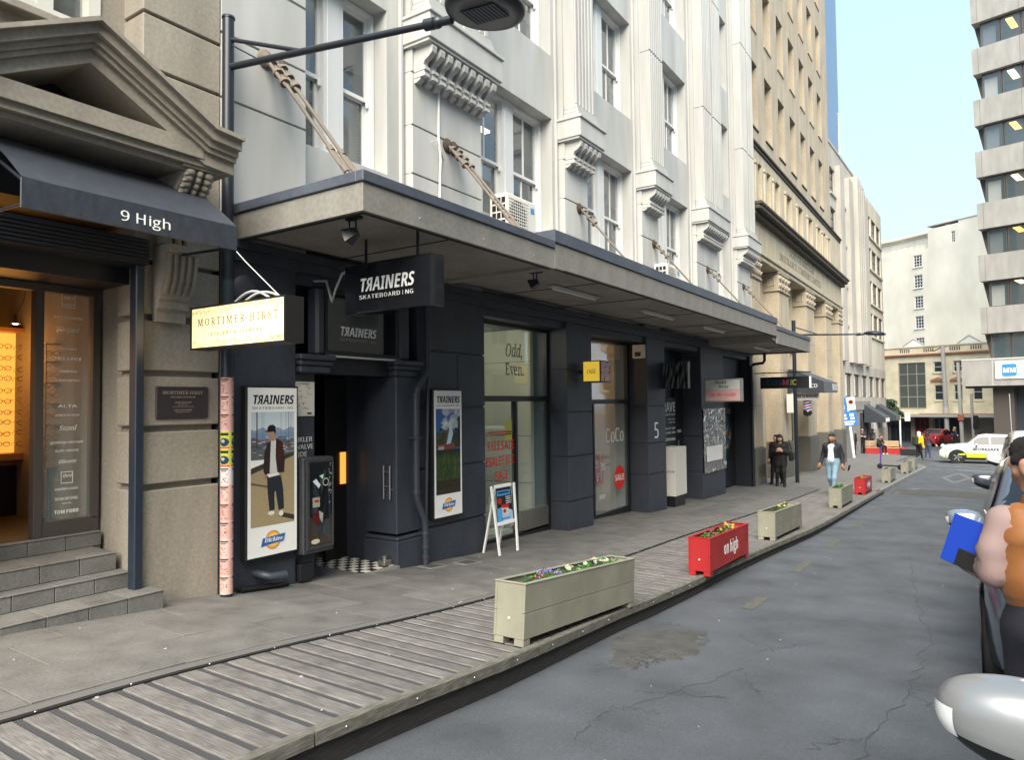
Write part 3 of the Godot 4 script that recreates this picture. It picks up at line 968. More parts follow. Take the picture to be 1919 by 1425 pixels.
	for nm in names:
		text("lettering", nm[0], M.letter_white, sf, pt(-6.895, 2.90 - (nm[1] - 530) * 0.00495, 3.045), Vector3(0, 0, -1), Vector3.UP, nm[2], {"font": nm[3], "align": 0.5, "width": nm[4], "weight": 700 if nm[0] in ["TOM FORD", "FACE A FACE"] else 400, "shear": 0.3 if nm[0] in ["Chopard", "Sunol", "Silhouette", "theo"] else 0.0, "depth": 0.001, "step": 6.0})
	for q in [[2.985, 3.10, 2.655, 2.78], [2.995, 3.095, 1.06, 1.16]]:
		b = bx(-6.895, -6.893, q[2], q[2] + 0.005, q[0], q[1])
		add(b, -6.895, -6.893, q[3], q[3] + 0.005, q[0], q[1])
		add(b, -6.895, -6.893, q[2], q[3], q[0], q[0] + 0.004)
		add(b, -6.895, -6.893, q[2], q[3], q[1] - 0.004, q[1])
		obj("logo_frame", b, M.letter_white, sf)
	# steps with tiled risers
	var st := [[-5.85, 0.18, 3.36, -0.1], [-6.19, 0.315, 3.26, 0.18], [-6.36, 0.47, 3.22, 0.315], [-6.79, 0.605, 3.3, 0.47]]
	b = B.new()
	for q in st: add(b, -9.7, q[0] - 0.012, -0.2, q[1] - 0.012, 1.0, q[2] - 0.004)
	var steps := obj("steps", b, M.joint, t)
	for i in 4:
		var q: Array = st[i]
		var back: float = st[i + 1][0] if i < 3 else -6.84
		for k in 8:
			var s0: float = q[2] - 0.302 * (k + 1)
			if s0 < 0.95: continue
			obj("riser_tile", bx(q[0] - 0.014, q[0], q[3] + 0.003, q[1] - 0.016, s0 + 0.003, s0 + 0.299, 0.003), M[["paver_a", "paver_c"][(k + i) % 2]], steps)
			obj("tread_tile", bx(back - 0.012, q[0] + 0.006, q[1] - 0.014, q[1], s0 + 0.002, s0 + 0.3, 0.004), M[["paver_b", "paver_a"][(k + i) % 2]], steps)
	# inside the shop
	b = bx(-9.7, -6.96, 0.56, 0.60, 0.4, 4.0)
	var rm := obj("shop_floor", b, mat("shop_wood", Color(0.16, 0.12, 0.07), 0.4, {"tex": ["wood", Vector3(1, 1, 6)]}), t)
	b = bx(-9.8, -9.7, 0.5, 3.3, 0.3, 4.02)
	add(b, -9.7, -6.96, 3.2, 3.3, 0.3, 4.02)
	add(b, -9.7, -6.96, 0.5, 3.2, 3.95, 4.02)
	add(b, -9.7, -6.96, 0.5, 3.2, 0.3, 0.4)
	obj("shop_wall", b, M.navy_dark, t)
	b = bx(-9.5, -8.64, 0.6, 1.14, 0.5, 3.94)
	obj("shop_counter", b, M.navy_dark, t)
	obj("counter_top", bx(-9.5, -8.6, 1.14, 1.19, 0.5, 3.94), mat("counter_wood", Color(0.30, 0.14, 0.05), 0.4), t)
	mat("display_glow", Color(0.55, 0.40, 0.2), 0.6, {"emit": [Color(1.0, 0.66, 0.26), 0.17]})
	obj("lit_display_panel", bx(-8.78, -8.72, 1.27, 2.56, 0.6, 3.86), M.display_glow, t)
	b = bx(-8.8, -8.5, 1.20, 1.268, 0.58, 3.88)
	add(b, -8.8, -8.5, 2.56, 2.60, 0.58, 3.88)
	obj("display_shelf", b, mat("shelf_amber", Color(0.45, 0.2, 0.06), 0.4), t)
	var lamp := OmniLight3D.new()
	lamp.name = "display_light"
	lamp.light_color = Color(1.0, 0.68, 0.34); lamp.light_energy = 0.05; lamp.light_size = 0.3; lamp.shadow_enabled = true; lamp.omni_range = 6
	add_child(lamp)
	lamp.position = pt(-8.2, 2.3, 2.9)
	spectacles()
	# pendant lamps
	mat("bulb_warm", Color(0.9, 0.7, 0.5), 0.5, {"emit": [Color(1.0, 0.75, 0.45), 2.0]})
	for q in [[-8.1, 2.60, 3.08, "nearer the door mullion"], [-8.3, 2.56, 2.90, "at the edge of the open door"], [-7.9, 2.58, 3.50, "behind the lettered pane"]]:
		var d := thing("pendant_lamp", "small glowing warm pendant lamp in the optician's shop, " + q[3], "lamp", pt(q[0], q[1], q[2]), "lamps hanging in the optician's shop")
		b = B.new()
		b.lathe([[0.005, 0.1], [0.02, 0.09], [0.045, 0.0], [0.042, 0.0], [0.012, 0.085]], pt(q[0], q[1], q[2]), Vector3.UP, 12, false)
		obj("lamp_shade", b, M.brushed, d)
		b = B.new()
		b.ball(pt(q[0], q[1] + 0.012, q[2]), Vector3(0.03, 0.022, 0.03))
		obj("bulb", b, M.bulb_warm, d)
		b = B.new()
		var arc := []
		for i in 9: arc.append(pt(q[0] - 0.02 * sin(i * PI / 8), q[1] + 0.1 + i * 0.058, q[2] + 0.09 * sin(i * PI / 8.0)))
		b.tube(arc, 0.004, 5)
		obj("arm", b, M.brushed, d)
	# plaque
	t = thing("wall_plaque", "dark bronze plaque with raised lettering on the beige stone pier", "plaque", pt(-6.09, 1.64, 3.66))
	obj("plate", bx(-6.1, -6.075, 1.635, 1.925, 3.41, 3.91, 0.006), mat("bronze", Color(0.045, 0.038, 0.042), 0.4, {"metal": 0.3}), t)
	var lw := ["MORTIMER HIRST", "EYECARE & EYEWEAR", "GRANT WATTERS", "OPTOMETRIST", "B.OPTOM (DIST) DIP.OPTOM", "SIMON MADDERS", "DISPENSING OPTICIAN"]
	var ly := [1.855, 1.822, 1.775, 1.758, 1.738, 1.705, 1.688]
	for i in 7:
		text("lettering", lw[i], M.letter_gold, t, pt(-6.074, ly[i], 3.66), Vector3(0, 0, -1), Vector3.UP, [0.03, 0.015, 0.013, 0.008, 0.008, 0.013, 0.008][i], {"font": "Droid Serif", "align": 0.5, "width": [0.39, 0.24, 0.16, 0.1, 0.2, 0.17, 0.14][i], "depth": 0.001, "step": 8.0})
	# awning
	t = thing("shop_awning", "dark navy canvas awning with white number lettering over the optician's door", "awning", pt(-5.6, 3.0, 2.75))
	b = B.new()
	var rings := []
	for i in 9:
		var f := i / 8.0
		var x := -6.08 + 0.98 * f
		var y := 3.80 - 0.56 * f - 0.10 * sin(f * PI)*-0.6
		rings.append(PackedVector3Array([pt(x, y, 1.96), pt(x, y - 0.012 * sin(PI * 0.5), 2.75), pt(x, y, 3.53)]))
	b.loft(rings, false, false)
	var top := obj("canvas_roof", b, M.awning_blue, t)
	b = bx(-5.105, -5.09, 3.03, 3.235, 1.955, 3.535, 0.004)
	var va := obj("valance", b, M.awning_blue, t)
	text("lettering", "9 High", M.letter_white, va, pt(-5.088, 3.085, 2.585), Vector3(0, 0, -1), Vector3.UP, 0.075, {"weight": 400, "width": 0.37, "depth": 0.002})
	b = B.new()
	for s in [1.97, 3.52]:
		b.tube([pt(-5.11, 3.04, s), pt(-5.11, 3.23, s)], 0.012, 6)
		b.tube([pt(-5.11, 3.06, s), pt(-6.05, 3.10, s)], 0.012, 6)
		b.tube([pt(-5.11, 3.22, s), pt(-6.05, 3.74, s)], 0.012, 6)
	b.tube([pt(-5.11, 3.045, 1.97), pt(-5.11, 3.045, 3.52)], 0.012, 6)
	obj("frame", b, M.lamp_black, t)

func spectacles():
	var b := B.new()
	for k in [-1, 1]:
		var ring := []
		for i in 15:
			var a := TAU * i / 14
			ring.append(Vector3(0.0, sin(a) * 0.021, k * 0.034 + cos(a) * 0.027))
		b.tube(ring, 0.0028, 5, false)
		b.tube([Vector3(0, 0.008, k * 0.062), Vector3(-0.015, 0.008, k * 0.068), Vector3(-0.11, 0.004, k * 0.066), Vector3(-0.14, -0.02, k * 0.064)], 0.0022, 4)
	b.tube([Vector3(0, 0.004, -0.008), Vector3(0.001, 0.007, 0), Vector3(0, 0.004, 0.008)], 0.0026, 4)
	var first: Node3D = null
	var mats := []
	for i in 5: mats.append(mat("frame_plastic%d" % i, [Color(0.02, 0.02, 0.02), Color(0.05, 0.03, 0.02), Color(0.14, 0.06, 0.025), Color(0.03, 0.03, 0.05), Color(0.2, 0.16, 0.12)][i], 0.3))
	var mesh := b.mesh()
	var n := 0
	for r in 10:
		for c in 6:
			var y := 2.40 - r * 0.115
			var o := MeshInstance3D.new()
			o.mesh = mesh
			o.material_override = mats[(r * 7 + c * 3) % 5]
			o.name = numbered("spectacles")
			add_child(o)
			o.transform = Transform3D(Basis(Vector3.UP, rng.randf_range(-0.2, 0.2)).scaled(Vector3.ONE * 1.15), pt(-8.55, y + rng.randf_range(-0.01, 0.01), 2.75 + c * 0.2))
			tag(o, "spectacle frame displayed on the lit amber wall panel of the optician's shop", "spectacles", "spectacle frames on the lit panel")
	# revolving rack
	var t := thing("display_rack", "tall slim rack of spectacles behind the lettered shop pane", "display rack", pt(-7.75, 0.6, 3.26))
	b = B.new()
	for q in [[-7.82, 3.19], [-7.68, 3.19], [-7.82, 3.33], [-7.68, 3.33]]:
		b.tube([pt(q[0], 1.15, q[1]), pt(q[0], 2.38, q[1])], 0.006, 5)
	for y in [1.15, 1.36, 1.57, 1.78, 1.99, 2.2, 2.38]: add(b, -7.83, -7.67, y, y + 0.008, 3.18, 3.34)
	obj("frame", b, M.brushed, t)
	b = B.new()
	b.lathe([[0.16, 0.6], [0.16, 0.63], [0.02, 0.64], [0.02, 1.15]], pt(-7.75, 0, 3.26), Vector3.UP, 14)
	obj("stand", b, M.black, t)
	for i in 11:
		var o := MeshInstance3D.new()
		o.mesh = mesh
		o.material_override = mats[(i * 3) % 5]
		o.name = numbered("spectacles")
		add_child(o)
		o.transform = Transform3D(Basis(Vector3.UP, -0.9 + rng.randf_range(-0.3, 0.3)).scaled(Vector3.ONE * 1.15), pt(-7.68, 1.24 + i * 0.105, 3.25))
		tag(o, "spectacle frame on the slim rack behind the lettered shop pane", "spectacles", "spectacle frames on the slim rack")
# ---------------------------------------------------------------- the white building above the canopy
var WB: Node3D
const SILL := [4.7, 8.0, 11.32, 14.64]
const HEAD := [6.85, 10.17, 13.5, 16.82]
const PIERS := [[4.05, 5.09], [6.84, 8.37], [10.91, 11.79], [14.38, 15.30], [17.98, 19.75], [21.70, 23.15]]
const OPEN := [[5.12, 6.52], [8.56, 10.72], [12.0, 14.2], [15.55, 17.75], [20.0, 21.5]]

func sash_window(parent: Node, x: float, s0: float, s1: float, y0: float, y1: float, bars: bool, blind := 0) -> Node3D:
	var ym := y0 + (y1 - y0) * 0.455
	var b := bx(x - 0.12, x + 0.03, y0, y0 + 0.05, s0, s1)
	add(b, x - 0.12, x + 0.03, y1 - 0.05, y1, s0, s1)
	add(b, x - 0.12, x + 0.03, y0 + 0.05, y1 - 0.05, s0, s0 + 0.05)
	add(b, x - 0.12, x + 0.03, y0 + 0.05, y1 - 0.05, s1 - 0.05, s1)
	var w := obj("window", b, M.white_trim, parent)
	b = B.new()
	for q in [[y0 + 0.05, ym + 0.02, x - 0.085], [ym - 0.02, y1 - 0.05, x - 0.04]]:
		add(b, q[2] - 0.035, q[2], q[0], q[0] + 0.05, s0 + 0.05, s1 - 0.05)
		add(b, q[2] - 0.035, q[2], q[1] - 0.05, q[1], s0 + 0.05, s1 - 0.05)
		add(b, q[2] - 0.036, q[2] + 0.001, q[0], q[1], s0 + 0.05, s0 + 0.09)
		add(b, q[2] - 0.036, q[2] + 0.001, q[0], q[1], s1 - 0.09, s1 - 0.05)
		if bars: add(b, q[2] - 0.03, q[2] - 0.004, q[0] + 0.05, q[1] - 0.05, (s0 + s1) / 2 - 0.014, (s0 + s1) / 2 + 0.014)
	for s in [s0 + 0.07, s1 - 0.07]: add(b, x - 0.05, x - 0.01, ym - 0.10, ym - 0.021, s - 0.02, s + 0.02, 0.008)
	obj("sash", b, M.white_trim, w)
	obj("pane", bx(x - 0.105, x - 0.1, y0 + 0.1, ym - 0.03, s0 + 0.09, s1 - 0.09), M.window_glass, w)
	obj("pane", bx(x - 0.06, x - 0.055, ym + 0.03, y1 - 0.1, s0 + 0.09, s1 - 0.09), M.window_glass, w)
	if blind > 0:
		b = B.new()
		var top := ym if blind == 1 else lerpf(ym, y1, 0.35)
		for i in int((top - y0 - 0.06) / 0.04):
			b.xf = Transform3D(Basis(Vector3.BACK, 0.5), pt(x - 0.22, y0 + 0.07 + i * 0.04, (s0 + s1) / 2))
			b.box(Vector3(-0.022, -0.001, -(s1 - s0) / 2 + 0.05), Vector3(0.022, 0.001, (s1 - s0) / 2 - 0.05))
		stuff(obj("blind", b, M.blind, w))
	elif blind < 0:
		b = B.new()
		var pts := []
		for i in 21: pts.append(Vector3(x - 0.25 + 0.02 * sin(i * 2.1), 0, -lerpf(s0, lerpf(s0, s1, 0.4), i / 20.0)))
		for i in 20: b.quad(pts[i] + Vector3(0, y0, 0), pts[i + 1] + Vector3(0, y0, 0), pts[i + 1] + Vector3(0, y1, 0), pts[i] + Vector3(0, y1, 0))
		obj("curtain", b, M.curtain, w)
	return w

func white_building():
	WB = thing("white_building", "white painted classical office building with dark blue shop fronts below its canopy", "building", pt(FX, gy(13), 13))
	var t := WB
	# core behind the windows, floors and ends
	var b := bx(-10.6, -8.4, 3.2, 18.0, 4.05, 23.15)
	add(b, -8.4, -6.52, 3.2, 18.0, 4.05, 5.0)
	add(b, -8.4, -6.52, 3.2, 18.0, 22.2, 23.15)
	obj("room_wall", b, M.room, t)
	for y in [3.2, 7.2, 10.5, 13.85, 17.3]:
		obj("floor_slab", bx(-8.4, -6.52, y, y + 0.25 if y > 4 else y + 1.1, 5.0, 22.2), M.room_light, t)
	obj("parapet", bx(-10.6, -6.2, 17.55, 18.4, 4.05, 23.15), M.white_paint, t)
	mat("ceiling_tube", Color(0.9, 0.9, 0.9), 0.5, {"emit": [Color(1.0, 0.97, 0.86), 0.6]})
	for q in [[5.2, 6.1, 6.75], [9.0, 10.4, 6.75], [5.3, 6.3, 10.1], [12.4, 13.8, 10.1]]:
		obj("ceiling_light", bx(-7.5, -7.38, q[2], q[2] + 0.04, q[0], q[1]), M.ceiling_tube, t)
	# wall of each bay round its openings
	for i in 5:
		var a: float = PIERS[i][1] if i else 5.0
		var e: float = PIERS[i + 1][0]
		var o: Array = OPEN[i]
		b = B.new()
		var ys := [3.3]
		for k in 4: ys.append(SILL[k]); ys.append(HEAD[k])
		ys.append(17.55)
		for k in range(0, ys.size(), 2): add(b, -6.55, -6.25, ys[k], ys[k + 1], o[0], o[1])
		add(b, -6.55, -6.25, 3.3, 17.55, a - 0.05, o[0])
		add(b, -6.55, -6.25, 3.3, 17.55, o[1], e + 0.05)
		obj("bay_wall", b, M.white_paint, t)
		b = B.new()
		if e - o[1] > 0.15: add(b, -6.25, -6.20, 3.3, 17.5, e - 0.11, e - 0.05, 0.01)
		if i and o[0] - a > 0.15: add(b, -6.25, -6.20, 3.3, 17.5, a + 0.05, a + 0.11, 0.01)
		obj("edge_moulding", b, M.white_paint, t)
		for k in 4:
			var mid: float = (o[0] + o[1]) / 2
			var hw := 0.105
			obj("centre_post", bx(-6.62, -6.46, SILL[k], HEAD[k], mid - hw, mid + hw, 0.006), M.white_trim, t)
			obj("window_sill", bx(-6.62, -6.40, SILL[k] - 0.001, SILL[k] + 0.05, o[0] + 0.002, o[1] - 0.002, 0.006), M.white_trim, t)
			var l := sash_window(t, -6.5, o[0] + 0.01, mid - hw - 0.002, SILL[k] + 0.05, HEAD[k] - 0.01, i > 0, [2, 1, 0, 0, 0][i] if k == 0 else (-1 if (i + k) % 3 == 0 else 0))
			var r := sash_window(t, -6.5, mid + hw + 0.002, o[1] - 0.01, SILL[k] + 0.05, HEAD[k] - 0.01, i > 0, [1, 0, -1, 0, 0][i] if k == 0 else (-1 if (i + k) % 2 == 0 else 0))
	# piers: blocks below the pedestals, fluted shafts above
	var cuts := [3.3, 4.78, 5.43, 6.14, 6.5]
	var cm := B.new()
	var pr := PackedVector2Array([Vector2(0, 0), Vector2(0.30, 0), Vector2(0.325, -0.05), Vector2(0.31, -0.115), Vector2(0.25, -0.165), Vector2(0.185, -0.195), Vector2(0.16, -0.24), Vector2(0.185, -0.29), Vector2(0.175, -0.35), Vector2(0.12, -0.39), Vector2(0.10, -0.43), Vector2(0.04, -0.46), Vector2(0, -0.46)])
	cm.prism(pr, Vector3(), Vector3.RIGHT, Vector3.UP, Vector3(0, 0, -0.088))
	cm.box(Vector3(0, -0.40, -0.095), Vector3(0.19, -0.36, 0.007))
	cm.box(Vector3(0, -0.32, -0.095), Vector3(0.2, -0.28, 0.007))
	var bracket := cm.mesh()
	for i in 6:
		var a: float = PIERS[i][0]
		var e: float = PIERS[i][1]
		obj("pier_core", bx(-6.5, -6.125, 3.3, 17.6, a + 0.005, e - 0.005), M.white_paint, t)
		for k in cuts.size() - 1:
			if i == 0 and k == 3: continue
			if i in [1, 4] and k < 2:
				var m := lerpf(a, e, 0.37)
				obj("stone_block", bx(-6.48, -6.1, cuts[k] + 0.012, cuts[k + 1] - 0.012, a, m - 0.006, 0.004), M.white_paint, t)
				obj("stone_block", bx(-6.48, -6.1, cuts[k] + 0.012, cuts[k + 1] - 0.012, m + 0.006, e, 0.004), M.white_paint, t)
			else:
				obj("stone_block", bx(-6.48, -6.1, cuts[k] + 0.012, cuts[k + 1] - 0.012, a, e, 0.004), M.white_paint, t)
		if i == 0:
			for k in 17: obj("stone_block", bx(-6.48, -6.1, 6.155 + k * 0.67, 6.80 + k * 0.67, a, e, 0.004), M.white_paint, t)
			continue
		b = bx(-6.3, -5.74, 6.49, 6.86, a - 0.06, e + 0.06, 0.01)
		add(b, -6.3, -5.71, 6.815, 6.862, a - 0.08, e + 0.08, 0.008)
		add(b, -6.3, -5.77, 6.455, 6.489, a - 0.04, e + 0.04)
		obj("pedestal", b, M.white_paint, t)
		var n := int(round((e - a) / 0.165))
		for k in n:
			inst("corbel_bracket", bracket, M.white_paint, t, Transform3D(Basis(), pt(-6.1, 6.455, a + 0.04 + (e - a - 0.17) * k / (n - 1.0))))
		var shafts := [[a + 0.05, e - 0.05]]
		if e - a > 1.3: shafts = [[a + 0.05, (a + e) / 2 - 0.04], [(a + e) / 2 + 0.04, e - 0.05]]
		for sh in shafts:
			b = B.new()
			for q in [[6.862, 6.96, 0.05, -5.80], [6.962, 7.04, 0.03, -5.83], [7.042, 7.12, 0.012, -5.855]]:
				add(b, -6.12, q[3], q[0], q[1], sh[0] - q[2], sh[1] + q[2], 0.012)
			obj("shaft_base", b, M.white_paint, t)
			var lv := [7.12, 9.58, 12.9, 16.2, 17.6]
			for k in 4:
				b = bx(-6.124, -5.905, lv[k] + 0.006, lv[k + 1] - 0.006, sh[0] + 0.006, sh[1] - 0.006)
				var nf := int((sh[1] - sh[0]) / 0.115)
				var st: float = (sh[1] - sh[0] - 0.02) / nf
				for f in nf:
					add(b, -5.91, -5.875, lv[k] + 0.012, lv[k + 1] - 0.012, sh[0] + 0.01 + f * st, sh[0] + 0.01 + (f + 0.62) * st, 0.01)
				obj("fluted_shaft", b, M.white_paint, t)
	# air conditioners on the sills behind the canopy edge
	for q in [[8.95, 4.30, "bigger one behind the near tie rod"], [15.35, 4.28, "half hidden behind the far canopy edge"]]:
		var d := thing("air_conditioner", "white outdoor air conditioner unit on the canopy, " + q[2], "air conditioner", pt(-5.9, q[1], q[0]), "air conditioners on the canopy")
		obj("casing", bx(-6.08, -5.76, q[1], q[1] + 0.60, q[0] - 0.42, q[0] + 0.42, 0.02), M.off_white, d)
		b = B.new()
		for i in 11: add(b, -5.765, -5.75, q[1] + 0.05 + i * 0.047, q[1] + 0.064 + i * 0.047, q[0] - 0.38, q[0] + 0.16)
		for i in 10: add(b, -5.762, -5.753, q[1] + 0.05, q[1] + 0.54, q[0] - 0.37 + i * 0.057, q[0] - 0.362 + i * 0.057)
		stuff(obj("fan_grille", b, M.off_white, d))
		b = B.new()
		b.lathe([[0.235, 0], [0.235, 0.006], [0.05, 0.007]], pt(-5.765, q[1] + 0.3, q[0] - 0.11), Vector3.RIGHT, 20)
		obj("fan_opening", b, M.black, d)
		for r in 4:
			for c in 3: obj("vent_slot", bx(-6.02 + c * 0.085, -5.955 + c * 0.085, q[1] + 0.1 + r * 0.115, q[1] + 0.185 + r * 0.115, q[0] - 0.426, q[0] - 0.416), M.black, d)
		obj("badge", bx(-5.757, -5.752, q[1] + 0.42, q[1] + 0.5, q[0] + 0.24, q[0] + 0.34), mat("badge_blue", Color(0.05, 0.25, 0.5), 0.4), d)
		obj("bracket", bx(-6.1, -5.8, 3.85, q[1] - 0.002, q[0] - 0.3, q[0] + 0.3), M.cable_grey, d)
	# conduit on the second pier
	var cd := thing("wall_conduit", "thin white conduit running down the white pier from the corbel brackets", "pipe", pt(-6.08, 3.9, 7.35))
	b = B.new()
	b.tube([pt(-6.08, 6.2, 7.36), pt(-6.08, 5.4, 7.35), pt(-6.07, 5.1, 7.38), pt(-6.06, 4.9, 7.35), pt(-6.06, 3.9, 7.32)], 0.018, 6)
	obj("conduit", b, M.white_trim, cd)
	b = B.new()
	b.tube([pt(-6.08, 5.3, 7.2), pt(-6.02, 5.33, 7.24), pt(-6.0, 5.2, 7.3), pt(-6.04, 5.1, 7.4), pt(-6.06, 5.3, 7.36)], 0.007, 5)
	obj("cable", b, M.cable_grey, cd)
# ---------------------------------------------------------------- the dark shop fronts below the canopy
func pier_blocks(s0: float, s1: float, x0: float, cuts: Array, m: Material, split := {}):
	for i in cuts.size() - 1:
		var a: float = cuts[i] + (0.0 if i == 0 else 0.012)
		var e: float = cuts[i + 1] - (0.012 if i < cuts.size() - 2 else 0.0)
		if split.has(i):
			obj("stone_block", bx(x0, FX, a, e, s0, split[i] - 0.006, 0.006), m, WB)
			obj("stone_block", bx(x0, FX, a, e, split[i] + 0.006, s1, 0.006), m, WB)
		else:
			obj("stone_block", bx(x0, FX, a, e, s0, s1, 0.006), m, WB)
	obj("pier_core", bx(x0 + 0.01, FX - 0.025, cuts[0], cuts[-1], s0 + 0.012, s1 - 0.012), m, WB)

func room(s0: float, s1: float, xb: float, y0: float, y1: float, wall: Material, floor_m: Material, end: Material = null):
	var b := bx(xb - 0.1, xb, y0, y1, s0, s1)
	add(b, xb, -6.62, y1, y1 + 0.1, s0, s1)
	add(b, xb - 0.1, -6.62, y0, y1 + 0.1, s0 - 0.1, s0)
	obj("room_wall", b, wall, WB)
	obj("room_end", bx(xb - 0.1, -6.62, y0, y1 + 0.1, s1, s1 + 0.1), end if end else wall, WB)
	obj("room_floor", bx(xb, -6.62, y0 - 0.1, y0, s0, s1), floor_m, WB)

func ground_floor():
	var t := WB
	var nv: Material = M.navy_paint
	# wall over everything, under the canopy
	var b := bx(-6.6, -6.16, 3.07, 3.45, 4.05, 23.1)
	add(b, -6.16, -6.05, 3.19, 3.30, 4.05, 23.1)
	add(b, -6.16, -6.0, 3.302, 3.38, 4.05, 23.1)
	obj("shop_cornice", b, nv, t)
	pier_blocks(4.05, 4.95, -6.9, [-0.4, 3.2], nv)
	pier_blocks(6.92, 8.40, -6.7, [-0.7, 0.11, 0.89, 1.70, 2.46, 3.2], nv, {3: 7.75})
	pier_blocks(10.90, 11.85, -6.9, [-0.9, -0.02, 0.78, 1.58, 2.34, 3.2], nv)
	pier_blocks(14.50, 15.55, -6.9, [-1.1, 0.14, 0.83, 1.66, 3.2], nv)
	pier_blocks(18.10, 20.05, -6.9, [-1.2, -0.1, 0.83, 1.66, 3.2], nv)
	# the skate shop's doorway: recess, columns, transom
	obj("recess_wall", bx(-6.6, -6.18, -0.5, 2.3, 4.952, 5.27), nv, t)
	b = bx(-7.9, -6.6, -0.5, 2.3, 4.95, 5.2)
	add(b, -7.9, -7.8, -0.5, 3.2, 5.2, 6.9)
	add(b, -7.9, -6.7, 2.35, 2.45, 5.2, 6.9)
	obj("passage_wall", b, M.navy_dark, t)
	b = bx(-7.7, -6.62, -0.5, 2.2, 6.62, 6.92)
	add(b, -6.95, -6.9, -0.3, 2.2, 6.45, 6.62)
	obj("door_reveal", b, nv, t)
	for q in [[5.20, 5.36], [6.54, 6.76]]: obj("upper_pilaster", bx(-6.25, -6.07, 2.30, 3.07, q[0] + 0.015, q[1] - 0.015, 0.03), nv, t)
	for q in [[4.96, 5.42], [6.42, 6.90]]:
		b = bx(-6.35, -6.0, 2.24, 2.30, q[0] - 0.02, q[1] + 0.02, 0.01)
		add(b, -6.35, -6.03, 2.18, 2.239, q[0], q[1], 0.012)
		add(b, -6.35, -6.055, 2.10, 2.179, q[0] + 0.02, q[1] - 0.02, 0.012)
		obj("capital", b, nv, t)
	obj("pilaster", bx(-6.6, -6.07, 0.12, 2.10, 6.47, 6.90, 0.012), nv, t)
	b = bx(-6.62, -6.03, -0.5, 0.04, 6.44, 6.93, 0.01)
	add(b, -6.61, -6.045, 0.041, 0.09, 6.45, 6.92, 0.015)
	obj("pilaster_base", b, nv, t)
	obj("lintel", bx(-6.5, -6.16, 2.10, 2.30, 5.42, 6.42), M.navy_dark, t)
	b = bx(-6.3, -6.09, 2.31, 2.36, 5.36, 6.54, 0.008)
	add(b, -6.3, -6.1, 3.02, 3.07, 5.36, 6.54)
	add(b, -6.3, -6.1, 2.36, 3.02, 5.36, 5.40)
	add(b, -6.3, -6.1, 2.36, 3.02, 6.50, 6.54)
	var tr := obj("transom_window", b, M.black_frame, t)
	obj("pane", bx(-6.215, -6.205, 2.36, 3.02, 5.40, 6.50), M.black_gloss, tr)
	logo(tr, pt(-6.203, 2.56, 5.96), Vector3(0, 0, -1), 0.58, M.letter_white, M.letter_grey)
	obj("drip_rail", bx(-6.09, -6.03, 2.285, 2.305, 5.36, 6.50), M.cable_grey, t)
	# open door leaf with a steel pull, lit slot beyond
	b = bx(-7.62, -6.64, -0.28, 2.08, 6.575, 6.615, 0.006)
	var dr := obj("door", b, M.navy_paint, t)
	b = B.new()
	for x in [-6.25, -6.145]:
		b.tube([pt(x, 0.56, 6.43), pt(x, 0.98, 6.43)], 0.011, 8)
		b.tube([pt(x, 0.68, 6.43), pt(x, 0.68, 6.475)], 0.009, 6)
	for y in [0.72, 0.90]: b.tube([pt(-6.25, y, 6.43), pt(-6.145, y, 6.43)], 0.009, 8)
	obj("handle", b, M.steel, dr)
	mat("slot_glow", Color(0.8, 0.5, 0.2), 0.5, {"emit": [Color(1.0, 0.66, 0.26), 0.17]})
	obj("lit_slot", bx(-6.935, -6.92, 0.72, 1.13, 6.335, 6.425), M.slot_glow, t)
	obj("inner_door", bx(-6.99, -6.94, -0.3, 2.1, 6.1, 6.46, 0.006), M.black, t)
	# chequered threshold tiles
	b = bx(-7.8, -6.02, -0.6, -0.245, 5.24, 6.47)
	var th := obj("threshold", b, M.concrete, t)
	for i in 11:
		for j in 12:
			obj("floor_tile", bx(-6.10 - (i + 1) * 0.1 + 0.002, -6.10 - i * 0.1 - 0.002, -0.248, -0.238, 5.26 + j * 0.1 + 0.002, 5.26 + (j + 1) * 0.1 - 0.002, 0.001), M.off_white if (i + j) % 2 else M.black, th)
	# window of the first dress shop
	room(8.3, 10.95, -9.6, -0.55, 3.12, M.room, M.concrete, M.room_green)
	obj("shop_side_wall", bx(-9.4, -6.75, -0.55, 3.1, 10.70, 10.80), M.room_green, t)
	b = B.new()
	for y in [0.3, 1.15, 2.5]: add(b, -9.4, -6.75, y, y + 0.012, 10.695, 10.702)
	obj("panel_joint", b, M.groove, t)
	mat("shop_bulb", Color(0.9, 0.9, 0.9), 0.5, {"emit": [Color(1.0, 0.97, 0.88), 1.5]})
	obj("ceiling_lamp", bx(-7.3, -6.9, 3.0, 3.06, 8.9, 9.3), M.shop_bulb, t)
	var l1 := OmniLight3D.new()
	l1.name = "dress_shop_light"
	l1.light_color = Color(1.0, 0.97, 0.86); l1.light_energy = 0.13; l1.light_size = 0.2; l1.shadow_enabled = true; l1.omni_range = 6
	add_child(l1)
	l1.position = pt(-7.1, 2.9, 9.1)
	frame_front([[8.40, 9.78], [9.84, 10.86]], 8.40, 10.9, -6.5, -0.47, 1.82, 3.07, "shop_window")
	obj("kick_plate", bx(-6.56, -6.47, -0.44, -0.08, 9.98, 10.82), M.brushed, t)
	obj("window_shelf", bx(-6.9, -6.55, -0.55, -0.35, 8.4, 9.78), M.room_green, t)
	b = B.new()
	for q in [[8.95, 1.3, 0.16], [9.3, 1.1, 0.2]]:      # dim furniture behind the glass
		add(b, -8.6, -8.3, -0.55, q[1], q[0], q[0] + q[2] * 3, 0.02)
	add(b, -8.9, -8.8, -0.5, 2.1, 8.5, 9.5)
	obj("shop_fitting", b, M.dark_brown, t)
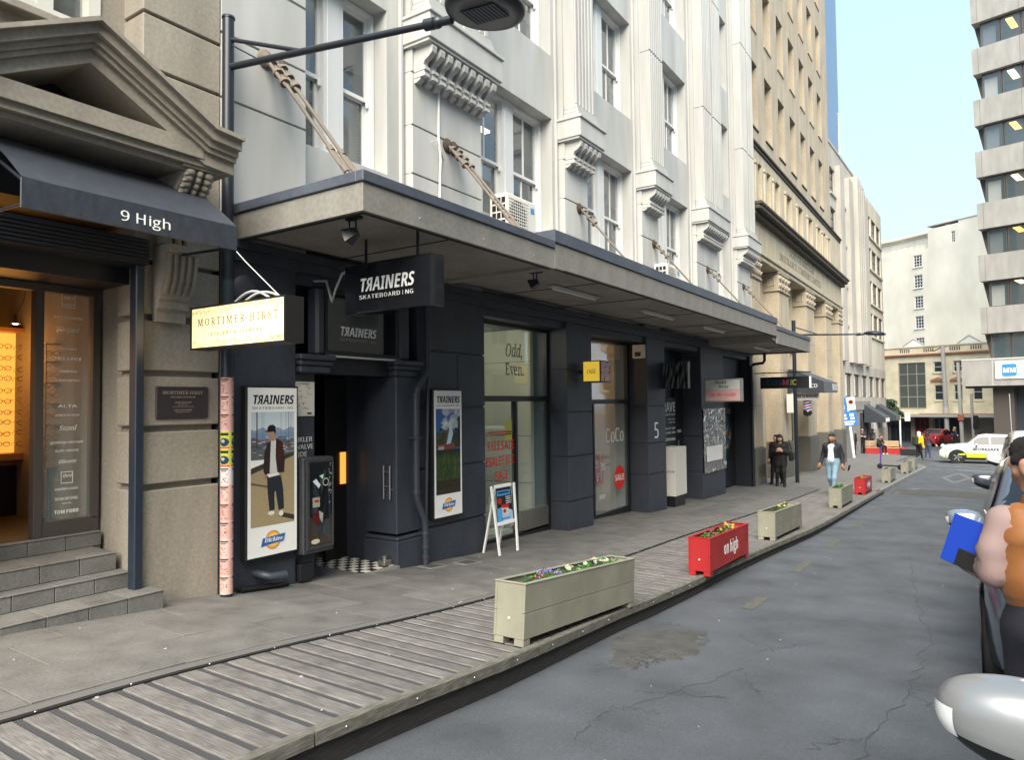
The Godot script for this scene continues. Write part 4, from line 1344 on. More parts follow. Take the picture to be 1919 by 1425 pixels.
	# the second one
	room(11.95, 14.45, -9.8, -0.7, 3.12, M.room_light, M.concrete, M.room_light)
	obj("shop_side_wall", bx(-9.6, -6.75, -0.68, 3.1, 14.20, 14.30), M.room_light, t)
	frame_front([[11.85, 12.70], [12.76, 14.42]], 11.85, 14.48, -6.55, -0.6, 1.76, 3.07, "shop_window")
	mat("warm_tube", Color(0.9, 0.8, 0.6), 0.5, {"emit": [Color(1.0, 0.72, 0.36), 1.0]})
	obj("shop_lamp", bx(-8.2, -8.0, 2.9, 2.95, 12.6, 13.4), M.warm_tube, t)
	var lamp := OmniLight3D.new()
	lamp.name = "boutique_light"
	lamp.light_color = Color(1.0, 0.78, 0.48); lamp.light_energy = 0.12; lamp.light_size = 0.15; lamp.shadow_enabled = true; lamp.omni_range = 5
	add_child(lamp)
	lamp.position = pt(-8.1, 2.75, 13.0)
	var im := Image.create(64, 96, false, Image.FORMAT_RGB8)
	im.fill(Color(0.20, 0.11, 0.07))
	ipoly(im, [[0.1, 0.95], [0.3, 0.35], [0.5, 0.2], [0.8, 0.5], [0.95, 1.0]], Color(0.42, 0.22, 0.14))
	idisc(im, 0.45, 0.28, 0.13, 0.1, Color(0.62, 0.42, 0.33))
	ipoly(im, [[0.3, 0.15], [0.5, 0.08], [0.62, 0.2], [0.66, 0.5], [0.56, 0.45], [0.52, 0.2], [0.36, 0.24]], Color(0.07, 0.04, 0.03))
	igrain(im, 0.05, 5)
	b = B.new()
	b.quad(pt(-7.9, 0.85, 12.95), pt(-7.9, 0.85, 13.85), pt(-7.9, 1.85, 13.85), pt(-7.9, 1.85, 12.95))
	obj("wall_picture", b, print_mat("boutique_picture", im), t)
	# the entrance of number five
	room(15.6, 18.0, -8.6, -0.75, 3.12, M.navy_dark, M.concrete)
	b = bx(-6.75, -6.6, -0.7, 2.05, 17.55, 18.08, 0.006)
	var d5 := obj("door", b, M.navy_dark, t)
	obj("kick_plate", bx(-6.6, -6.595, -0.66, -0.3, 17.6, 18.05), M.brushed, d5)
	obj("handle", bx(-6.59, -6.56, 0.2, 0.75, 17.62, 17.66, 0.008), M.steel, d5)
	obj("lock_plate", bx(-6.6, -6.58, 0.95, 1.02, 17.64, 17.86), M.cable_grey, d5)
	obj("door_case", bx(-6.85, -6.7, -0.7, 3.07, 15.55, 18.1), M.navy_dark, t)
	obj("ceiling_panel", bx(-6.7, -6.62, 2.1, 2.35, 16.8, 17.8), M.cable_grey, t)
	mat("spot", Color(0.9, 0.9, 0.9), 0.5, {"emit": [Color(1, 0.97, 0.9), 2.0]})
	obj("spot_light", bx(-6.5, -6.44, 2.98, 3.01, 16.1, 16.2), M.spot, t)
	# the last shop
	room(20.05, 22.9, -8.8, -0.95, 3.12, M.navy_dark, M.concrete)
	obj("shop_panel", bx(-6.75, -6.6, -0.9, 1.75, 21.0, 22.95), M.navy_dark, t)
	obj("pier_end", bx(-6.9, -6.08, -1.3, 3.2, 22.80, 23.12), M.navy_dark, t)
	obj("shop_fascia", bx(-6.75, -6.4, 2.45, 3.07, 20.05, 22.8), M.navy_dark, t)

func frame_front(bays: Array, s0: float, s1: float, x: float, y0: float, ym: float, y1: float, called: String):
	var b := bx(x - 0.06, x + 0.03, y0 - 0.05, y0 + 0.06, s0, s1)
	add(b, x - 0.06, x + 0.03, y1 - 0.06, y1, s0, s1)
	add(b, x - 0.06, x + 0.03, ym - 0.04, ym + 0.05, s0, s1)
	add(b, x - 0.061, x + 0.031, y0 - 0.05, y1, s0, s0 + 0.05)
	add(b, x - 0.061, x + 0.031, y0 - 0.05, y1, s1 - 0.09, s1)
	for i in bays.size() - 1:
		add(b, x - 0.061, x + 0.031, y0, ym, bays[i][1], bays[i + 1][0])
	var w := obj(called, b, M.black_frame, WB)
	for q in bays:
		obj("pane", bx(x - 0.02, x - 0.012, y0 + 0.06, ym - 0.04, q[0] + 0.02, q[1] - 0.02), M.shop_glass, w)
	obj("pane", bx(x - 0.02, x - 0.012, ym + 0.05, y1 - 0.06, s0 + 0.05, s1 - 0.09), M.shop_glass, w)

# the skate shop's mark: slanted capitals with the R turned round, a thin wide line below
func logo(parent: Node, o: Vector3, ax: Vector3, width: float, m1: Material, m2: Material, thin := true):
	text("lettering", "T\u042FAINERS", m1, parent, o, ax, Vector3.UP, width * 0.185, {"width": width, "align": 0.5, "weight": 700, "shear": 0.16, "depth": 0.003, "step": 6.0})
	if thin:
		var wd := "SKATEBOARDING"
		for i in wd.length():
			var k := (i + 0.5) / wd.length() - 0.5
			text("lettering", wd[i], m2, parent, o + ax * (k * width * 1.02) - Vector3.UP * width * 0.105, ax, Vector3.UP, width * 0.055, {"align": 0.5, "width": width * (0.058 if wd[i] != "I" else 0.011), "depth": 0.003, "step": 8.0})
# ---------------------------------------------------------------- the canopy
func canopy():
	var t := thing("street_canopy", "long flat canopy with dark capped fascia hung from the white building", "canopy", pt(-5.2, 3.3, 13))
	# [s0, s1, soffit underside, fascia bottom, cap bottom, top]
	for q in [[4.17, 7.37, 3.44, 3.38, 3.61, 3.73], [7.37, 18.66, 3.46, 3.40, 3.69, 3.87], [18.66, 22.85, 3.27, 3.22, 3.55, 3.68]]:
		var e: float = -4.28
		obj("roof", bx(-6.15, e - 0.05, q[2] + 0.06, q[5] - 0.06, q[0] + 0.05, q[1] - 0.01), M.canopy_cap, t)
		obj("soffit", bx(-6.15, e - 0.04, q[2], q[2] + 0.055, q[0] + 0.04, q[1] - 0.002), M.soffit, t)
		var b := bx(e - 0.035, e, q[3], q[4] + 0.02, q[0], q[1] - 0.001, 0.004)
		if q[0] < 5: add(b, e - 0.03, e + 0.006, q[3] + 0.01, q[4] - 0.04, q[1], q[1] + 0.25, 0.004)
		if q[0] > 7: add(b, -6.1, e - 0.036, q[3] + 0.06, q[4] + 0.02, q[0] + 0.01, q[0] + 0.04)
		if q[0] < 5: add(b, -6.1, e - 0.036, q[3], q[4] + 0.02, q[0], q[0] + 0.035, 0.004)
		if q[0] > 18: add(b, -6.1, e - 0.036, q[3], q[4] + 0.02, q[1] - 0.035, q[1], 0.004)
		obj("fascia", b, M.canopy_fascia, t)
		b = bx(e - 0.06, e + 0.022, q[4] + 0.021, q[5], q[0] - 0.02, q[1] - 0.001, 0.008)
		if q[0] < 5: add(b, -6.12, e - 0.061, q[4] + 0.021, q[5], q[0] - 0.022, q[0] + 0.06, 0.008)
		if q[0] > 7: add(b, -6.12, e - 0.061, q[4] + 0.021, q[5], q[0] - 0.018, q[0] + 0.06, 0.008)
		if q[0] > 18: add(b, -6.12, e - 0.061, q[4] + 0.021, q[5], q[1] - 0.06, q[1] + 0.02, 0.008)
		obj("cap_flashing", b, M.canopy_cap, t)
		b = bx(e - 0.10, e - 0.036, q[3] + 0.005, q[3] + 0.05, q[0] + 0.036, q[1])
		if q[0] < 5: add(b, -6.1, e - 0.101, q[3] + 0.005, q[3] + 0.05, q[0] + 0.036, q[0] + 0.10)
		obj("soffit_trim", b, M.fascia, t)
	obj("beam", bx(-6.1, -4.33, 3.40, 3.47, 7.36, 7.50, 0.006), M.soffit, t)
	obj("beam", bx(-6.1, -4.33, 3.30, 3.47, 18.5, 18.72, 0.006), M.soffit, t)
	var b := B.new()
	for s in [5.6, 9.0, 10.8, 13.2, 15.4, 17.2, 20.6]: add(b, -6.1, -4.4, 3.432 if s < 7 else (3.452 if s < 18.6 else 3.262), 3.45 if s < 7 else (3.47 if s < 18.6 else 3.28), s, s + 0.012)
	obj("soffit_joint", b, M.fascia, t)
	b = B.new()
	for s in [4.9, 5.9, 6.9, 8.2, 9.4, 10.6, 11.8, 13, 14.2, 15.4, 16.6, 17.8]: b.lathe([[0.012, 0], [0.01, 0.004], [0.001, 0.005]], pt(-4.28, 3.47, s), Vector3.RIGHT, 8)
	stuff(obj("rivet", b, M.steel, t))
	# tie rods from rosettes on the wall
	for q in [[4.56, 1], [4.70, 0], [7.56, 1], [7.70, 0], [11.44, 1], [15.02, 1], [18.8, 1], [22.3, 1]]:
		var a := pt(-6.06, 5.36, q[0])
		var e := pt(-4.75, 3.78, q[0] - 0.02)
		var at := func(f: float) -> Vector3: return a.lerp(e, f)
		b = B.new()
		b.tube([at.call(0.18), at.call(1.0)], 0.019, 8)
		var rod := obj("tie_rod", b, M.rope, t)
		b = B.new()
		for k in [-0.028, 0.028]: b.tube([at.call(0.02) + Vector3(0, 0, k), at.call(0.2) + Vector3(0, 0, k), at.call(0.27)], [0.022, 0.022, 0.014], 6)
		for f in [0.04, 0.12, 0.2]: b.tube([at.call(f), at.call(f + 0.018)], 0.055, 8)
		obj("strap", b, M.rope, rod)
		b = B.new()
		for k in [-0.03, 0.03]: b.tube([at.call(0.74), at.call(0.76) + Vector3(0, 0, k), at.call(0.86) + Vector3(0, 0, k), at.call(0.885)], 0.016, 6)
		b.tube([at.call(0.72), at.call(0.755)], 0.032, 8)
		b.tube([at.call(0.87), at.call(0.91)], 0.03, 8)
		obj("turnbuckle", b, M.rope, rod)
		b = B.new()
		b.lathe([[0.10, 0.0], [0.105, 0.015], [0.085, 0.03], [0.05, 0.05], [0.03, 0.07]], a - Vector3(0.04, 0, 0), Vector3.RIGHT, 14)
		obj("rosette", b, M.rusty if q[0] > 6 else M.rope, rod)
	# lights under it
	var i := 0
	for q in [[8.68, 10.12, "first"], [12.0, 13.53, "second"], [15.37, 16.9, "third"], [19.53, 21.3, "fourth"]]:
		var y := 3.455 if q[0] < 18 else 3.265
		var d := thing("batten_light", "unlit fluorescent batten under the canopy soffit, %s along from the street corner end" % q[2], "light fitting", pt(-5.1, y, q[0]), "batten lights under the canopy")
		obj("housing", bx(-5.16, -5.04, y - 0.035, y, q[0], q[1], 0.01), M.cable_grey, d)
		b = B.new()
		b.tube([pt(-5.1, y - 0.05, q[0] + 0.06), pt(-5.1, y - 0.05, q[1] - 0.06)], 0.02, 8)
		obj("tube", b, M.white, d)
		i += 1
	for q in [[-4.62, 4.42, 3.44, "near the corner"], [-4.72, 7.7, 3.46, "by the canopy step"]]:
		var o := pt(q[0], q[2], q[1])
		var d := thing("floodlight", "small black floodlight hanging under the canopy " + q[3], "floodlight", o, "floodlights under the canopy")
		b = bx(q[0] - 0.12, q[0] + 0.06, q[2] - 0.03, q[2], q[1] - 0.03, q[1] + 0.03, 0.008)
		b.tube([o + Vector3(-0.05, -0.02, 0.04), o + Vector3(-0.04, -0.14, 0.04)], 0.008, 6)
		b.tube([o + Vector3(-0.05, -0.02, -0.04), o + Vector3(-0.04, -0.14, -0.04)], 0.008, 6)
		obj("bracket", b, M.lamp_black, d)
		b = B.new()
		b.xf = Transform3D(Basis(Vector3.BACK, 0.45) * Basis(Vector3.UP, 0.3), o + Vector3(-0.045, -0.155, 0))
		b.loft([PackedVector3Array([Vector3(0.05, 0.03, 0.03), Vector3(0.05, 0.03, -0.03), Vector3(0.05, -0.03, -0.03), Vector3(0.05, -0.03, 0.03)]), PackedVector3Array([Vector3(-0.07, 0.065, 0.065), Vector3(-0.07, 0.065, -0.065), Vector3(-0.07, -0.065, -0.065), Vector3(-0.07, -0.065, 0.065)])], true, true, false)
		obj("lamp_head", b, M.lamp_black, d)

# ---------------------------------------------------------------- signs and posters
func emblem(parent: Node, o: Vector3, w: float, tone := 1.0):   # round orange work-wear mark with a blue slanted banner
	var ax := Vector3(0, 0, -1)
	for q in [[0.5, "mark_red", Color(0.55, 0.14, 0.05), 0.001], [0.46, "mark_orange", Color(0.80, 0.36, 0.05), 0.002], [0.36, "mark_yellow", Color(0.85, 0.55, 0.12), 0.003]]:
		var b := B.new()
		b.lathe([[q[0] * w * 0.72, 0], [q[0] * w * 0.72, 0.0005]], o + Vector3(q[3], 0, 0), Vector3.RIGHT, 24)
		obj("emblem_disc", b, M[q[1]] if M.has(q[1]) else mat(q[1], q[2], 0.5), parent)
	for q in [[1.0, "mark_white", Color(0.75, 0.75, 0.75), 0.004], [0.95, "mark_blue", Color(0.03, 0.11, 0.35), 0.005]]:
		var b := B.new()
		var hh: float = 0.16 * w * q[0]
		var hw: float = 0.55 * w * q[0]
		b.quad(o + ax * -hw * 1.08 + Vector3(q[3], -hh * 1.25, 0), o + ax * hw * 0.92 + Vector3(q[3], -hh * 0.75, 0), o + ax * hw * 1.08 + Vector3(q[3], hh * 1.25, 0), o + ax * -hw * 0.92 + Vector3(q[3], hh * 0.75, 0))
		obj("emblem_banner", b, M[q[1]] if M.has(q[1]) else mat(q[1], q[2], 0.5), parent)
	text("lettering", "Dickies", M.letter_white, parent, o + Vector3(0.006, -0.055 * w, 0), ax, Vector3(0, 1, 0) + ax * 0.0, 0.15 * w, {"width": 0.82 * w, "align": 0.5, "weight": 700, "shear": 0.25, "depth": 0.001, "font": "Droid Serif"})

func poster_photo(n: int) -> Image:
	var im := Image.create(200, 480, false, Image.FORMAT_RGB8)
	var r := RandomNumberGenerator.new()
	r.seed = 40 + n
	if n == 0:      # a man in a cap and dark jacket on a gravel quay before masts and hills
		for y in 480: im.fill_rect(Rect2i(0, y, 200, 1), Color(0.70, 0.76, 0.80).lerp(Color(0.80, 0.83, 0.84), y / 100.0))
		var hill := []
		for i in 12: hill.append([i / 11.0, 0.15 + 0.015 * sin(i * 1.7)])
		ipoly(im, hill + [[1, 0.22], [0, 0.22]], Color(0.52, 0.58, 0.66))
		irect(im, 0, 0.185, 1, 0.25, Color(0.45, 0.55, 0.66))
		irect(im, 0, 0.245, 1, 0.42, Color(0.36, 0.38, 0.40))
		for i in 90: idisc(im, r.randf(), r.randf_range(0.22, 0.40), 0.05, 0.006, [Color(0.7, 0.7, 0.7), Color(0.25, 0.26, 0.3), Color(0.45, 0.3, 0.28), Color(0.55, 0.6, 0.62)][r.randi() % 4])
		for q in [[0.12, 0.026], [0.245, 0.008], [0.29, 0.006], [0.68, 0.006], [0.86, 0.014], [0.92, 0.006], [0.8, 0.004]]: irect(im, q[0], 0, q[0] + q[1], 0.32, Color(0.25, 0.22, 0.2))
		ipoly(im, [[0, 0.52], [1, 0.37], [1, 1], [0, 1]], Color(0.62, 0.56, 0.43))
		ipoly(im, [[0, 0.49], [1, 0.36], [1, 0.40], [0, 0.54]], Color(0.23, 0.22, 0.2))
		ipoly(im, [[0, 0.61], [0.45, 0.66], [0.45, 0.675], [0, 0.63]], Color(0.36, 0.33, 0.27))
		igrain(im, 0.09, 9, Rect2(0, 0.5, 1, 0.5))
		igrain(im, 0.05, 10, Rect2(0, 0, 1, 0.5))
		ipoly(im, [[0.7, 0.9], [1, 0.94], [1, 0.985], [0.62, 0.93]], Color(0.22, 0.2, 0.17))
		ipoly(im, [[0.36, 0.565], [0.68, 0.555], [0.74, 0.70], [0.76, 0.87], [0.63, 0.88], [0.56, 0.70], [0.53, 0.72], [0.54, 0.87], [0.42, 0.875], [0.38, 0.72]], Color(0.16, 0.17, 0.20))
		idisc(im, 0.46, 0.895, 0.075, 0.018, Color(0.85, 0.84, 0.80)); idisc(im, 0.69, 0.91, 0.055, 0.024, Color(0.86, 0.85, 0.82))
		ipoly(im, [[0.44, 0.255], [0.60, 0.245], [0.72, 0.27], [0.78, 0.42], [0.76, 0.545], [0.32, 0.555], [0.28, 0.52], [0.30, 0.36], [0.36, 0.28]], Color(0.19, 0.15, 0.16))
		ipoly(im, [[0.60, 0.255], [0.73, 0.28], [0.74, 0.40], [0.62, 0.44]], Color(0.27, 0.13, 0.13))
		ipoly(im, [[0.45, 0.255], [0.57, 0.25], [0.56, 0.40], [0.60, 0.54], [0.42, 0.545]], Color(0.78, 0.77, 0.75))
		ipoly(im, [[0.36, 0.548], [0.62, 0.54], [0.66, 0.565], [0.40, 0.58]], Color(0.85, 0.85, 0.83))
		idisc(im, 0.33, 0.575, 0.03, 0.018, Color(0.62, 0.45, 0.38)); idisc(im, 0.68, 0.56, 0.03, 0.016, Color(0.62, 0.45, 0.38))
		ipoly(im, [[0.39, 0.17], [0.55, 0.165], [0.56, 0.22], [0.52, 0.26], [0.44, 0.255], [0.385, 0.215]], Color(0.66, 0.49, 0.42))
		ipoly(im, [[0.30, 0.176], [0.37, 0.163], [0.375, 0.135], [0.42, 0.118], [0.50, 0.115], [0.555, 0.13], [0.565, 0.182], [0.54, 0.20], [0.52, 0.175], [0.38, 0.178]], Color(0.10, 0.10, 0.11))
	else:           # sky and bare trees over tall grass, someone standing on a ramp
		for y in 480: im.fill_rect(Rect2i(0, y, 200, 1), Color(0.16, 0.33, 0.58))
		for i in 46: idisc(im, r.randf_range(0.3, 1.1), r.randf_range(-0.02, 0.24), r.randf_range(0.05, 0.16), r.randf_range(0.015, 0.05), Color(0.75, 0.77, 0.78).lerp(Color(0.5, 0.55, 0.6), r.randf()))
		irect(im, 0, 0.28, 1, 0.46, Color(0.16, 0.18, 0.13))
		for i in 60: idisc(im, r.randf(), r.randf_range(0.24, 0.42), 0.06, 0.02, Color(0.10, 0.13, 0.08).lerp(Color(0.26, 0.27, 0.16), r.randf()))
		ipoly(im, [[0.9, 0.1], [1, 0.08], [1, 0.4], [0.9, 0.4]], Color(0.1, 0.11, 0.14))
		ipoly(im, [[0.05, 0.42], [0.7, 0.40], [0.8, 0.47], [0.1, 0.5]], Color(0.45, 0.24, 0.17))
		irect(im, 0.1, 0.44, 0.32, 0.49, Color(0.6, 0.6, 0.58))
		irect(im, 0, 0.48, 1, 0.92, Color(0.10, 0.15, 0.07))
		for i in 900:
			var x := r.randf()
			var y := r.randf_range(0.5, 0.86)
			var lean := r.randf_range(-0.06, 0.06)
			ipoly(im, [[x, y + 0.07], [x + 0.012, y + 0.07], [x + lean + 0.006, y - 0.02]], Color(0.08, 0.12, 0.05).lerp(Color(0.36, 0.46, 0.24), r.randf()))
		for y in range(400, 480): im.fill_rect(Rect2i(0, y, 200, 1), Color(0.13, 0.12, 0.09).lerp(Color(0.24, 0.2, 0.15), r.randf()))
		ipoly(im, [[0.42, 0.42], [0.50, 0.28], [0.46, 0.2], [0.55, 0.14], [0.66, 0.2], [0.7, 0.3], [0.6, 0.41]], Color(0.66, 0.73, 0.80))
		ipoly(im, [[0.36, 0.36], [0.5, 0.2], [0.54, 0.25], [0.44, 0.4]], Color(0.36, 0.27, 0.17))
		idisc(im, 0.50, 0.135, 0.05, 0.022, Color(0.55, 0.43, 0.36))
		igrain(im, 0.05, 11)
	return im

func poster(s0: float, s1: float, label: String, n: int):
	var y0 := 0.235
	var y1 := 1.925
	var t := thing("poster_lightbox", label, "poster box", pt(-6.05, y0, (s0 + s1) / 2), "tall poster boxes by the skate shop door")
	var b := bx(-6.095, -6.005, y0 - 0.02, y1 + 0.02, s0 - 0.02, s1 + 0.02, 0.006)
	var c := obj("case", b, M.black_frame, t)
	b = B.new()
	b.quad(pt(-6.0025, y0, s0), pt(-6.0025, y0, s1), pt(-6.0025, y1, s1), pt(-6.0025, y1, s0))
	obj("poster_sheet", b, M.white, t)
	b = B.new()
	b.quad(pt(-6.0005, y0 + 0.30, s0 + 0.035), pt(-6.0005, y0 + 0.30, s1 - 0.035), pt(-6.0005, y1 - 0.245, s1 - 0.035), pt(-6.0005, y1 - 0.245, s0 + 0.035))
	obj("photo_print", b, print_mat("poster_photo%d" % n, poster_photo(n)), t)
	logo(t, pt(-6.002, y1 - 0.165, (s0 + s1) / 2), Vector3(0, 0, -1), s1 - s0 - 0.10, M.letter_black, M.letter_grey)
	emblem(t, pt(-6.0015, y0 + 0.15, (s0 + s1) / 2), 0.26)

func signs():
	poster(4.29, 4.885, "tall poster box with a man in a cap, between the papered pipe and the doorway", 0)
	poster(7.12, 7.71, "tall poster box with grass and blue sky, beside the dress shop window", 1)
	# hanging box of the skate shop
	var t := thing("hanging_sign", "black hanging box sign with slanted white lettering under the canopy corner", "sign", pt(-4.82, 2.67, 5.1))
	obj("case", bx(-5.40, -4.24, 2.67, 3.17, 5.0, 5.2, 0.008), M.black_gloss, t)
	var b := bx(-5.2, -5.18, 3.17, 3.44, 5.09, 5.11)
	add(b, -4.5, -4.48, 3.17, 3.44, 5.09, 5.11)
	obj("hanger", b, M.lamp_black, t)
	b = B.new()
	b.tube([pt(-5.42, 3.16, 5.1), pt(-5.55, 3.12, 5.1), pt(-5.7, 2.98, 5.15), pt(-5.75, 2.85, 5.15), pt(-5.9, 3.1, 5.2), pt(-6.1, 3.12, 5.2)], 0.014, 6)
	obj("cable", b, M.cable_grey, t)
	logo(t, pt(-4.82, 2.88, 4.998), Vector3.RIGHT, 0.72, M.letter_white, M.letter_white)
	# glowing sign of the optician
	t = thing("projecting_sign", "glowing cream patterned light box sign projecting from the pipe beside the optician", "sign", pt(-5.1, 2.24, 3.6))
	b = bx(-5.74, -4.46, 2.235, 2.25, 3.52, 3.70)
	add(b, -5.74, -4.46, 2.59, 2.605, 3.52, 3.70)
	add(b, -5.74, -5.72, 2.25, 2.59, 3.52, 3.70)
	add(b, -4.48, -4.46, 2.25, 2.59, 3.52, 3.70)
	add(b, -5.72, -4.48, 2.25, 2.59, 3.66, 3.69)
	obj("case", b, mat("old_metal", Color(0.05, 0.045, 0.04), 0.5, {"metal": 0.4, "tex": ["grit", 3.0]}), t)
	var im := Image.create(320, 90, false, Image.FORMAT_RGB8)
	im.fill(Color(0.97, 0.87, 0.66))
	var r := RandomNumberGenerator.new()
	r.seed = 12
	for i in 46:
		for row in 2:
			var x := i / 45.0
			var y := r.randf_range(0.03, 0.17) if row == 0 else r.randf_range(0.84, 0.97)
			for k in 3: idisc(im, x + r.randf_range(-0.012, 0.012), y + r.randf_range(-0.04, 0.04), r.randf_range(0.003, 0.009), r.randf_range(0.02, 0.05), Color(0.85, 0.72, 0.5))
	var sm := print_mat("optician_sign_print", im, {"glow": 0.12})
	b = B.new()
	b.quad(pt(-5.72, 2.25, 3.525), pt(-4.48, 2.25, 3.525), pt(-4.48, 2.59, 3.525), pt(-5.72, 2.59, 3.525))
	obj("sign_face", b, sm, t)
	mat("letter_brown", Color(0.07, 0.05, 0.035), 0.6)
	text("lettering", "M O R T I M E R   H I R S T", M.letter_brown, t, pt(-5.09, 2.435, 3.523), Vector3.RIGHT, Vector3.UP, 0.062, {"font": "Droid Serif", "align": 0.5, "width": 1.08, "depth": 0.001})
	text("lettering", "E Y E C A R E   &   E Y E W E A R", M.letter_brown, t, pt(-5.09, 2.345, 3.523), Vector3.RIGHT, Vector3.UP, 0.030, {"align": 0.5, "width": 0.68, "depth": 0.001})
	text("lettering", "EST 1951", M.letter_brown, t, pt(-4.50, 2.27, 3.523), Vector3.RIGHT, Vector3.UP, 0.026, {"align": 1.0, "width": 0.15, "depth": 0.001})
	var al := AreaLight3D.new()
	al.name = "optician_sign_light"
	al.area_size = Vector2(1.2, 0.32); al.light_color = Color(1.0, 0.88, 0.66); al.light_energy = 0.04; al.shadow_enabled = true
	add_child(al)
	al.position = pt(-5.1, 2.42, 3.515)
	al.rotation = Vector3(0, PI, 0)
	b = B.new()
	b.tube([pt(-5.75, 2.3, 3.62), pt(-5.9, 2.32, 3.8), pt(-5.97, 2.3, 3.97)], 0.02, 6)
	b.tube([pt(-5.75, 2.55, 3.62), pt(-5.9, 2.55, 3.8), pt(-5.97, 2.55, 3.97)], 0.02, 6)
	obj("bracket", b, M.lamp_black, t)
	b = B.new()
	for k in 2:
		var arc := []
		for i in 9: arc.append(pt(-5.35 + i * 0.07 + k * 0.14, 2.605 + sin(i * PI / 8) * (0.10 - k * 0.02), 3.66))
		b.tube(arc, 0.012, 6)
	obj("conduit_loop", b, M.cable_grey, t)
	b = B.new()
	b.tube([pt(-4.62, 2.61, 3.6), pt(-5.0, 2.93, 3.55), pt(-5.08, 3.02, 3.52)], 0.005, 5)
	obj("stay_wire", b, M.cable_grey, t)
	# sticker-covered display box
	t = thing("display_box", "grey glazed wall box full of stickers left of the skate shop door", "display box", pt(-6.02, 0.16, 5.14))
	obj("case", bx(-6.17, -5.955, 0.16, 1.18, 4.93, 5.35, 0.012), mat("worn_grey", Color(0.10, 0.105, 0.115), 0.5, {"tex": ["grit", 3.0], "detail": ["blot", 2.0]}), t)
	im = Image.create(120, 280, false, Image.FORMAT_RGB8)
	im.fill(Color(0.10, 0.11, 0.12))
	irect(im, 0, 0.66, 1, 1, Color(0.24, 0.19, 0.15))
	r.seed = 5
	for i in 26: ipoly(im, [[r.randf(), r.randf()], [r.randf(), r.randf()], [r.randf(), r.randf()]], Color(0.08, 0.09, 0.1, 1).lerp(Color(0.22, 0.25, 0.26), r.randf()))
	ipoly(im, [[0.12, 0.22], [0.28, 0.19], [0.48, 0.27], [0.40, 0.31]], Color(0.80, 0.85, 0.88))
	ipoly(im, [[0.42, 0.16], [0.62, 0.14], [0.58, 0.20]], Color(0.75, 0.85, 0.8))
	idisc(im, 0.72, 0.24, 0.14, 0.05, Color(0.75, 0.72, 0.68)); idisc(im, 0.72, 0.24, 0.11, 0.038, Color(0.1, 0.1, 0.1))
	irect(im, 0.12, 0.42, 0.45, 0.54, Color(0.62, 0.6, 0.55)); irect(im, 0.2, 0.45, 0.4, 0.48, Color(0.6, 0.15, 0.12))
	ipoly(im, [[0.1, 0.62], [0.4, 0.58], [0.55, 0.7], [0.3, 0.78]], Color(0.32, 0.10, 0.10))
	ipoly(im, [[0.4, 0.58], [0.6, 0.62], [0.56, 0.74], [0.44, 0.68]], Color(0.62, 0.62, 0.6))
	idisc(im, 0.25, 0.95, 0.2, 0.03, Color(0.75, 0.72, 0.65))
	for i in 24: idisc(im, r.randf_range(0.87, 0.99), r.randf_range(0.0, 0.7), 0.03, 0.008, Color(0.5, 0.52, 0.55))
	igrain(im, 0.03, 3)
	b = B.new()
	b.quad(pt(-5.953, 0.24, 5.02), pt(-5.953, 0.24, 5.32), pt(-5.953, 1.12, 5.32), pt(-5.953, 1.12, 5.02))
	obj("sticker_print", b, print_mat("sticker_print", im, {"rough": 0.15}), t)
	b = bx(-5.957, -5.945, 0.20, 0.23, 4.97, 5.34, 0.004)
	add(b, -5.957, -5.945, 1.13, 1.16, 4.97, 5.34, 0.004)
	add(b, -5.957, -5.945, 0.23, 1.13, 4.97, 5.01, 0.004)
	add(b, -5.957, -5.945, 0.23, 1.13, 5.325, 5.345, 0.004)
	obj("door_frame", b, M.worn_grey, t)
	# notice and painted words
	t = thing("notice_board", "white framed plan notice on the dark wall above the sprinkler lettering", "notice", pt(-6.17, 1.62, 5.11))
	obj("plate", bx(-6.178, -6.165, 1.625, 2.005, 4.972, 5.262, 0.003), M.off_white, t)
	b = B.new()
	r.seed = 8
	for i in 26:
		var s := r.randf_range(5.0, 5.2)
		var y := r.randf_range(1.70, 1.95)
		if i % 2: add(b, -6.165, -6.1635, y, y + 0.004, s, s + r.randf_range(0.02, 0.05))
		else: add(b, -6.165, -6.1635, y, y + r.randf_range(0.01, 0.04), s, s + 0.003)
	add(b, -6.165, -6.1635, 1.645, 1.665, 5.16, 5.22)
	obj("plan_print", b, M.letter_black, t)
	text("lettering", "EVACUATION PLAN", M.letter_black, t, pt(-6.164, 1.975, 5.11), Vector3(0, 0, -1), Vector3.UP, 0.012, {"align": 0.5, "depth": 0.001, "step": 8.0})
	t = thing("painted_notice", "white painted sprinkler valve wording on the dark wall left of the doorway", "lettering", pt(-6.178, 1.2, 5.08))
	for q in [["SPRINKLER", 1.345, 0.40], ["STOP VALVE", 1.265, 0.42], ["INSIDE", 1.185, 0.25]]:
		text("lettering", q[0], M.letter_white, t, pt(-6.179, q[1], 5.04), Vector3(0, 0, -1), Vector3.UP, 0.052, {"align": 0.5, "width": q[2], "depth": 0.001})
	# yellow cube sign
	t = thing("cube_sign", "small yellow cube sign projecting from the pier between the two dress shops", "sign", pt(-5.76, 2.13, 11.4))
	obj("case", bx(-5.945, -5.585, 2.11, 2.50, 11.19, 11.60, 0.006), M.black_frame, t)
	mat("sign_yellow", Color(0.62, 0.50, 0.10), 0.5, {"emit": [Color(0.85, 0.70, 0.18), 0.10]})
	b = B.new()
	b.quad(pt(-5.925, 2.13, 11.188), pt(-5.605, 2.13, 11.188), pt(-5.605, 2.48, 11.188), pt(-5.925, 2.48, 11.188))
	obj("sign_face", b, M.sign_yellow, t)
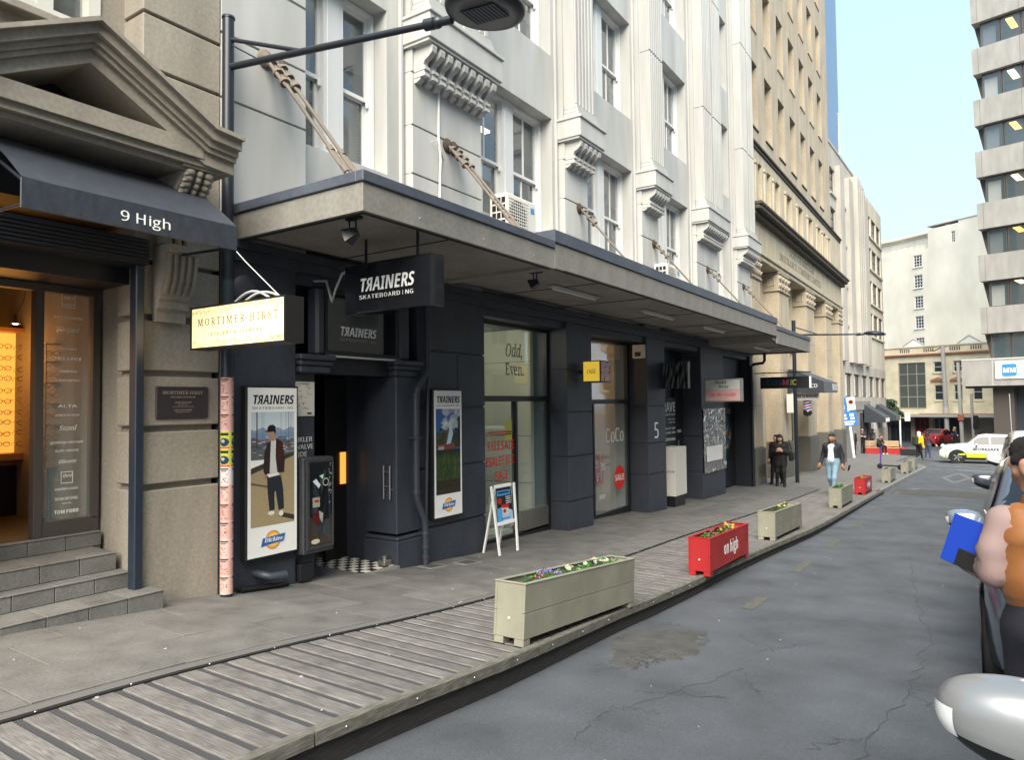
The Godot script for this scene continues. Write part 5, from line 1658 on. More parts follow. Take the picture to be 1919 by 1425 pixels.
	text("lettering", "Odd.", M.letter_black, t, pt(-5.765, 2.27, 11.187), Vector3.RIGHT, Vector3.UP, 0.075, {"font": "Droid Serif", "align": 0.5, "shear": 0.2, "width": 0.19, "depth": 0.001})
	im = Image.create(48, 48, false, Image.FORMAT_RGB8)
	im.fill(Color(0.75, 0.5, 0.52))
	r.seed = 21
	for i in 22: idisc(im, r.randf(), r.randf(), r.randf_range(0.03, 0.12), r.randf_range(0.03, 0.1), [Color(0.08, 0.07, 0.1), Color(0.1, 0.09, 0.1), Color(0.8, 0.7, 0.3), Color(0.85, 0.6, 0.62), Color(0.3, 0.35, 0.6)][i % 5])
	b = B.new()
	b.quad(pt(-5.583, 2.13, 11.21), pt(-5.583, 2.13, 11.58), pt(-5.583, 2.48, 11.58), pt(-5.583, 2.48, 11.21))
	obj("sign_face", b, print_mat("cube_print", im), t)
	obj("bracket", bx(-6.1, -5.95, 2.28, 2.33, 11.36, 11.42), M.black_frame, t)
	# a sign wrapped in black plastic
	t = thing("wrapped_sign", "projecting sign wrapped in crinkled black plastic above the door of number five", "sign", pt(-5.9, 2.05, 15.5))
	b = B.new()
	var rings := []
	var ns := FastNoiseLite.new()
	ns.frequency = 3.4
	for i in 25:
		var ring := PackedVector3Array()
		for k in 12:
			var x := lerpf(-6.38, -5.50, i / 24.0)
			var q: Vector2 = [Vector2(-1, -1), Vector2(-1, -0.4), Vector2(-1, 0.1), Vector2(-1, 0.6), Vector2(-1, 1), Vector2(0, 1.03), Vector2(1, 1), Vector2(1, 0.6), Vector2(1, 0.1), Vector2(1, -0.4), Vector2(1, -1), Vector2(0, -1.02)][k]
			var d := ns.get_noise_3d(x * 7, q.y * 1.6, q.x * 3) * 0.045
			ring.append(pt(x, 2.36 + q.y * (0.30 + d * 0.5), 15.5 + q.x * (0.07 + d)))
		rings.append(ring)
	b.loft(rings, true, true, false)
	obj("plastic_wrap", b, mat("bin_liner", Color(0.012, 0.012, 0.013), 0.32), t)
	# dessert shop box
	t = thing("box_sign", "white and pink box sign with script lettering on the foil wrapped pier", "sign", pt(-5.5, 1.76, 17.9))
	obj("case", bx(-5.92, -4.98, 1.74, 2.33, 17.81, 18.02, 0.006), mat("sign_grey", Color(0.25, 0.24, 0.23), 0.4), t)
	mat("sign_cream", Color(0.62, 0.62, 0.58), 0.5)
	mat("sign_pink", Color(0.66, 0.42, 0.40), 0.5)
	for q in [[2.06, 2.30, "sign_cream"], [1.77, 2.06, "sign_pink"]]:
		b = B.new()
		b.quad(pt(-5.89, q[0], 17.807), pt(-5.01, q[0], 17.807), pt(-5.01, q[1], 17.807), pt(-5.89, q[1], 17.807))
		obj("sign_face", b, M[q[2]], t)
	text("lettering", "Shake", M.letter_black, t, pt(-5.50, 2.20, 17.805), Vector3.RIGHT, Vector3(-0.1, 1, 0), 0.075, {"font": "Droid Serif", "weight": 700, "align": 0.5, "shear": 0.25, "width": 0.3, "depth": 0.001})
	text("lettering", "Bear", M.letter_black, t, pt(-5.42, 2.09, 17.805), Vector3.RIGHT, Vector3(-0.1, 1, 0), 0.075, {"font": "Droid Serif", "weight": 700, "align": 0.5, "shear": 0.25, "width": 0.26, "depth": 0.001})
	text("lettering", "Oh My Crofle", M.letter_red, t, pt(-5.45, 1.88, 17.805), Vector3.RIGHT, Vector3.UP, 0.085, {"font": "Droid Serif", "weight": 700, "align": 0.5, "shear": 0.2, "width": 0.66, "depth": 0.001})
	text("lettering", "ICE CREAM & COFFEE", M.letter_red, t, pt(-5.45, 1.80, 17.805), Vector3.RIGHT, Vector3.UP, 0.018, {"align": 0.5, "width": 0.3, "depth": 0.001, "step": 8.0})
	# coloured capitals on a long black box
	t = thing("long_sign", "long black box sign with rainbow coloured capitals at the canopy's far end", "sign", pt(-5.06, 2.15, 22.95))
	obj("case", bx(-5.80, -4.34, 2.14, 2.50, 22.9, 23.06, 0.006), M.black_frame, t)
	obj("edge_strip", bx(-4.339, -4.30, 2.14, 2.50, 22.9, 23.06, 0.004), M.white, t)
	obj("hanging_bar", bx(-6.0, -4.3, 2.62, 2.65, 22.97, 23.0), M.lamp_black, t)
	var cc := [Color(0.02, 0.09, 0.13), Color(0.02, 0.10, 0.16), Color(0.04, 0.05, 0.16), Color(0.40, 0.06, 0.08), Color(0.04, 0.26, 0.14), Color(0.42, 0.32, 0.05)]
	for i in 6:
		mat("capital%d" % i, cc[i], 0.5)
		text("lettering", "COSMIC"[i], M["capital%d" % i], t, pt(-5.53 + [0.0, 0.17, 0.33, 0.50, 0.66, 0.76][i], 2.24, 22.898), Vector3.RIGHT, Vector3.UP, 0.17, {"weight": 700, "align": 0.5, "depth": 0.001})
	# its painted panel with a bright lozenge
	t = thing("wall_mural", "dark shop panel painted with a lozenge of bright coloured shapes", "mural", pt(-6.59, -0.1, 22.0))
	im = Image.create(128, 192, false, Image.FORMAT_RGB8)
	im.fill(Color(0.06, 0.065, 0.09))
	r.seed = 33
	var pal := [Color(0.05, 0.38, 0.42), Color(0.55, 0.12, 0.14), Color(0.75, 0.60, 0.15), Color(0.28, 0.13, 0.33), Color(0.12, 0.45, 0.35), Color(0.6, 0.3, 0.12)]
	ipoly(im, [[0.5, 0.2], [0.82, 0.55], [0.5, 0.9], [0.18, 0.55]], Color(0.1, 0.25, 0.3))
	for i in 60:
		var a := r.randf_range(-0.3, 0.3)
		var c := r.randf_range(-0.32, 0.32)
		if absf(a) / 0.32 + absf(c) / 0.36 > 0.85: continue
		ipoly(im, [[0.5 + a - 0.06, 0.55 + c], [0.5 + a + 0.05, 0.55 + c - 0.05], [0.5 + a + 0.07, 0.55 + c + 0.04]], pal[i % 6])
	b = B.new()
	b.quad(pt(-6.597, -0.1, 21.1), pt(-6.597, -0.1, 22.75), pt(-6.597, 1.7, 22.75), pt(-6.597, 1.7, 21.1))
	obj("mural_print", b, print_mat("mural_print", im), t)
	for i in 6: text("lettering", "COSMIC"[i], M["capital%d" % i], t, pt(-6.594, 1.38, 21.62 + i * 0.13), Vector3(0, 0, -1), Vector3.UP, 0.13, {"weight": 700, "align": 0.5, "depth": 0.001})
	t = thing("striped_strip", "vertical strip of coloured stripes on the shop end wall by the sandstone", "wall decal", pt(-6.07, 0.0, 22.96))
	for i in 19: obj("stripe", bx(-6.08, -6.075, 0.02 + i * 0.066, 0.05 + i * 0.066, 22.83, 23.08), M["capital%d" % [0, 3, 5, 4, 1][i % 5]] if i > 6 else M.off_white, t)
	# foil
	t = thing("foil_poster", "crinkled shiny plastic wrapped round the pier under the pink box sign", "poster", pt(-6.08, -0.2, 19.1))
	b = B.new()
	ns.frequency = 1.4
	rings = []
	for j in 60:
		var ring := PackedVector3Array()
		for i in 60:
			var s := 18.12 + i * 0.0322
			var y := -0.15 + j * 0.029
			ring.append(pt(-6.06 + ns.get_noise_2d(s * 2.2, y * 0.9 + ns.get_noise_2d(s * 0.7, y) * 1.5) * 0.02, y, s))
		rings.append(ring)
	b.loft(rings, false, false)
	im = Image.create(64, 64, false, Image.FORMAT_RGB8)
	obj("plastic_sheet", b, mat("plastic_film", Color(0.42, 0.42, 0.42), 0.12, {"metal": 0.75}), t)
	obj("paper_sheet", bx(-6.045, -6.03, 0.15, 0.55, 18.3, 19.6), M.white, t)
	# the number five
	t = thing("house_number", "pale numeral five on the dark pier", "house number", pt(-6.09, 0.9, 15.0))
	text("numeral", "5", M.letter_white, t, pt(-6.098, 0.93, 14.98), Vector3(0, 0, -1), Vector3.UP, 0.36, {"align": 0.5, "width": 0.23, "depth": 0.006})
	# black board with white wording, and the pale column below it
	t = thing("agency_board", "black board with bold white wording beside the door of number five", "sign", pt(-6.6, 0.6, 16.3))
	obj("board", bx(-6.7, -6.6, 0.62, 1.85, 16.5, 17.52, 0.004), M.black, t)
	text("lettering", "BRAVE", M.letter_white, t, pt(-6.598, 1.50, 17.5), Vector3(0, 0, -1), Vector3.UP, 0.24, {"align": 1.0, "width": 1.05, "weight": 700, "depth": 0.001})
	for q in [["CONSTRUCTION", 1.40, 0.9, 0.055], ["LEVEL TWO", 1.29, 0.5, 0.035], ["LEVEL ONE", 1.21, 0.45, 0.035], ["0800 227 283", 1.05, 0.9, 0.05], ["021 637 258", 0.94, 0.85, 0.05], ["TRAVISWORKS", 0.76, 0.95, 0.07]]:
		text("lettering", q[0], M.letter_white, t, pt(-6.598, q[1], 17.48), Vector3(0, 0, -1), Vector3.UP, q[3], {"align": 1.0, "width": q[2], "weight": 700, "depth": 0.001, "step": 8.0})
	t = thing("display_column", "pale grey square column standing in the entrance of number five", "column", pt(-6.2, -0.7, 16.4))
	obj("shaft", bx(-6.45, -6.05, -0.5, 0.66, 15.98, 16.75, 0.006), M.off_white, t)
	obj("base", bx(-6.42, -6.08, -0.78, -0.5, 16.02, 16.7), M.black, t)
	text("lettering", "THE WYSTAN", M.letter_black, t, pt(-6.25, 0.06, 15.978), Vector3.RIGHT, Vector3.UP, 0.05, {"align": 0.5, "width": 0.36, "depth": 0.001})
	# words stuck on the shop glass
	t = thing("window_lettering", "red and pale sale wording stuck on the dress shop window", "lettering", pt(-6.5, 0.5, 9.4))
	var z := -6.508
	for q in [["SALE", 9.02, 0.99, 0.36, "Droid Serif"], ["SALE", 9.40, 0.99, 0.40, "Droid Sans"], ["ESALE", 8.98, 0.74, 0.42, "Droid Sans"], ["SALE", 9.42, 0.75, 0.36, "Droid Serif"], ["SALE", 9.23, 0.50, 0.36, "Droid Sans"]]:
		text("lettering", q[0], M.letter_red, t, pt(z, q[2], q[1]), Vector3(0, 0, -1), Vector3.UP, 0.15, {"font": q[4], "width": q[3], "weight": 700, "depth": 0.001})
	for q in [[1.27, 9.0, 9.75], [1.23, 9.0, 9.7], [0.42, 9.3, 9.7], [0.38, 9.32, 9.68]]: obj("underline", bx(z - 0.001, z, q[0], q[0] + 0.02, q[1], q[2]), M.letter_red, t)
	text("lettering", "Odd,", M.letter_black, t, pt(z, 2.53, 9.55), Vector3(0, 0, -1), Vector3.UP, 0.22, {"font": "Droid Serif", "shear": 0.2, "width": 0.5, "depth": 0.001})
	text("lettering", "Even.", M.letter_black, t, pt(z, 2.22, 9.55), Vector3(0, 0, -1), Vector3.UP, 0.2, {"font": "Droid Serif", "width": 0.55, "depth": 0.001})
	mat("notice_yellow", Color(0.62, 0.55, 0.08), 0.5)
	obj("camera_notice", bx(z - 0.001, z, 1.14, 1.46, 9.52, 9.72), M.notice_yellow, t)
	obj("paper_notice", bx(-6.7, -6.695, 0.0, 0.25, 9.3, 9.6), M.room_green, t)
	obj("round_sticker", bx(z - 0.001, z, -0.28, -0.2, 9.66, 9.74, 0.0), M.sign_pink, t)
	t = thing("window_lettering", "white script and red sale signs on the second dress shop window", "lettering", pt(-6.56, 0.3, 13.5))
	z = -6.556
	text("lettering", "CoCo", M.letter_white, t, pt(z, 0.90, 13.78), Vector3(0, 0, -1), Vector3.UP, 0.30, {"font": "Droid Serif", "align": 0.5, "width": 0.88, "depth": 0.001})
	for q in [[1.70, 0.30], [1.55, 0.27], [1.40, 0.3], [-0.12, 0.3], [-0.2, 0.28], [-0.28, 0.24]]:
		text("lettering", "OPEN DAILY", M.letter_white, t, pt(z, q[0] * 0.35 - 0.15, 13.0), Vector3(0, 0, -1), Vector3.UP, 0.035, {"width": q[1], "depth": 0.001, "step": 8.0})
	obj("red_card", bx(z - 0.32, z - 0.31, -0.02, 0.58, 13.42, 13.80), M.letter_red, t)
	text("lettering", "50%", M.letter_white, t, pt(z - 0.305, 0.34, 13.61), Vector3(0, 0, -1), Vector3.UP, 0.16, {"align": 0.5, "width": 0.33, "weight": 700, "depth": 0.001})
	text("lettering", "off", M.letter_white, t, pt(z - 0.305, 0.12, 13.61), Vector3(0, 0, -1), Vector3.UP, 0.15, {"align": 0.5, "width": 0.26, "weight": 700, "depth": 0.001})
	b = B.new()
	b.lathe([[0.26, 0], [0.26, 0.001]], pt(z, 0.12, 13.98), Vector3.RIGHT, 24)
	obj("sale_disc", b, M.letter_red, t)
	text("lettering", "SALE", M.letter_white, t, pt(z + 0.002, 0.06, 13.98), Vector3(0, 0, -1), Vector3.UP, 0.13, {"align": 0.5, "width": 0.44, "weight": 700, "depth": 0.001})
	b = B.new()
	b.tube([pt(-6.52, 0.16, 12.86), pt(-6.46, 0.16, 12.86), pt(-6.46, 0.72, 12.86), pt(-6.52, 0.72, 12.86)], 0.016, 8)
	obj("pull_handle", b, M.steel, t)
	# board on legs by the window
	t = thing("sandwich_board", "white wooden sandwich board with a dessert poster by the dress shop window", "sandwich board", Vector3())
	b = B.new()
	for s in [-0.21, 0.21]:
		b.xf = Transform3D(Basis(Vector3.BACK, 0.10) * Basis(Vector3.RIGHT, signf(s) * -0.06), Vector3(0.10, 0, -s * 1.1))
		b.cbox(Vector3(-0.012, 0, -0.022), Vector3(0.012, 1.0, 0.022), 0.004)
	for y in [0.42, 0.95]:
		b.xf = Transform3D(Basis(Vector3.BACK, 0.10), Vector3(0.10 - y * 0.1, y, 0))
		b.cbox(Vector3(-0.013, 0, -0.21), Vector3(0.013, 0.05, 0.21), 0.004)
	obj("front_frame", b, M.white, t)
	b = B.new()
	for s in [-0.19, 0.19]:
		b.xf = Transform3D(Basis(Vector3.BACK, -0.22), Vector3(-0.22, 0, -s))
		b.cbox(Vector3(-0.012, 0, -0.02), Vector3(0.012, 0.98, 0.02), 0.004)
	obj("back_leg", b, M.white, t)
	im = Image.create(80, 120, false, Image.FORMAT_RGB8)
	im.fill(Color(0.05, 0.06, 0.09))
	irect(im, 0.05, 0.08, 0.95, 0.24, Color(0.25, 0.55, 0.8))
	irect(im, 0.12, 0.12, 0.88, 0.17, Color(0.06, 0.08, 0.12))
	ipoly(im, [[0, 0.62], [0.4, 0.55], [1, 0.72], [1, 1], [0, 1]], Color(0.65, 0.74, 0.85))
	ipoly(im, [[0, 0.6], [0.3, 0.58], [0.3, 1], [0, 1]], Color(0.3, 0.62, 0.85))
	idisc(im, 0.2, 0.38, 0.16, 0.09, Color(0.65, 0.1, 0.1))
	ipoly(im, [[0.28, 0.5], [0.78, 0.5], [0.68, 0.82], [0.4, 0.82]], Color(0.8, 0.78, 0.74))
	ipoly(im, [[0.28, 0.5], [0.78, 0.5], [0.74, 0.62], [0.32, 0.6]], Color(0.75, 0.12, 0.08))
	idisc(im, 0.48, 0.7, 0.1, 0.06, Color(0.7, 0.1, 0.08))
	for i in 4: irect(im, 0.6, 0.28 + i * 0.06, 0.95, 0.31 + i * 0.06, Color(0.85, 0.85, 0.85))
	irect(im, 0.2, 0.9, 0.8, 0.95, Color(0.2, 0.45, 0.75))
	igrain(im, 0.04, 14)
	b = B.new()
	b.xf = Transform3D(Basis(Vector3.BACK, 0.10), Vector3(0.10, 0, 0))
	b.quad(Vector3(0.002, 0.47, 0.19), Vector3(0.002, 0.47, -0.19), Vector3(0.002, 0.95, -0.19), Vector3(0.002, 0.95, 0.19))
	obj("dessert_poster", b, print_mat("dessert_print", im), t)
	t.transform = yaw(pt(-5.83, gy(8.4), 8.45), 0, 0)
# ---------------------------------------------------------------- pipes, lamps and small fittings
func street_lamp(x: float, s: float, y_arm: float, x_end: float, y_end: float, s_end: float, r: float, label: String, big: bool) -> Node3D:
	var g := gy(s)
	var t := thing("street_lamp", label, "street lamp", pt(x, g, s), "wall side street lamps with long arms")
	var b := B.new()
	b.tube([pt(x, g, s), pt(x, 3.3 if big else 1.6, s), pt(x, y_arm + 0.48, s)], [r, r, r * 0.98], 14)
	obj("pole", b, M.lamp_black, t)
	b = B.new()
	b.lathe([[r * 1.12, 0], [r * 1.12, 0.02], [0.0, 0.03]], pt(x, y_arm + 0.48, s), Vector3.UP, 14)
	obj("cap", b, M.lamp_black, t)
	var a := pt(x, y_arm, s)
	var e := pt(x_end, y_end, s_end)
	b = B.new()
	b.tube([a, a.lerp(e, 0.72), a.lerp(e, 0.9)], [0.034, 0.030, 0.028], 10)
	obj("arm", b, M.lamp_black, t)
	b = B.new()
	b.tube([a + Vector3(0, 0.28, 0), a.lerp(e, 0.36)], 0.021, 8)
	if big: b.tube([a + Vector3(0, 0.24, 0), a.lerp(e, 0.16)], 0.008, 6)
	obj("stay", b, M.lamp_black, t)
	b = B.new()
	b.tube([a.lerp(e, 0.86), a.lerp(e, 0.895)], 0.05, 10)
	b.ball(a.lerp(e, 0.905), Vector3(0.06, 0.05, 0.05))
	b.tube([a.lerp(e, 0.90), a.lerp(e, 0.96)], 0.036, 10)
	obj("knuckle", b, M.lamp_black, t)
	b = B.new()
	b.xf = Transform3D(Basis(Vector3.BACK, -0.10), e + Vector3(0.22, 0, 0))
	var R := 0.325
	b.lathe([[0.0, -0.045], [R * 0.86, -0.045], [R * 0.97, -0.03], [R, -0.005], [R * 0.96, 0.025], [R * 0.75, 0.06], [R * 0.4, 0.085], [0.0, 0.092]], Vector3(), Vector3.UP, 36, false)
	var hd := obj("lamp_head", b, M.lamp_black, t)
	b = B.new()
	b.xf = Transform3D(Basis(Vector3.BACK, -0.10), e + Vector3(0.22, 0, 0))
	b.box(Vector3(-0.16, -0.05, -0.11), Vector3(0.16, -0.0455, 0.11))
	var ln := obj("lens", b, mat("lamp_lens", Color(0.05, 0.055, 0.06), 0.15) if not M.has("lamp_lens") else M.lamp_lens, hd)
	b = B.new()
	b.xf = Transform3D(Basis(Vector3.BACK, -0.10), e + Vector3(0.22, 0, 0))
	for i in 9: b.box(Vector3(-0.15 + i * 0.035, -0.054, -0.10), Vector3(-0.142 + i * 0.035, -0.0505, 0.10))
	obj("lens_rib", b, M.lamp_black, hd)
	return t

func fittings():
	var t := street_lamp(-5.97, 4.04, 5.03, -3.42, 4.90, 4.46, 0.056, "black street lamp with a big round head, its pole wrapped in pink posters", true)
	# posters pasted round the pole
	var im := Image.create(64, 512, false, Image.FORMAT_RGB8)
	im.fill(Color(0.78, 0.64, 0.60))
	var r := RandomNumberGenerator.new()
	r.seed = 2
	for p in 12:
		var y0 := p / 12.0
		var yellow: bool = p in [3, 4]
		irect(im, 0, y0, 1, y0 + 0.082, Color(0.80, 0.66, 0.62).lerp(Color(0.76, 0.58, 0.55), r.randf()) if not yellow else Color(0.72, 0.72, 0.30))
		if p == 5:
			irect(im, 0, y0, 1, y0 + 0.082, Color(0.80, 0.76, 0.75))
		irect(im, 0, y0 + 0.081, 1, y0 + 0.083, Color(0.84, 0.75, 0.71))
		for w in 3:
			if yellow:
				idisc(im, 0.17 + w * 0.33, y0 + 0.05, 0.13, 0.02, Color(0.10, 0.16, 0.26))
				idisc(im, 0.14 + w * 0.33, y0 + 0.045, 0.06, 0.008, Color(0.6, 0.66, 0.7))
				irect(im, 0.04 + w * 0.33, y0 + 0.008, 0.3 + w * 0.33, y0 + 0.02, Color(0.08, 0.07, 0.05))
				irect(im, 0.02 + w * 0.33, y0 + 0.073, 0.32 + w * 0.33, y0 + 0.081, Color(0.75, 0.3, 0.12))
			else:
				irect(im, 0.05 + w * 0.33, y0 + 0.006, 0.29 + w * 0.33, y0 + 0.012, Color(0.15, 0.10, 0.11))
				irect(im, 0.1 + w * 0.33, y0 + 0.016, 0.25 + w * 0.33, y0 + 0.021, Color(0.2, 0.12, 0.12))
				for k in 12: idisc(im, 0.07 + w * 0.33 + r.randf() * 0.2, y0 + 0.028 + r.randf() * 0.045, 0.02, 0.0018, Color(0.52, 0.28, 0.28))
	igrain(im, 0.03, 6)
	var b := B.new()
	for i in 20:
		var a0 := TAU * i / 20
		var a1 := TAU * (i + 1) / 20
		var R := 0.0585
		var o := pt(-5.97, 0, 4.04)
		var p := [Vector3(cos(a0) * R, 0, -sin(a0) * R), Vector3(cos(a1) * R, 0, -sin(a1) * R)]
		for k in 6:
			var y0 := gy(4.04) + 0.03 + k * 0.34
			b.quad(o + p[0] + Vector3(0, y0, 0), o + p[1] + Vector3(0, y0, 0), o + p[1] + Vector3(0, y0 + 0.34, 0), o + p[0] + Vector3(0, y0 + 0.34, 0), Rect2(i / 20.0, 1.0 - (k + 1) / 6.0, 0.05, 1.0 / 6.0))
	obj("pasted_poster", b, print_mat("pole_posters", im, {"rough": 0.75}), t)
	b = B.new()
	b.tube([pt(-5.97, 2.30, 4.04), pt(-5.97, 2.95, 4.04)], 0.0578, 14)
	obj("faded_sticker", b, mat("faded_blue", Color(0.09, 0.14, 0.17), 0.7, {"tex": ["grit", 3.0], "detail": ["blot", 3.0]}), t)
	street_lamp(-5.27, 25.4, 4.02, -3.0, 3.90, 25.4, 0.065, "black street lamp with a long arm in front of the sandstone building", false)
	# drain pipe by the skate shop door
	t = thing("drain_pipe", "dark blue drain pipe with offset bends between the doorway and the grass poster", "drain pipe", pt(-6.0, gy(6.9), 6.9))
	b = B.new()
	b.tube([pt(-6.02, 3.06, 7.02), pt(-6.02, 2.30, 7.02), pt(-6.01, 2.16, 6.99), pt(-6.0, 1.98, 6.80), pt(-6.0, 1.85, 6.76), pt(-6.0, 0.60, 6.76), pt(-6.0, 0.50, 6.78), pt(-5.99, 0.26, 6.90), pt(-5.99, 0.10, 6.92), pt(-5.99, gy(6.92) + 0.02, 6.92)], 0.042, 12)
	obj("pipe", b, M.navy_paint, t)
	b = B.new()
	for q in [[1.86, 6.76], [0.62, 6.76], [0.08, 6.92], [-0.1, 6.92], [-0.22, 6.92]]: b.lathe([[0.05, -0.02], [0.053, 0], [0.05, 0.02]], pt(-6.0 if q[0] > 0.2 else -5.99, q[0], q[1]), Vector3.UP, 12)
	for y in [1.3]: add(b, -6.1, -5.96, y, y + 0.03, 6.69, 6.84, 0.005)
	obj("collar", b, M.navy_paint, t)
	b = B.new()
	b.tube([pt(-6.04, 3.05, 7.08), pt(-6.04, 0.2, 6.99)], 0.022, 8)
	obj("conduit", b, M.navy_paint, t)
	# hydrant stub, vent plate, loose pipe
	t = thing("wall_outlet", "dark painted pipe outlet poking from the wall under the man's poster box", "pipe outlet", pt(-6.0, 0.0, 4.5))
	b = B.new()
	b.tube([pt(-6.1, 0.06, 4.45), pt(-5.98, 0.06, 4.45), pt(-5.93, 0.04, 4.50), pt(-5.90, 0.03, 4.62)], 0.04, 10)
	b.tube([pt(-5.905, 0.03, 4.60), pt(-5.895, 0.025, 4.66)], 0.048, 10)
	obj("pipe", b, M.navy_paint, t)
	t = thing("wall_vent", "square dark vent plate low on the wall below the sticker box", "vent", pt(-6.16, -0.1, 5.05))
	obj("plate", bx(-6.1, -6.04, -0.13, 0.05, 4.96, 5.13, 0.006), M.black_frame, t)
	t = thing("loose_pipe", "short dark pipes lying along the foot of the dark wall", "pipe", pt(-5.99, gy(4.4), 4.4))
	b = B.new()
	b.tube([pt(-6.05, gy(4.2) + 0.03, 4.2), pt(-6.03, gy(4.8) + 0.03, 4.8)], 0.025, 8)
	b.tube([pt(-6.0, gy(4.2) + 0.03, 4.22), pt(-6.0, gy(4.7) + 0.03, 4.72)], 0.022, 8)
	obj("pipe", b, M.black, t)
	t = thing("horn_speaker", "round dark plate on the wall under the canopy beside the lamp pole", "wall fitting", pt(-6.05, 2.8, 4.3))
	b = B.new()
	b.lathe([[0.16, 0], [0.15, 0.03], [0.09, 0.05], [0.02, 0.055]], pt(-6.1, 2.9, 4.32), Vector3.RIGHT, 20)
	obj("plate", b, M.navy_paint, t)
	# alarm box, cover plates
	t = thing("alarm_box", "white alarm box high on the blue pier marked five", "alarm box", pt(-6.05, 2.72, 13.98))
	obj("case", bx(-6.38, -6.12, 2.72, 3.02, 14.36, 14.498, 0.01), M.off_white, t)
	obj("dark_panel", bx(-6.32, -6.18, 2.76, 2.86, 14.352, 14.36), M.post_blue, t)
	for q in [[-5.86, 6.9, "nearer the doorway"], [-5.72, 7.45, "nearer the grass poster"]]:
		t = thing("cover_plate", "small metal cover plate in the footpath, " + q[2], "cover plate", pt(q[0], gy(q[1]), q[1]), "cover plates in the footpath")
		b = B.new()
		b.xf = yaw(pt(q[0], gy(q[1]) + 0.004, q[1]), 0, slope(q[1]))
		b.cbox(Vector3(-0.12, -0.01, -0.17), Vector3(0.12, 0.003, 0.17), 0.003)
		obj("rim", b, M.concrete, t)
		b = B.new()
		b.xf = yaw(pt(q[0], gy(q[1]) + 0.009, q[1]), 0, slope(q[1]))
		b.cbox(Vector3(-0.09, -0.01, -0.13), Vector3(0.09, 0.0, 0.13), 0.003)
		obj("lid", b, M.brushed, t)
	t = thing("elbow_pipe", "black elbow drain pipe at the far end of the canopy", "drain pipe", pt(-5.9, 3.0, 22.9))
	b = B.new()
	b.tube([pt(-5.6, 3.27, 22.7), pt(-5.6, 3.02, 22.7), pt(-5.65, 2.95, 22.7), pt(-5.95, 2.92, 22.75), pt(-6.03, 2.85, 22.75), pt(-6.03, -0.95, 22.76)], 0.045, 10)
	obj("pipe", b, M.lamp_black, t)
	t = thing("door_doorstop", "small brass door holder standing on the chequered threshold", "door holder", pt(-6.15, -0.24, 6.35))
	b = bx(-6.22, -6.10, -0.24, -0.17, 6.28, 6.42, 0.012)
	b.tube([pt(-6.16, -0.17, 6.35), pt(-6.16, -0.12, 6.35)], 0.03, 10)
	obj("block", b, M.brushed, t)
# ---------------------------------------------------------------- buildings further down
func lb(b: B, u0, u1, y0, y1, w0, w1, k := 0.0):
	if k > 0: b.cbox(Vector3(u0, y0, w0), Vector3(u1, y1, w1), k)
	else: b.box(Vector3(u0, y0, w0), Vector3(u1, y1, w1))
func lbx(u0, u1, y0, y1, w0, w1, k := 0.0) -> B:
	var b := B.new()
	lb(b, u0, u1, y0, y1, w0, w1, k)
	return b
func face(x0: float, s0: float, dx: float, ds: float) -> Transform3D:
	var ax := Vector3(dx, 0, -ds).normalized()
	return Transform3D(Basis(ax, Vector3.UP, ax.cross(Vector3.UP)), Vector3(x0, 0, -s0))
func grid_wall(b: B, us: Array, ys: Array, u0: float, u1: float, y0: float, y1: float, w0: float, w1: float):
	var y := y0
	for r in ys:
		lb(b, u0, u1, y, r[0], w0, w1)
		var u := u0
		for c in us:
			lb(b, u, c[0], r[0], r[1], w0, w1)
			u = c[1]
		lb(b, u, u1, r[0], r[1], w0, w1)
		y = r[1]
	lb(b, u0, u1, y, y1, w0, w1)
func far_window(parent: Node, u0: float, u1: float, y0: float, y1: float, w: float, m: Material, cols: int, rows: int, f := 0.05, g: Material = null) -> Node3D:
	var b := B.new()
	lb(b, u0, u1, y0, y0 + f, w - 0.05, w); lb(b, u0, u1, y1 - f, y1, w - 0.05, w)
	lb(b, u0, u0 + f, y0 + f, y1 - f, w - 0.05, w); lb(b, u1 - f, u1, y0 + f, y1 - f, w - 0.05, w)
	for i in range(1, cols):
		var u := lerpf(u0, u1, float(i) / cols)
		lb(b, u - f * 0.4, u + f * 0.4, y0 + f, y1 - f, w - 0.045, w - 0.004)
	for i in range(1, rows):
		var y := lerpf(y0, y1, float(i) / rows)
		lb(b, u0 + f, u1 - f, y - f * 0.4, y + f * 0.4, w - 0.04, w - 0.006)
	var o := obj("window", b, m, parent)
	obj("pane", lbx(u0 + f * 0.5, u1 - f * 0.5, y0 + f * 0.5, y1 - f * 0.5, w - 0.035, w - 0.025), g if g else M.far_glass, o)
	return o

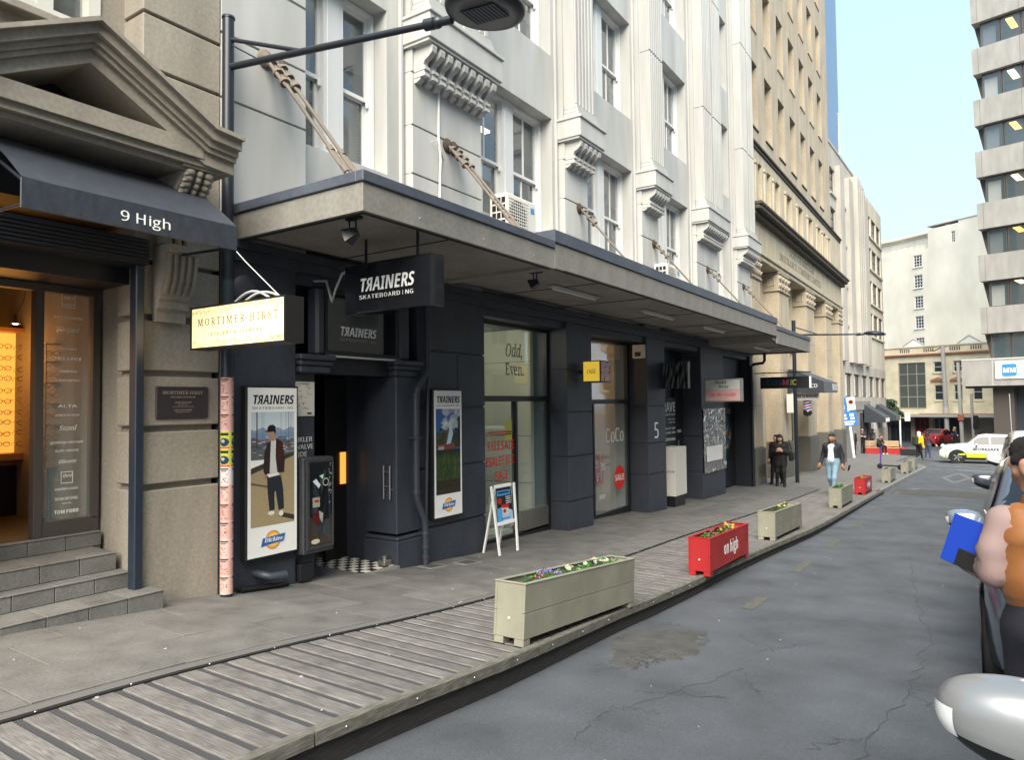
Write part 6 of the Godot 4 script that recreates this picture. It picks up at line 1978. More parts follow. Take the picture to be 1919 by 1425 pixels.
func sandstone_building():
	var t := thing("sandstone_building", "tall sandstone insurance building with deep set windows and carved pilaster capitals", "building", Vector3())
	t.transform = face(FX, 23.2, 0, 1)      # u runs down the street from 23.2
	var us := []
	for i in 7: us.append([0.35 + 2.03 * i, 1.40 + 2.03 * i])
	var rows := [[11.0, 13.35], [14.45, 16.6], [17.65, 19.9], [21.0, 23.2]]
	var b := B.new()
	grid_wall(b, us, rows, 0.0, 15.4, 10.55, 25.5, -0.62, 0.0)
	lb(b, 0, 15.4, 10.55, 25.5, -9.0, -1.6)
	lb(b, 0.0, 0.3, 10.55, 25.5, -1.6, -0.62); lb(b, 15.1, 15.4, 10.55, 25.5, -1.6, -0.62)
	obj("upper_wall", b, M.sand, t)
	for u in us:
		for r in rows:
			var w := far_window(t, u[0], u[1], r[0], r[1], -0.50, M.dark_brown, 2, 3)
			obj("sill", lbx(u[0] + 0.02, u[1] - 0.02, r[0] - 0.001, r[0] + 0.06, -0.5, 0.04, 0.01), M.sand_stain if r[0] < 12 else M.sand, w)
	b = B.new()
	lb(b, 0, 18.2, 10.42, 10.52, -1, 0.10, 0.02); lb(b, 0, 18.2, 10.30, 10.418, -1, 0.05, 0.02)
	obj("string_course", b, M.sand_stain, t)
	# row of small columns
	b = B.new()
	var op := [[1.15, 1.75], [2.35, 3.0], [3.6, 4.4], [5.5, 6.5], [7.6, 8.6], [9.7, 10.7], [11.8, 12.6], [13.2, 13.9], [14.5, 15.2]]
	grid_wall(b, op, [[8.45, 9.95]], 0, 18.2, 8.3, 10.30, -0.55, 0)
	lb(b, 0, 18.2, 8.0, 10.3, -9, -1.5)
	obj("gallery_wall", b, M.sand_pale, t)
	for q in op:
		far_window(t, q[0], q[1], 8.45, 9.95, -0.45, M.dark_brown, 1, 2)
		b = B.new()
		lb(b, q[0] - 0.42, q[0] - 0.06, 9.78, 9.9, -0.1, 0.06, 0.02); lb(b, q[0] - 0.38, q[0] - 0.10, 8.42, 9.78, -0.1, 0.045, 0.02)
		obj("half_column", b, M.sand_pale, t)
	# projecting ledge with its carved edge
	b = B.new()
	lb(b, 0, 18.3, 8.16, 8.29, -0.5, 0.42, 0.03); lb(b, 0, 18.25, 8.02, 8.155, -0.5, 0.34, 0.03); lb(b, 0, 18.2, 7.86, 8.015, -0.5, 0.2, 0.03)
	var lg := obj("cornice", b, M.sand_stain, t)
	b = B.new()
	for i in 90: lb(b, 0.1 + i * 0.2, 0.2 + i * 0.2, 8.03, 8.15, 0.3, 0.385, 0.015)
	stuff(obj("dentil", b, M.sand_stain, lg))
	obj("frieze", lbx(0, 18.2, 6.86, 7.86, -0.5, 0.0), M.sand_pale, t)
	b = B.new()
	lb(b, 0, 18.2, 6.72, 6.856, -0.9, 0.10, 0.02); lb(b, 0, 18.2, 6.56, 6.718, -0.9, 0.04, 0.02)
	obj("architrave", b, M.sand_pale, t)
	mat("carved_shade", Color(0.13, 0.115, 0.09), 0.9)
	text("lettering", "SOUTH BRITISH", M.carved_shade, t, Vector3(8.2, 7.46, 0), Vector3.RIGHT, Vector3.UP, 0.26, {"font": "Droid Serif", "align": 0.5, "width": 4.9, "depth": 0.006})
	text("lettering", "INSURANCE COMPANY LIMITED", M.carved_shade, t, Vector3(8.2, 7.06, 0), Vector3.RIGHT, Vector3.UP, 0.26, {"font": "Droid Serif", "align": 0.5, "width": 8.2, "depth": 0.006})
	# giant pilasters
	obj("recess_wall", lbx(0, 18.2, -3.0, 6.56, -9, -0.98), M.sand_pale, t)
	for q in [[0.1, 1.2], [3.8, 5.45], [8.75, 10.5], [13.3, 14.9], [17.0, 18.2]]:
		b = B.new()
		lb(b, q[0], q[1], 0.2, 5.82, -1.0, 0.0, 0.03)
		lb(b, q[0] + 0.18, q[0] + 0.30, 0.3, 5.7, 0.0, 0.012); lb(b, q[1] - 0.30, q[1] - 0.18, 0.3, 5.7, 0.0, 0.012)
		var p := obj("pilaster", b, M.sand, t)
		b = B.new()
		lb(b, q[0] - 0.06, q[1] + 0.06, 5.82, 5.92, -1.0, 0.06, 0.03)
		lb(b, q[0] - 0.01, q[1] + 0.01, 5.92, 6.48, -1.0, 0.02, 0.02)
		lb(b, q[0] - 0.05, q[1] + 0.05, 6.48, 6.56, -1.0, 0.05, 0.02)
		for i in 4:
			for j in 2:
				var o := Vector3(lerpf(q[0] + 0.15, q[1] - 0.15, i / 3.0), 6.06 + j * 0.27, 0.02)
				b.ball(o, Vector3(0.15, 0.10, 0.07), 8, 5)
				b.ball(o + Vector3(0.05, 0.03, 0.05), Vector3(0.06, 0.05, 0.04), 6, 4)
		for j in 2:
			var o := Vector3(q[0] - 0.01, 6.2, -0.28 - j * 0.42)
			b.tube([o + Vector3(0, -0.15, 0.13), o + Vector3(0, 0.15, 0.13), o + Vector3(0, 0.15, -0.13), o + Vector3(0, -0.15, -0.13), o + Vector3(0, -0.15, 0.13)], 0.028, 6)
		obj("capital", b, M.sand, p)
		b = B.new()
		for y in [1.6, 2.9, 4.2]: lb(b, q[0] + 0.004, q[1] - 0.004, y, y + 0.012, -0.9, 0.003)
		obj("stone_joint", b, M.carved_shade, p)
		obj("pilaster_base", lbx(q[0] - 0.06, q[1] + 0.06, -3, 0.2, -1.0, 0.06, 0.02), mat("grey_granite", Color(0.24, 0.225, 0.195), 0.7, {"tex": ["grit", 1.0]}) if not M.has("grey_granite") else M.grey_granite, p)
	for q in [[1.2, 3.8], [5.45, 8.75], [10.5, 13.3], [14.9, 17.0]]:
		b = B.new()
		grid_wall(b, [[q[0] + 0.5, q[1] - 0.5]], [[0.2, 2.5], [3.0, 6.1]], q[0], q[1], -3, 6.56, -0.9, -0.55)
		obj("bay_wall", b, M.sand_pale, t)
		far_window(t, q[0] + 0.5, q[1] - 0.5, 3.0, 6.1, -0.75, M.dark_brown, 2, 3)
		far_window(t, q[0] + 0.5, q[1] - 0.5, -1.1 if q[0] > 5 and q[0] < 6 else 0.2, 2.5, -0.75, M.dark_brown, 2, 3)
		b = B.new()
		for i in 3: lb(b, q[0] + 0.35 - i * 0.04, q[1] - 0.35 + i * 0.04, 2.62 + i * 0.09, 2.68 + i * 0.09, -0.55, -0.45 + i * 0.02)
		obj("window_hood", b, M.sand_pale, t)
		b = B.new()
		for k in [q[0] + 0.6, q[1] - 0.6]: b.ball(Vector3(k, 4.0, -0.5), Vector3(0.3, 0.18, 0.12), 8, 6)
		obj("carved_swag", b, M.sand, t)
	# iron vent grille low on the first bay
	b = B.new()
	for i in 9: lb(b, 0.22 + i * 0.1, 0.27 + i * 0.1, -0.75, -0.35, 0.06, 0.075)
	obj("vent_grille", b, M.sand_stain, t)
	obj("iron_door", lbx(6.2, 7.9, -3, 1.9, -0.56, -0.48), mat("brown_glass", Color(0.09, 0.065, 0.045), 0.25), t)
	# barber's awning, sign and pole
	var w := thing("shop_awning", "dark navy awning with white wording on the sandstone building by the barber pole", "awning", pt(-5.5, 2.1, 30.0))
	b = B.new()
	b.prism(PackedVector2Array([Vector2(0, 2.07), Vector2(1.25, 2.07), Vector2(1.25, 2.46), Vector2(0.12, 2.95), Vector2(0, 2.95)]), pt(-6.05, 0, 28.0), Vector3.RIGHT, Vector3.UP, Vector3(0, 0, -3.0))
	obj("canvas", b, M.awning_blue, w)
	text("lettering", "GARA & CO", M.letter_white, w, pt(-5.45, 2.24, 27.99), Vector3.RIGHT, Vector3.UP, 0.14, {"align": 0.5, "width": 0.85, "depth": 0.002})
	text("lettering", "THE VIC", M.letter_white, w, pt(-4.795, 2.16, 30.3), Vector3(0, 0, -1), Vector3.UP, 0.24, {"align": 0.5, "width": 1.1, "weight": 700, "depth": 0.002})
	w = thing("hanging_sign", "white hanging sign with dark capitals under the navy barber awning", "sign", pt(-5.6, 1.8, 28.5))
	obj("board", bx(-5.98, -5.05, 1.76, 2.04, 28.4, 28.45, 0.004), M.white, w)
	text("lettering", "MADE TO MEASURE", M.letter_black, w, pt(-5.51, 1.86, 28.398), Vector3.RIGHT, Vector3.UP, 0.13, {"align": 0.5, "width": 0.84, "weight": 700, "depth": 0.001, "step": 8.0})
	w = thing("barber_pole", "red white and blue striped barber pole with a black base", "barber pole", pt(-5.5, 1.25, 28.6))
	var im := Image.create(48, 64, false, Image.FORMAT_RGB8)
	im.fill(Color(0.85, 0.85, 0.86))
	for i in 5:
		var y := i * 0.5 - 0.6
		ipoly(im, [[0, y + 0.5], [1, y], [1, y + 0.13], [0, y + 0.63]], Color(0.7, 0.08, 0.08))
		ipoly(im, [[0, y + 0.74], [1, y + 0.24], [1, y + 0.38], [0, y + 0.88]], Color(0.1, 0.22, 0.6))
	b = B.new()
	for i in 14:
		var p0 := Vector3(cos(TAU * i / 14), 0, -sin(TAU * i / 14)) * 0.14
		var p1 := Vector3(cos(TAU * (i + 1) / 14), 0, -sin(TAU * (i + 1) / 14)) * 0.14
		var o := pt(-5.5, 1.36, 28.6)
		b.quad(o + p0, o + p1, o + p1 + Vector3(0, 0.4, 0), o + p0 + Vector3(0, 0.4, 0), Rect2(i / 14.0, 0, 1 / 14.0, 1))
	obj("striped_cylinder", b, print_mat("barber_stripe", im), w)
	b = B.new()
	b.ball(pt(-5.5, 1.30, 28.6), Vector3(0.17, 0.15, 0.17))
	obj("base_ball", b, M.black_gloss, w)
	b = bx(-6.05, -5.48, 1.76, 1.80, 28.58, 28.62)
	obj("bracket", b, M.black, w)
	w = thing("meter_box", "pale grey wall box beside the black lamp pole on the sandstone building", "wall box", pt(-5.85, 1.4, 27.5))
	obj("case", bx(-6.0, -5.7, 1.3, 2.0, 27.4, 27.7, 0.01), M.off_white, w)

func far_buildings():
	# grey and cream art deco block
	var t := thing("art_deco_building", "pale grey and cream art deco block with vertical fins and metal windows", "building", Vector3())
	t.transform = face(-7.2, 41.5, 0.0298, 0.99956)
	var ys := [[1.98, 3.5], [6.6, 8.35], [9.1, 10.85], [11.75, 13.4], [14.25, 15.85]]
	var b := B.new()
	grid_wall(b, [[3.5, 5.0], [6.9, 8.0], [12.95, 14.15]], ys.slice(1), 0, 15.7, 4.2, 17.2, -0.35, 0)
	lb(b, 0, 15.7, 4.2, 17.2, -9, -0.8)
	lb(b, 0.0, 15.7, 17.2, 17.35, -9, 0.05)
	obj("grey_wall", b, M.deco, t)
	b = B.new()
	grid_wall(b, [[16.4, 18.5], [18.9, 21.0], [21.4, 23.3]], ys.slice(1), 15.7, 24.0, 4.2, 17.1, -0.35, 0)
	lb(b, 15.7, 24.0, 4.2, 17.1, -9, -0.8)
	obj("cream_wall", b, M.deco_cream, t)
	b = B.new()
	grid_wall(b, [[3.0, 3.8], [6.6, 9.0], [9.6, 12.0], [12.6, 15.0], [15.6, 18.0], [18.6, 21.0], [21.6, 23.8]], [[1.98, 3.5]], 0, 24.0, 1.95, 4.2, -0.35, 0.02)
	lb(b, 0, 24, -4, 1.95, -9, 0.02)
	lb(b, 0, 24, 1.95, 4.2, -9, -0.8)
	lb(b, 15.2, 24.02, -4, -0.4, -0.1, 0.06)
	obj("base_wall", b, M.deco, t)
	mat("grey_plaster", Color(0.27, 0.265, 0.25), 0.8, {"detail": ["mott", 0.3]})
	b = lbx(6.4, 7.4, -4, 1.6, 0.02, 0.12)
	lb(b, 14.6, 15.4, -4, 1.6, 0.02, 0.12); lb(b, 6.4, 15.4, 1.1, 1.7, 0.02, 0.125)
	lb(b, 7.4, 11.2, -4, 1.1, 0.02, 0.05)
	obj("portal", b, M.grey_plaster, t)
	far_window(t, 11.2, 14.4, -2.0, 0.9, 0.06, M.dark_brown, 3, 1)
	for q in [[16.2, 17.2], [17.6, 18.6], [19.4, 20.4], [20.8, 21.8], [22.2, 23.2]]: far_window(t, q[0], q[1], -1.2, 0.9, 0.05, M.cable_grey, 2, 1, 0.06)
	for q in [[5.2, 6.5], [8.15, 9.6], [14.25, 15.6]]: obj("pilaster", lbx(q[0], q[1], 4.2, 16.25, 0, 0.28), M.deco, t)
	for i in 4: obj("fin", lbx(10.0 + i * 0.78, 10.45 + i * 0.78, 4.2, 16.9 - 0.2 * absf(i - 0.5), 0, 0.5), M.deco, t)
	for u in [[3.5, 5.0], [6.9, 8.0], [12.95, 14.15]]:
		for r in ys.slice(1):
			var w := far_window(t, u[0], u[1], r[0], r[1], -0.12, M.dark_brown, 2, 3)
			obj("sill", lbx(u[0] - 0.08, u[1] + 0.08, r[0] - 0.12, r[0], -0.1, 0.1), M.deco, w)
	for u in [[16.4, 18.5], [18.9, 21.0], [21.4, 23.3]]:
		for r in ys.slice(1): far_window(t, u[0], u[1], r[0], r[1], -0.1, M.dark_brown, 4, 2, 0.06, M.far_glass)
	for r in ys.slice(1): obj("sill_band", lbx(16.2, 23.6, r[0] - 0.14, r[0] - 0.01, -0.1, 0.12), M.deco_cream, t)
	for u in [[3.0, 3.8], [6.6, 9.0], [9.6, 12.0], [12.6, 15.0], [15.6, 18.0], [18.6, 21.0], [21.6, 23.8]]:
		var w := far_window(t, u[0], u[1], 1.98, 3.5, -0.12, M.dark_brown, 4 if u[1] - u[0] > 1 else 1, 1, 0.07)
		if u[1] - u[0] > 1: obj("curtain", lbx(u[0] + 0.7, u[0] + 1.25, 2.05, 3.42, -0.13, -0.125), M.white, w)
	for q in [[12.6, 15.0, 0.3], [18.2, 20.6, 0.55]]:
		var a := thing("shop_awning", "black wedge awning on the art deco block, %s" % ["nearer the blue parking sign", "nearer the corner"][int(q[0] > 15)], "awning", Vector3(), "black awnings on the art deco block")
		a.transform = t.transform
		b = B.new()
		b.prism(PackedVector2Array([Vector2(0, 1.45), Vector2(1.3, 0.55), Vector2(1.3, 0.2), Vector2(0, 0.2)]), Vector3(q[0], 0, 0.1), Vector3.BACK, Vector3.UP, Vector3(q[1] - q[0], 0, 0))
		obj("canvas", b, M.awning_blue, a)
		if q[0] < 15: obj("pale_panel", lbx(q[0] + 0.3, q[1] - 0.3, 0.25, 0.5, 1.395, 1.41), M.white, a)
	var fp := thing("flagpole", "thin flagpole on the roof of the art deco block", "flagpole", Vector3())
	fp.transform = t.transform
	b = B.new()
	b.tube([Vector3(10.2, 17.3, -0.6), Vector3(10.2, 21.3, -0.6)], [0.06, 0.035], 8)
	b.ball(Vector3(10.2, 21.35, -0.6), Vector3(0.07, 0.07, 0.07), 8, 6)
	obj("pole", b, M.cable_grey, fp)
	b = B.new()
	b.tube([Vector3(10.24, 18.6, -0.6), Vector3(10.28, 19.4, -0.58)], 0.06, 6)
	obj("furled_flag", b, M.cable_grey, fp)
	# blue glass tower
	t = thing("glass_tower", "tall blue glass tower rising behind the sandstone building", "building", Vector3())
	t.transform = face(-29.4, 70, 0.97, -0.24)
	obj("core", lbx(0, 14.9, -3, 62, -14, -0.12), M.tower_glass, t)
	for i in 16:
		for j in 7: obj("glass_panel", lbx(1.25 + j * 1.95 + 0.03, 1.25 + j * 1.95 + 1.92, 16 + i * 2.9 + 0.05, 18.85 + i * 2.9, -0.12, 0.0, 0.02), M.tower_glass, t)
	# cream block at the end of the street
	t = thing("cream_block", "big cream rendered block with one column of small windows at the street's end", "building", Vector3())
	t.transform = face(-3.5, 88, 0.87, -0.5)
	b = B.new()
	grid_wall(b, [[-2.55, -1.58]], [[7.46, 8.6], [9.63, 11.0], [11.88, 13.22], [14.14, 15.57], [16.47, 17.79]], -9, 9, -4, 18.3, -0.3, 0)
	grid_wall(b, [[1.68, 2.08]], [[18.4, 19.58]], -0.85, 9, 18.3, 20.35, -0.3, 0)
	lb(b, 2.46, 9, 20.35, 20.62, -0.3, 0)
	lb(b, -9, 9, -4, 18.3, -12, -0.31); lb(b, -0.85, 9, 18.3, 20.35, -12, -0.31)
	lb(b, -9, -0.86, 18.3, 20.2, -12, -1.6); lb(b, -9.0, -0.86, 20.2, 20.45, -12, -1.0)
	obj("wall", b, M.cream, t)
	obj("coping", lbx(-0.9, 9.05, 20.62, 20.72, -12, 0.05), M.deco, t)
	for r in [[7.46, 8.6], [9.63, 11.0], [11.88, 13.22], [14.14, 15.57], [16.47, 17.79]]:
		var w := far_window(t, -2.55, -1.58, r[0], r[1], -0.05, M.white_trim, 3, 4, 0.07)
		obj("sill", lbx(-2.68, -1.45, r[0] - 0.1, r[0] - 0.01, -0.1, 0.1), M.white_trim, w)
		obj("blind", lbx(-2.5, -1.62, r[0] + 0.05, lerpf(r[0], r[1], 0.6 if r[0] > 14 else 0.3), -0.17, -0.16), M.white, w)
	far_window(t, 1.68, 2.08, 18.4, 19.58, -0.05, M.white_trim, 2, 4, 0.06)
	for q in [[-3.5, -2.6], [-2.2, -1.4], [-7, -6]]: far_window(t, q[0], q[1], 18.5, 19.7, -1.58, M.white_trim, 2, 2, 0.06)
	b = B.new()
	lb(b, -9, -0.87, 19.35, 19.42, -0.1, -0.04); lb(b, -9, -0.87, 18.95, 19.0, -0.1, -0.04)
	for i in 12: lb(b, -8.8 + i * 0.7, -8.76 + i * 0.7, 18.3, 19.35, -0.09, -0.05)
	obj("balcony_rail", b, M.cable_grey, t)
	b = lbx(0.75, 1.3, 20.3, 20.95, -1.2, -0.5)
	b.tube([Vector3(1.0, 20.95, -0.85), Vector3(1.0, 21.35, -0.85)], 0.08, 8)
	obj("chimney", b, M.cream, t)
	# two storey heritage front with a verandah
	t = thing("heritage_building", "low cream two storey building with a tall glazed bay and a street verandah", "building", Vector3())
	t.transform = face(-2.5, 76, 0.956, -0.29)
	b = B.new()
	grid_wall(b, [[-1.06, -0.33], [0.58, 1.28], [2.1, 2.85]], [[1.7, 3.12], [4.3, 5.3]], -1.78, 8, 0.9, 6.0, -0.3, 0)
	lb(b, -6.5, -4.2, 0.9, 6.0, -0.3, 0); lb(b, -4.2, -1.78, 5.3, 6.0, -0.3, 0)
	lb(b, -6.5, 8, 0.4, 0.9, -0.3, 0); lb(b, -6.5, 8, -3, 6.0, -8, -0.6)
	obj("wall", b, M.cream_warm, t)
	b = lbx(-6.5, 8, 5.98, 6.1, -0.3, 0.28)
	obj("terracotta_band", b, M.terracotta, t)
	b = lbx(-6.5, 8, 6.1, 6.75, -0.5, -0.05)
	lb(b, -6.5, 8, 6.75, 6.86, -0.55, 0.05)
	var pa := obj("parapet", b, M.cream_warm, t)
	b = B.new()
	for g in [[-4.0, -3.0], [-1.9, -1.0], [0.3, 1.3], [2.0, 3.0]]:
		for i in 5: lb(b, g[0] + i * 0.19, g[0] + 0.1 + i * 0.19, 6.28, 6.62, -0.05, -0.02)
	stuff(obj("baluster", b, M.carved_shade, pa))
	for g in [[-5.0, -2.5], [-0.1, 2.25]]:
		b = B.new()
		b.prism(PackedVector2Array([Vector2(g[0], 6.86), Vector2(g[1], 6.86), Vector2((g[0] + g[1]) / 2, 7.7)]), Vector3(0, 0, -3.0), Vector3.RIGHT, Vector3.UP, Vector3(0, 0, 0.3))
		var gb := obj("gable", b, M.white, t)
		b = B.new()
		var ap := Vector3((g[0] + g[1]) / 2, 7.78, -2.68)
		for e in [g[0] - 0.1, g[1] + 0.1]: b.tube([Vector3(e, 6.86, -2.68), ap], 0.07, 4)
		obj("bargeboard", b, M.cable_grey, gb)
	mat("bay_glass", Color(0.09, 0.11, 0.10), 0.1, {"coat": 0.4})
	far_window(t, -4.2, -1.78, 0.95, 5.3, -0.1, M.deco, 3, 4, 0.07, M.bay_glass)
	obj("orange_band", lbx(-4.1, -1.85, 2.75, 3.0, -0.2, -0.15), mat("band_orange", Color(0.5, 0.24, 0.1), 0.7), t)
	for u in [[-1.06, -0.33], [0.58, 1.28], [2.1, 2.85]]:
		for r in [[4.3, 5.3], [1.7, 3.12]]:
			var w := far_window(t, u[0], u[1], r[0], r[1], -0.08, M.white_trim, 1, 2, 0.06)
			obj("sill", lbx(u[0] - 0.1, u[1] + 0.1, r[0] - 0.12, r[0] - 0.01, -0.1, 0.1), M.cream_warm, w)
			obj("surround", lbx(u[0] - 0.12, u[0] - 0.02, r[0], r[1] + 0.1, -0.02, 0.06), M.cream_warm, w)
		b = B.new()
		b.prism(PackedVector2Array([Vector2(u[0] - 0.3, 3.5), Vector2(u[1] + 0.3, 3.5), Vector2(u[1] + 0.2, 3.6), Vector2((u[0] + u[1]) / 2, 3.82), Vector2(u[0] - 0.2, 3.6)]), Vector3(0, 0, 0), Vector3.RIGHT, Vector3.UP, Vector3(0, 0, 0.25))
		obj("hood_mould", b, M.terracotta, t)
	b = lbx(-6.4, 8, 0.22, 0.42, 0, 2.2)
	var ve := obj("verandah", b, M.cream_warm, t)
	obj("verandah_edge", lbx(-6.4, 8, 0.16, 0.44, 2.2, 2.26), M.cable_grey, ve)
	obj("verandah_stripe", lbx(-1.6, 8, 0.44, 0.5, 2.1, 2.24), M.terracotta, ve)
	obj("shop_pier", lbx(-6.5, -5.3, -3, 0.2, -0.3, 0), M.deco, t)
	for u in [-3.2, -1.6, -0.3, 1.3, 3.2]: obj("shop_pier", lbx(u, u + 0.35, -3, 0.2, -0.3, 0), M.deco, t)
	for q in [[-5.3, -3.2, "dark_brown"], [-2.85, -1.6, "red_paint"], [-1.25, -0.3, "deco"], [0.05, 1.3, "dark_brown"]]:
		far_window(t, q[0], q[1], -2.25, 0.1, -0.1, M[q[2]], 3 if q[1] - q[0] > 1.1 else 2, 2, 0.1)
	obj("graffiti_wall", lbx(1.65, 8, -3, 0.2, -0.3, -0.02), M.deco, t)
	b = B.new()
	var rr := RandomNumberGenerator.new()
	rr.seed = 4
	for k in 3:
		var pts := []
		for i in 9: pts.append(Vector3(2.0 + k * 0.35 + i * 0.06, -1.35 + rr.randf_range(-0.2, 0.2), 0.0))
		b.tube(pts, 0.02, 4)
	obj("graffiti", b, M.black, t)
	# concrete office block on the right
	t = thing("concrete_office_block", "grey aggregate concrete office block with projecting bands and lit windows", "building", Vector3())
	t.transform = face(0.55, 58, 0.974, -0.225)
	mat("strip_light", Color(0.9, 0.85, 0.7), 0.5, {"emit": [Color(1.0, 0.86, 0.6), 0.6]})
	mat("amber_light", Color(0.9, 0.7, 0.4), 0.5, {"emit": [Color(1.0, 0.74, 0.32), 0.5]})
	obj("core", lbx(0.5, 14, -4, 34, -14, -3.2), M.room_light, t)
	for i in 8:
		var y0 := 6.25 + 3.63 * i
		b = B.new()
		b.loft([PackedVector3Array([Vector3(-0.34, y0, 0), Vector3(14, y0, 0), Vector3(14, y0, -12), Vector3(-0.34, y0, -12)]), PackedVector3Array([Vector3(-0.38, y0 + 1.81, 0), Vector3(14, y0 + 1.81, 0), Vector3(14, y0 + 1.81, -12), Vector3(-0.38, y0 + 1.81, -12)])], true, true, false)
		var bd := obj("concrete_band", b, M.aggregate, t)
		b = B.new()
		for u in [0.0, 2.4, 4.8, 7.2]: lb(b, u, u + 0.025, y0 + 0.02, y0 + 1.79, -0.01, 0.004)
		obj("panel_joint", b, M.carved_shade, bd)
		b = B.new()
		b.prism(PackedVector2Array([Vector2(-0.34, y0 - 0.002), Vector2(0.12, y0 - 0.002), Vector2(0.12, y0 - 1.8), Vector2(0.0, y0 - 1.8)]), Vector3(0, 0, -0.9), Vector3.RIGHT, Vector3.UP, Vector3(0, 0, -2.2))
		obj("end_bracket", b, M.dark_brown, t)
		for k in 6:
			var u := 0.12 + k * 1.18
			var w := far_window(t, u, u + 1.14, y0 - 1.80, y0 - 0.01, -0.35, M.dark_brown, 1, 1, 0.06, M.window_glass)
		obj("ceiling", lbx(0.1, 13.9, y0 - 0.06, y0 - 0.012, -3.2, -0.42), M.room, t)
		obj("back_wall", lbx(0.1, 13.9, y0 - 1.8, y0 - 0.07, -3.19, -3.1), M.dark_brown, t)
		if i == 7:
			b = B.new()
			for k in 22: lb(b, 0.2, 7.0, y0 - 1.72 + k * 0.075, y0 - 1.69 + k * 0.075, -0.52, -0.46)
			stuff(obj("blind", b, M.room, t))
		elif i != 0:
			for k in [[1.5, 1.9], [3.1, 3.5]]:
				obj("ceiling_light", lbx(k[0], k[1], y0 - 0.10, y0 - 0.065, -2.6, -0.8), M.strip_light if i % 2 else M.amber_light, t)
			obj("partition", lbx(0.2, 0.95, y0 - 1.8, y0 - 0.3, -0.72, -0.66), M.curtain if i % 2 else M.room, t)
	obj("roof_band", lbx(-0.4, 14, 35.2, 36.6, -12, 0), M.aggregate, t)
	b = lbx(-1.44, 14, 2.64, 4.42, -10, 0.6)
	var pod := obj("podium_band", b, M.aggregate, t)
	b = lbx(-1.46, 14.02, 4.42, 4.5, -10, 0.62)
	for u in [0.34, 3.5]: lb(b, u, u + 0.03, 2.66, 4.40, 0.59, 0.604)
	obj("coping", b, M.cable_grey, pod)
	obj("pier", lbx(0.12, 1.32, -4, 2.64, -1.6, -0.4), M.dark_brown, t)
	obj("shop_glass_wall", lbx(1.32, 14, -4, 2.64, -1.4, -1.2), M.far_glass, t)
	obj("soffit_beam", lbx(-1.4, 14, 2.5, 2.64, -0.6, 0.0), M.dark_brown, t)
	obj("lit_shop_panel", lbx(1.9, 4, 0.9, 2.0, -1.19, -1.15), M.room_light, t)
	var sg := thing("fascia_sign", "white fascia sign with a blue rounded square mark on the concrete block", "sign", Vector3())
	sg.transform = t.transform
	obj("board", lbx(0.52, 5.5, 3.08, 4.26, 0.605, 0.68, 0.02), M.white, sg)
	mat("mark_sky", Color(0.03, 0.20, 0.62), 0.4)
	b = B.new()
	var pr := PackedVector2Array()
	for c in [[1, 1], [-1, 1], [-1, -1], [1, -1]]:
		for i in 5:
			var a := atan2(c[1], c[0]) - PI / 4 + i * PI / 8
			pr.append(Vector2(1.32 + c[0] * 0.29 + cos(a) * 0.12, 3.67 + c[1] * 0.29 + sin(a) * 0.12))
	b.prism(pr, Vector3(0, 0, 0.682), Vector3.RIGHT, Vector3.UP, Vector3(0, 0, 0.02))
	obj("mark", b, M.mark_sky, sg)
	text("lettering", "MM", M.letter_white, sg, Vector3(1.32, 3.5, 0.703), Vector3.RIGHT, Vector3.UP, 0.32, {"align": 0.5, "width": 0.68, "weight": 700, "depth": 0.004})
	text("lettering", "MARSDEN", M.letter_grey, sg, Vector3(2.05, 3.55, 0.682), Vector3.RIGHT, Vector3.UP, 0.22, {"width": 1.4, "depth": 0.004})

func opposite_building():
	var t := thing("opposite_building", "cream rendered building across the street that the shop windows mirror", "building", Vector3())
	t.transform = face(6.2, 30.0, 0, -1)
	var us := []
	for i in 12: us.append([1.2 + i * 3.2, 2.9 + i * 3.2])
	var ys := [[4.6, 6.8], [8.2, 10.3]]
	var b := B.new()
	grid_wall(b, us, ys, 0, 40, 3.4, 12.0, -0.4, 0)
	lb(b, 0, 40, -3, 12, -8, -0.9)
	obj("wall", b, M.cream, t)
	b = lbx(-0.1, 40.1, 11.9, 12.3, -8, 0.35)
	lb(b, 0, 40, 3.4, 3.7, 0, 0.2); lb(b, 0, 40, 7.3, 7.5, 0, 0.12)
	obj("cornice", b, M.cream, t)
	for u in us:
		for y in ys:
			far_window(t, u[0], u[1], y[0], y[1], -0.2, M.white_trim, 2, 2, 0.08)
	for i in 13: obj("shop_pier", lbx(-0.3 + i * 3.2, 0.5 + i * 3.2, -3, 3.4, -0.4, 0.0), M.deco, t)
	for u in us: far_window(t, u[0] - 0.6, u[1] + 0.5, -2.2, 3.2, -0.3, M.dark_brown, 2, 2, 0.08)
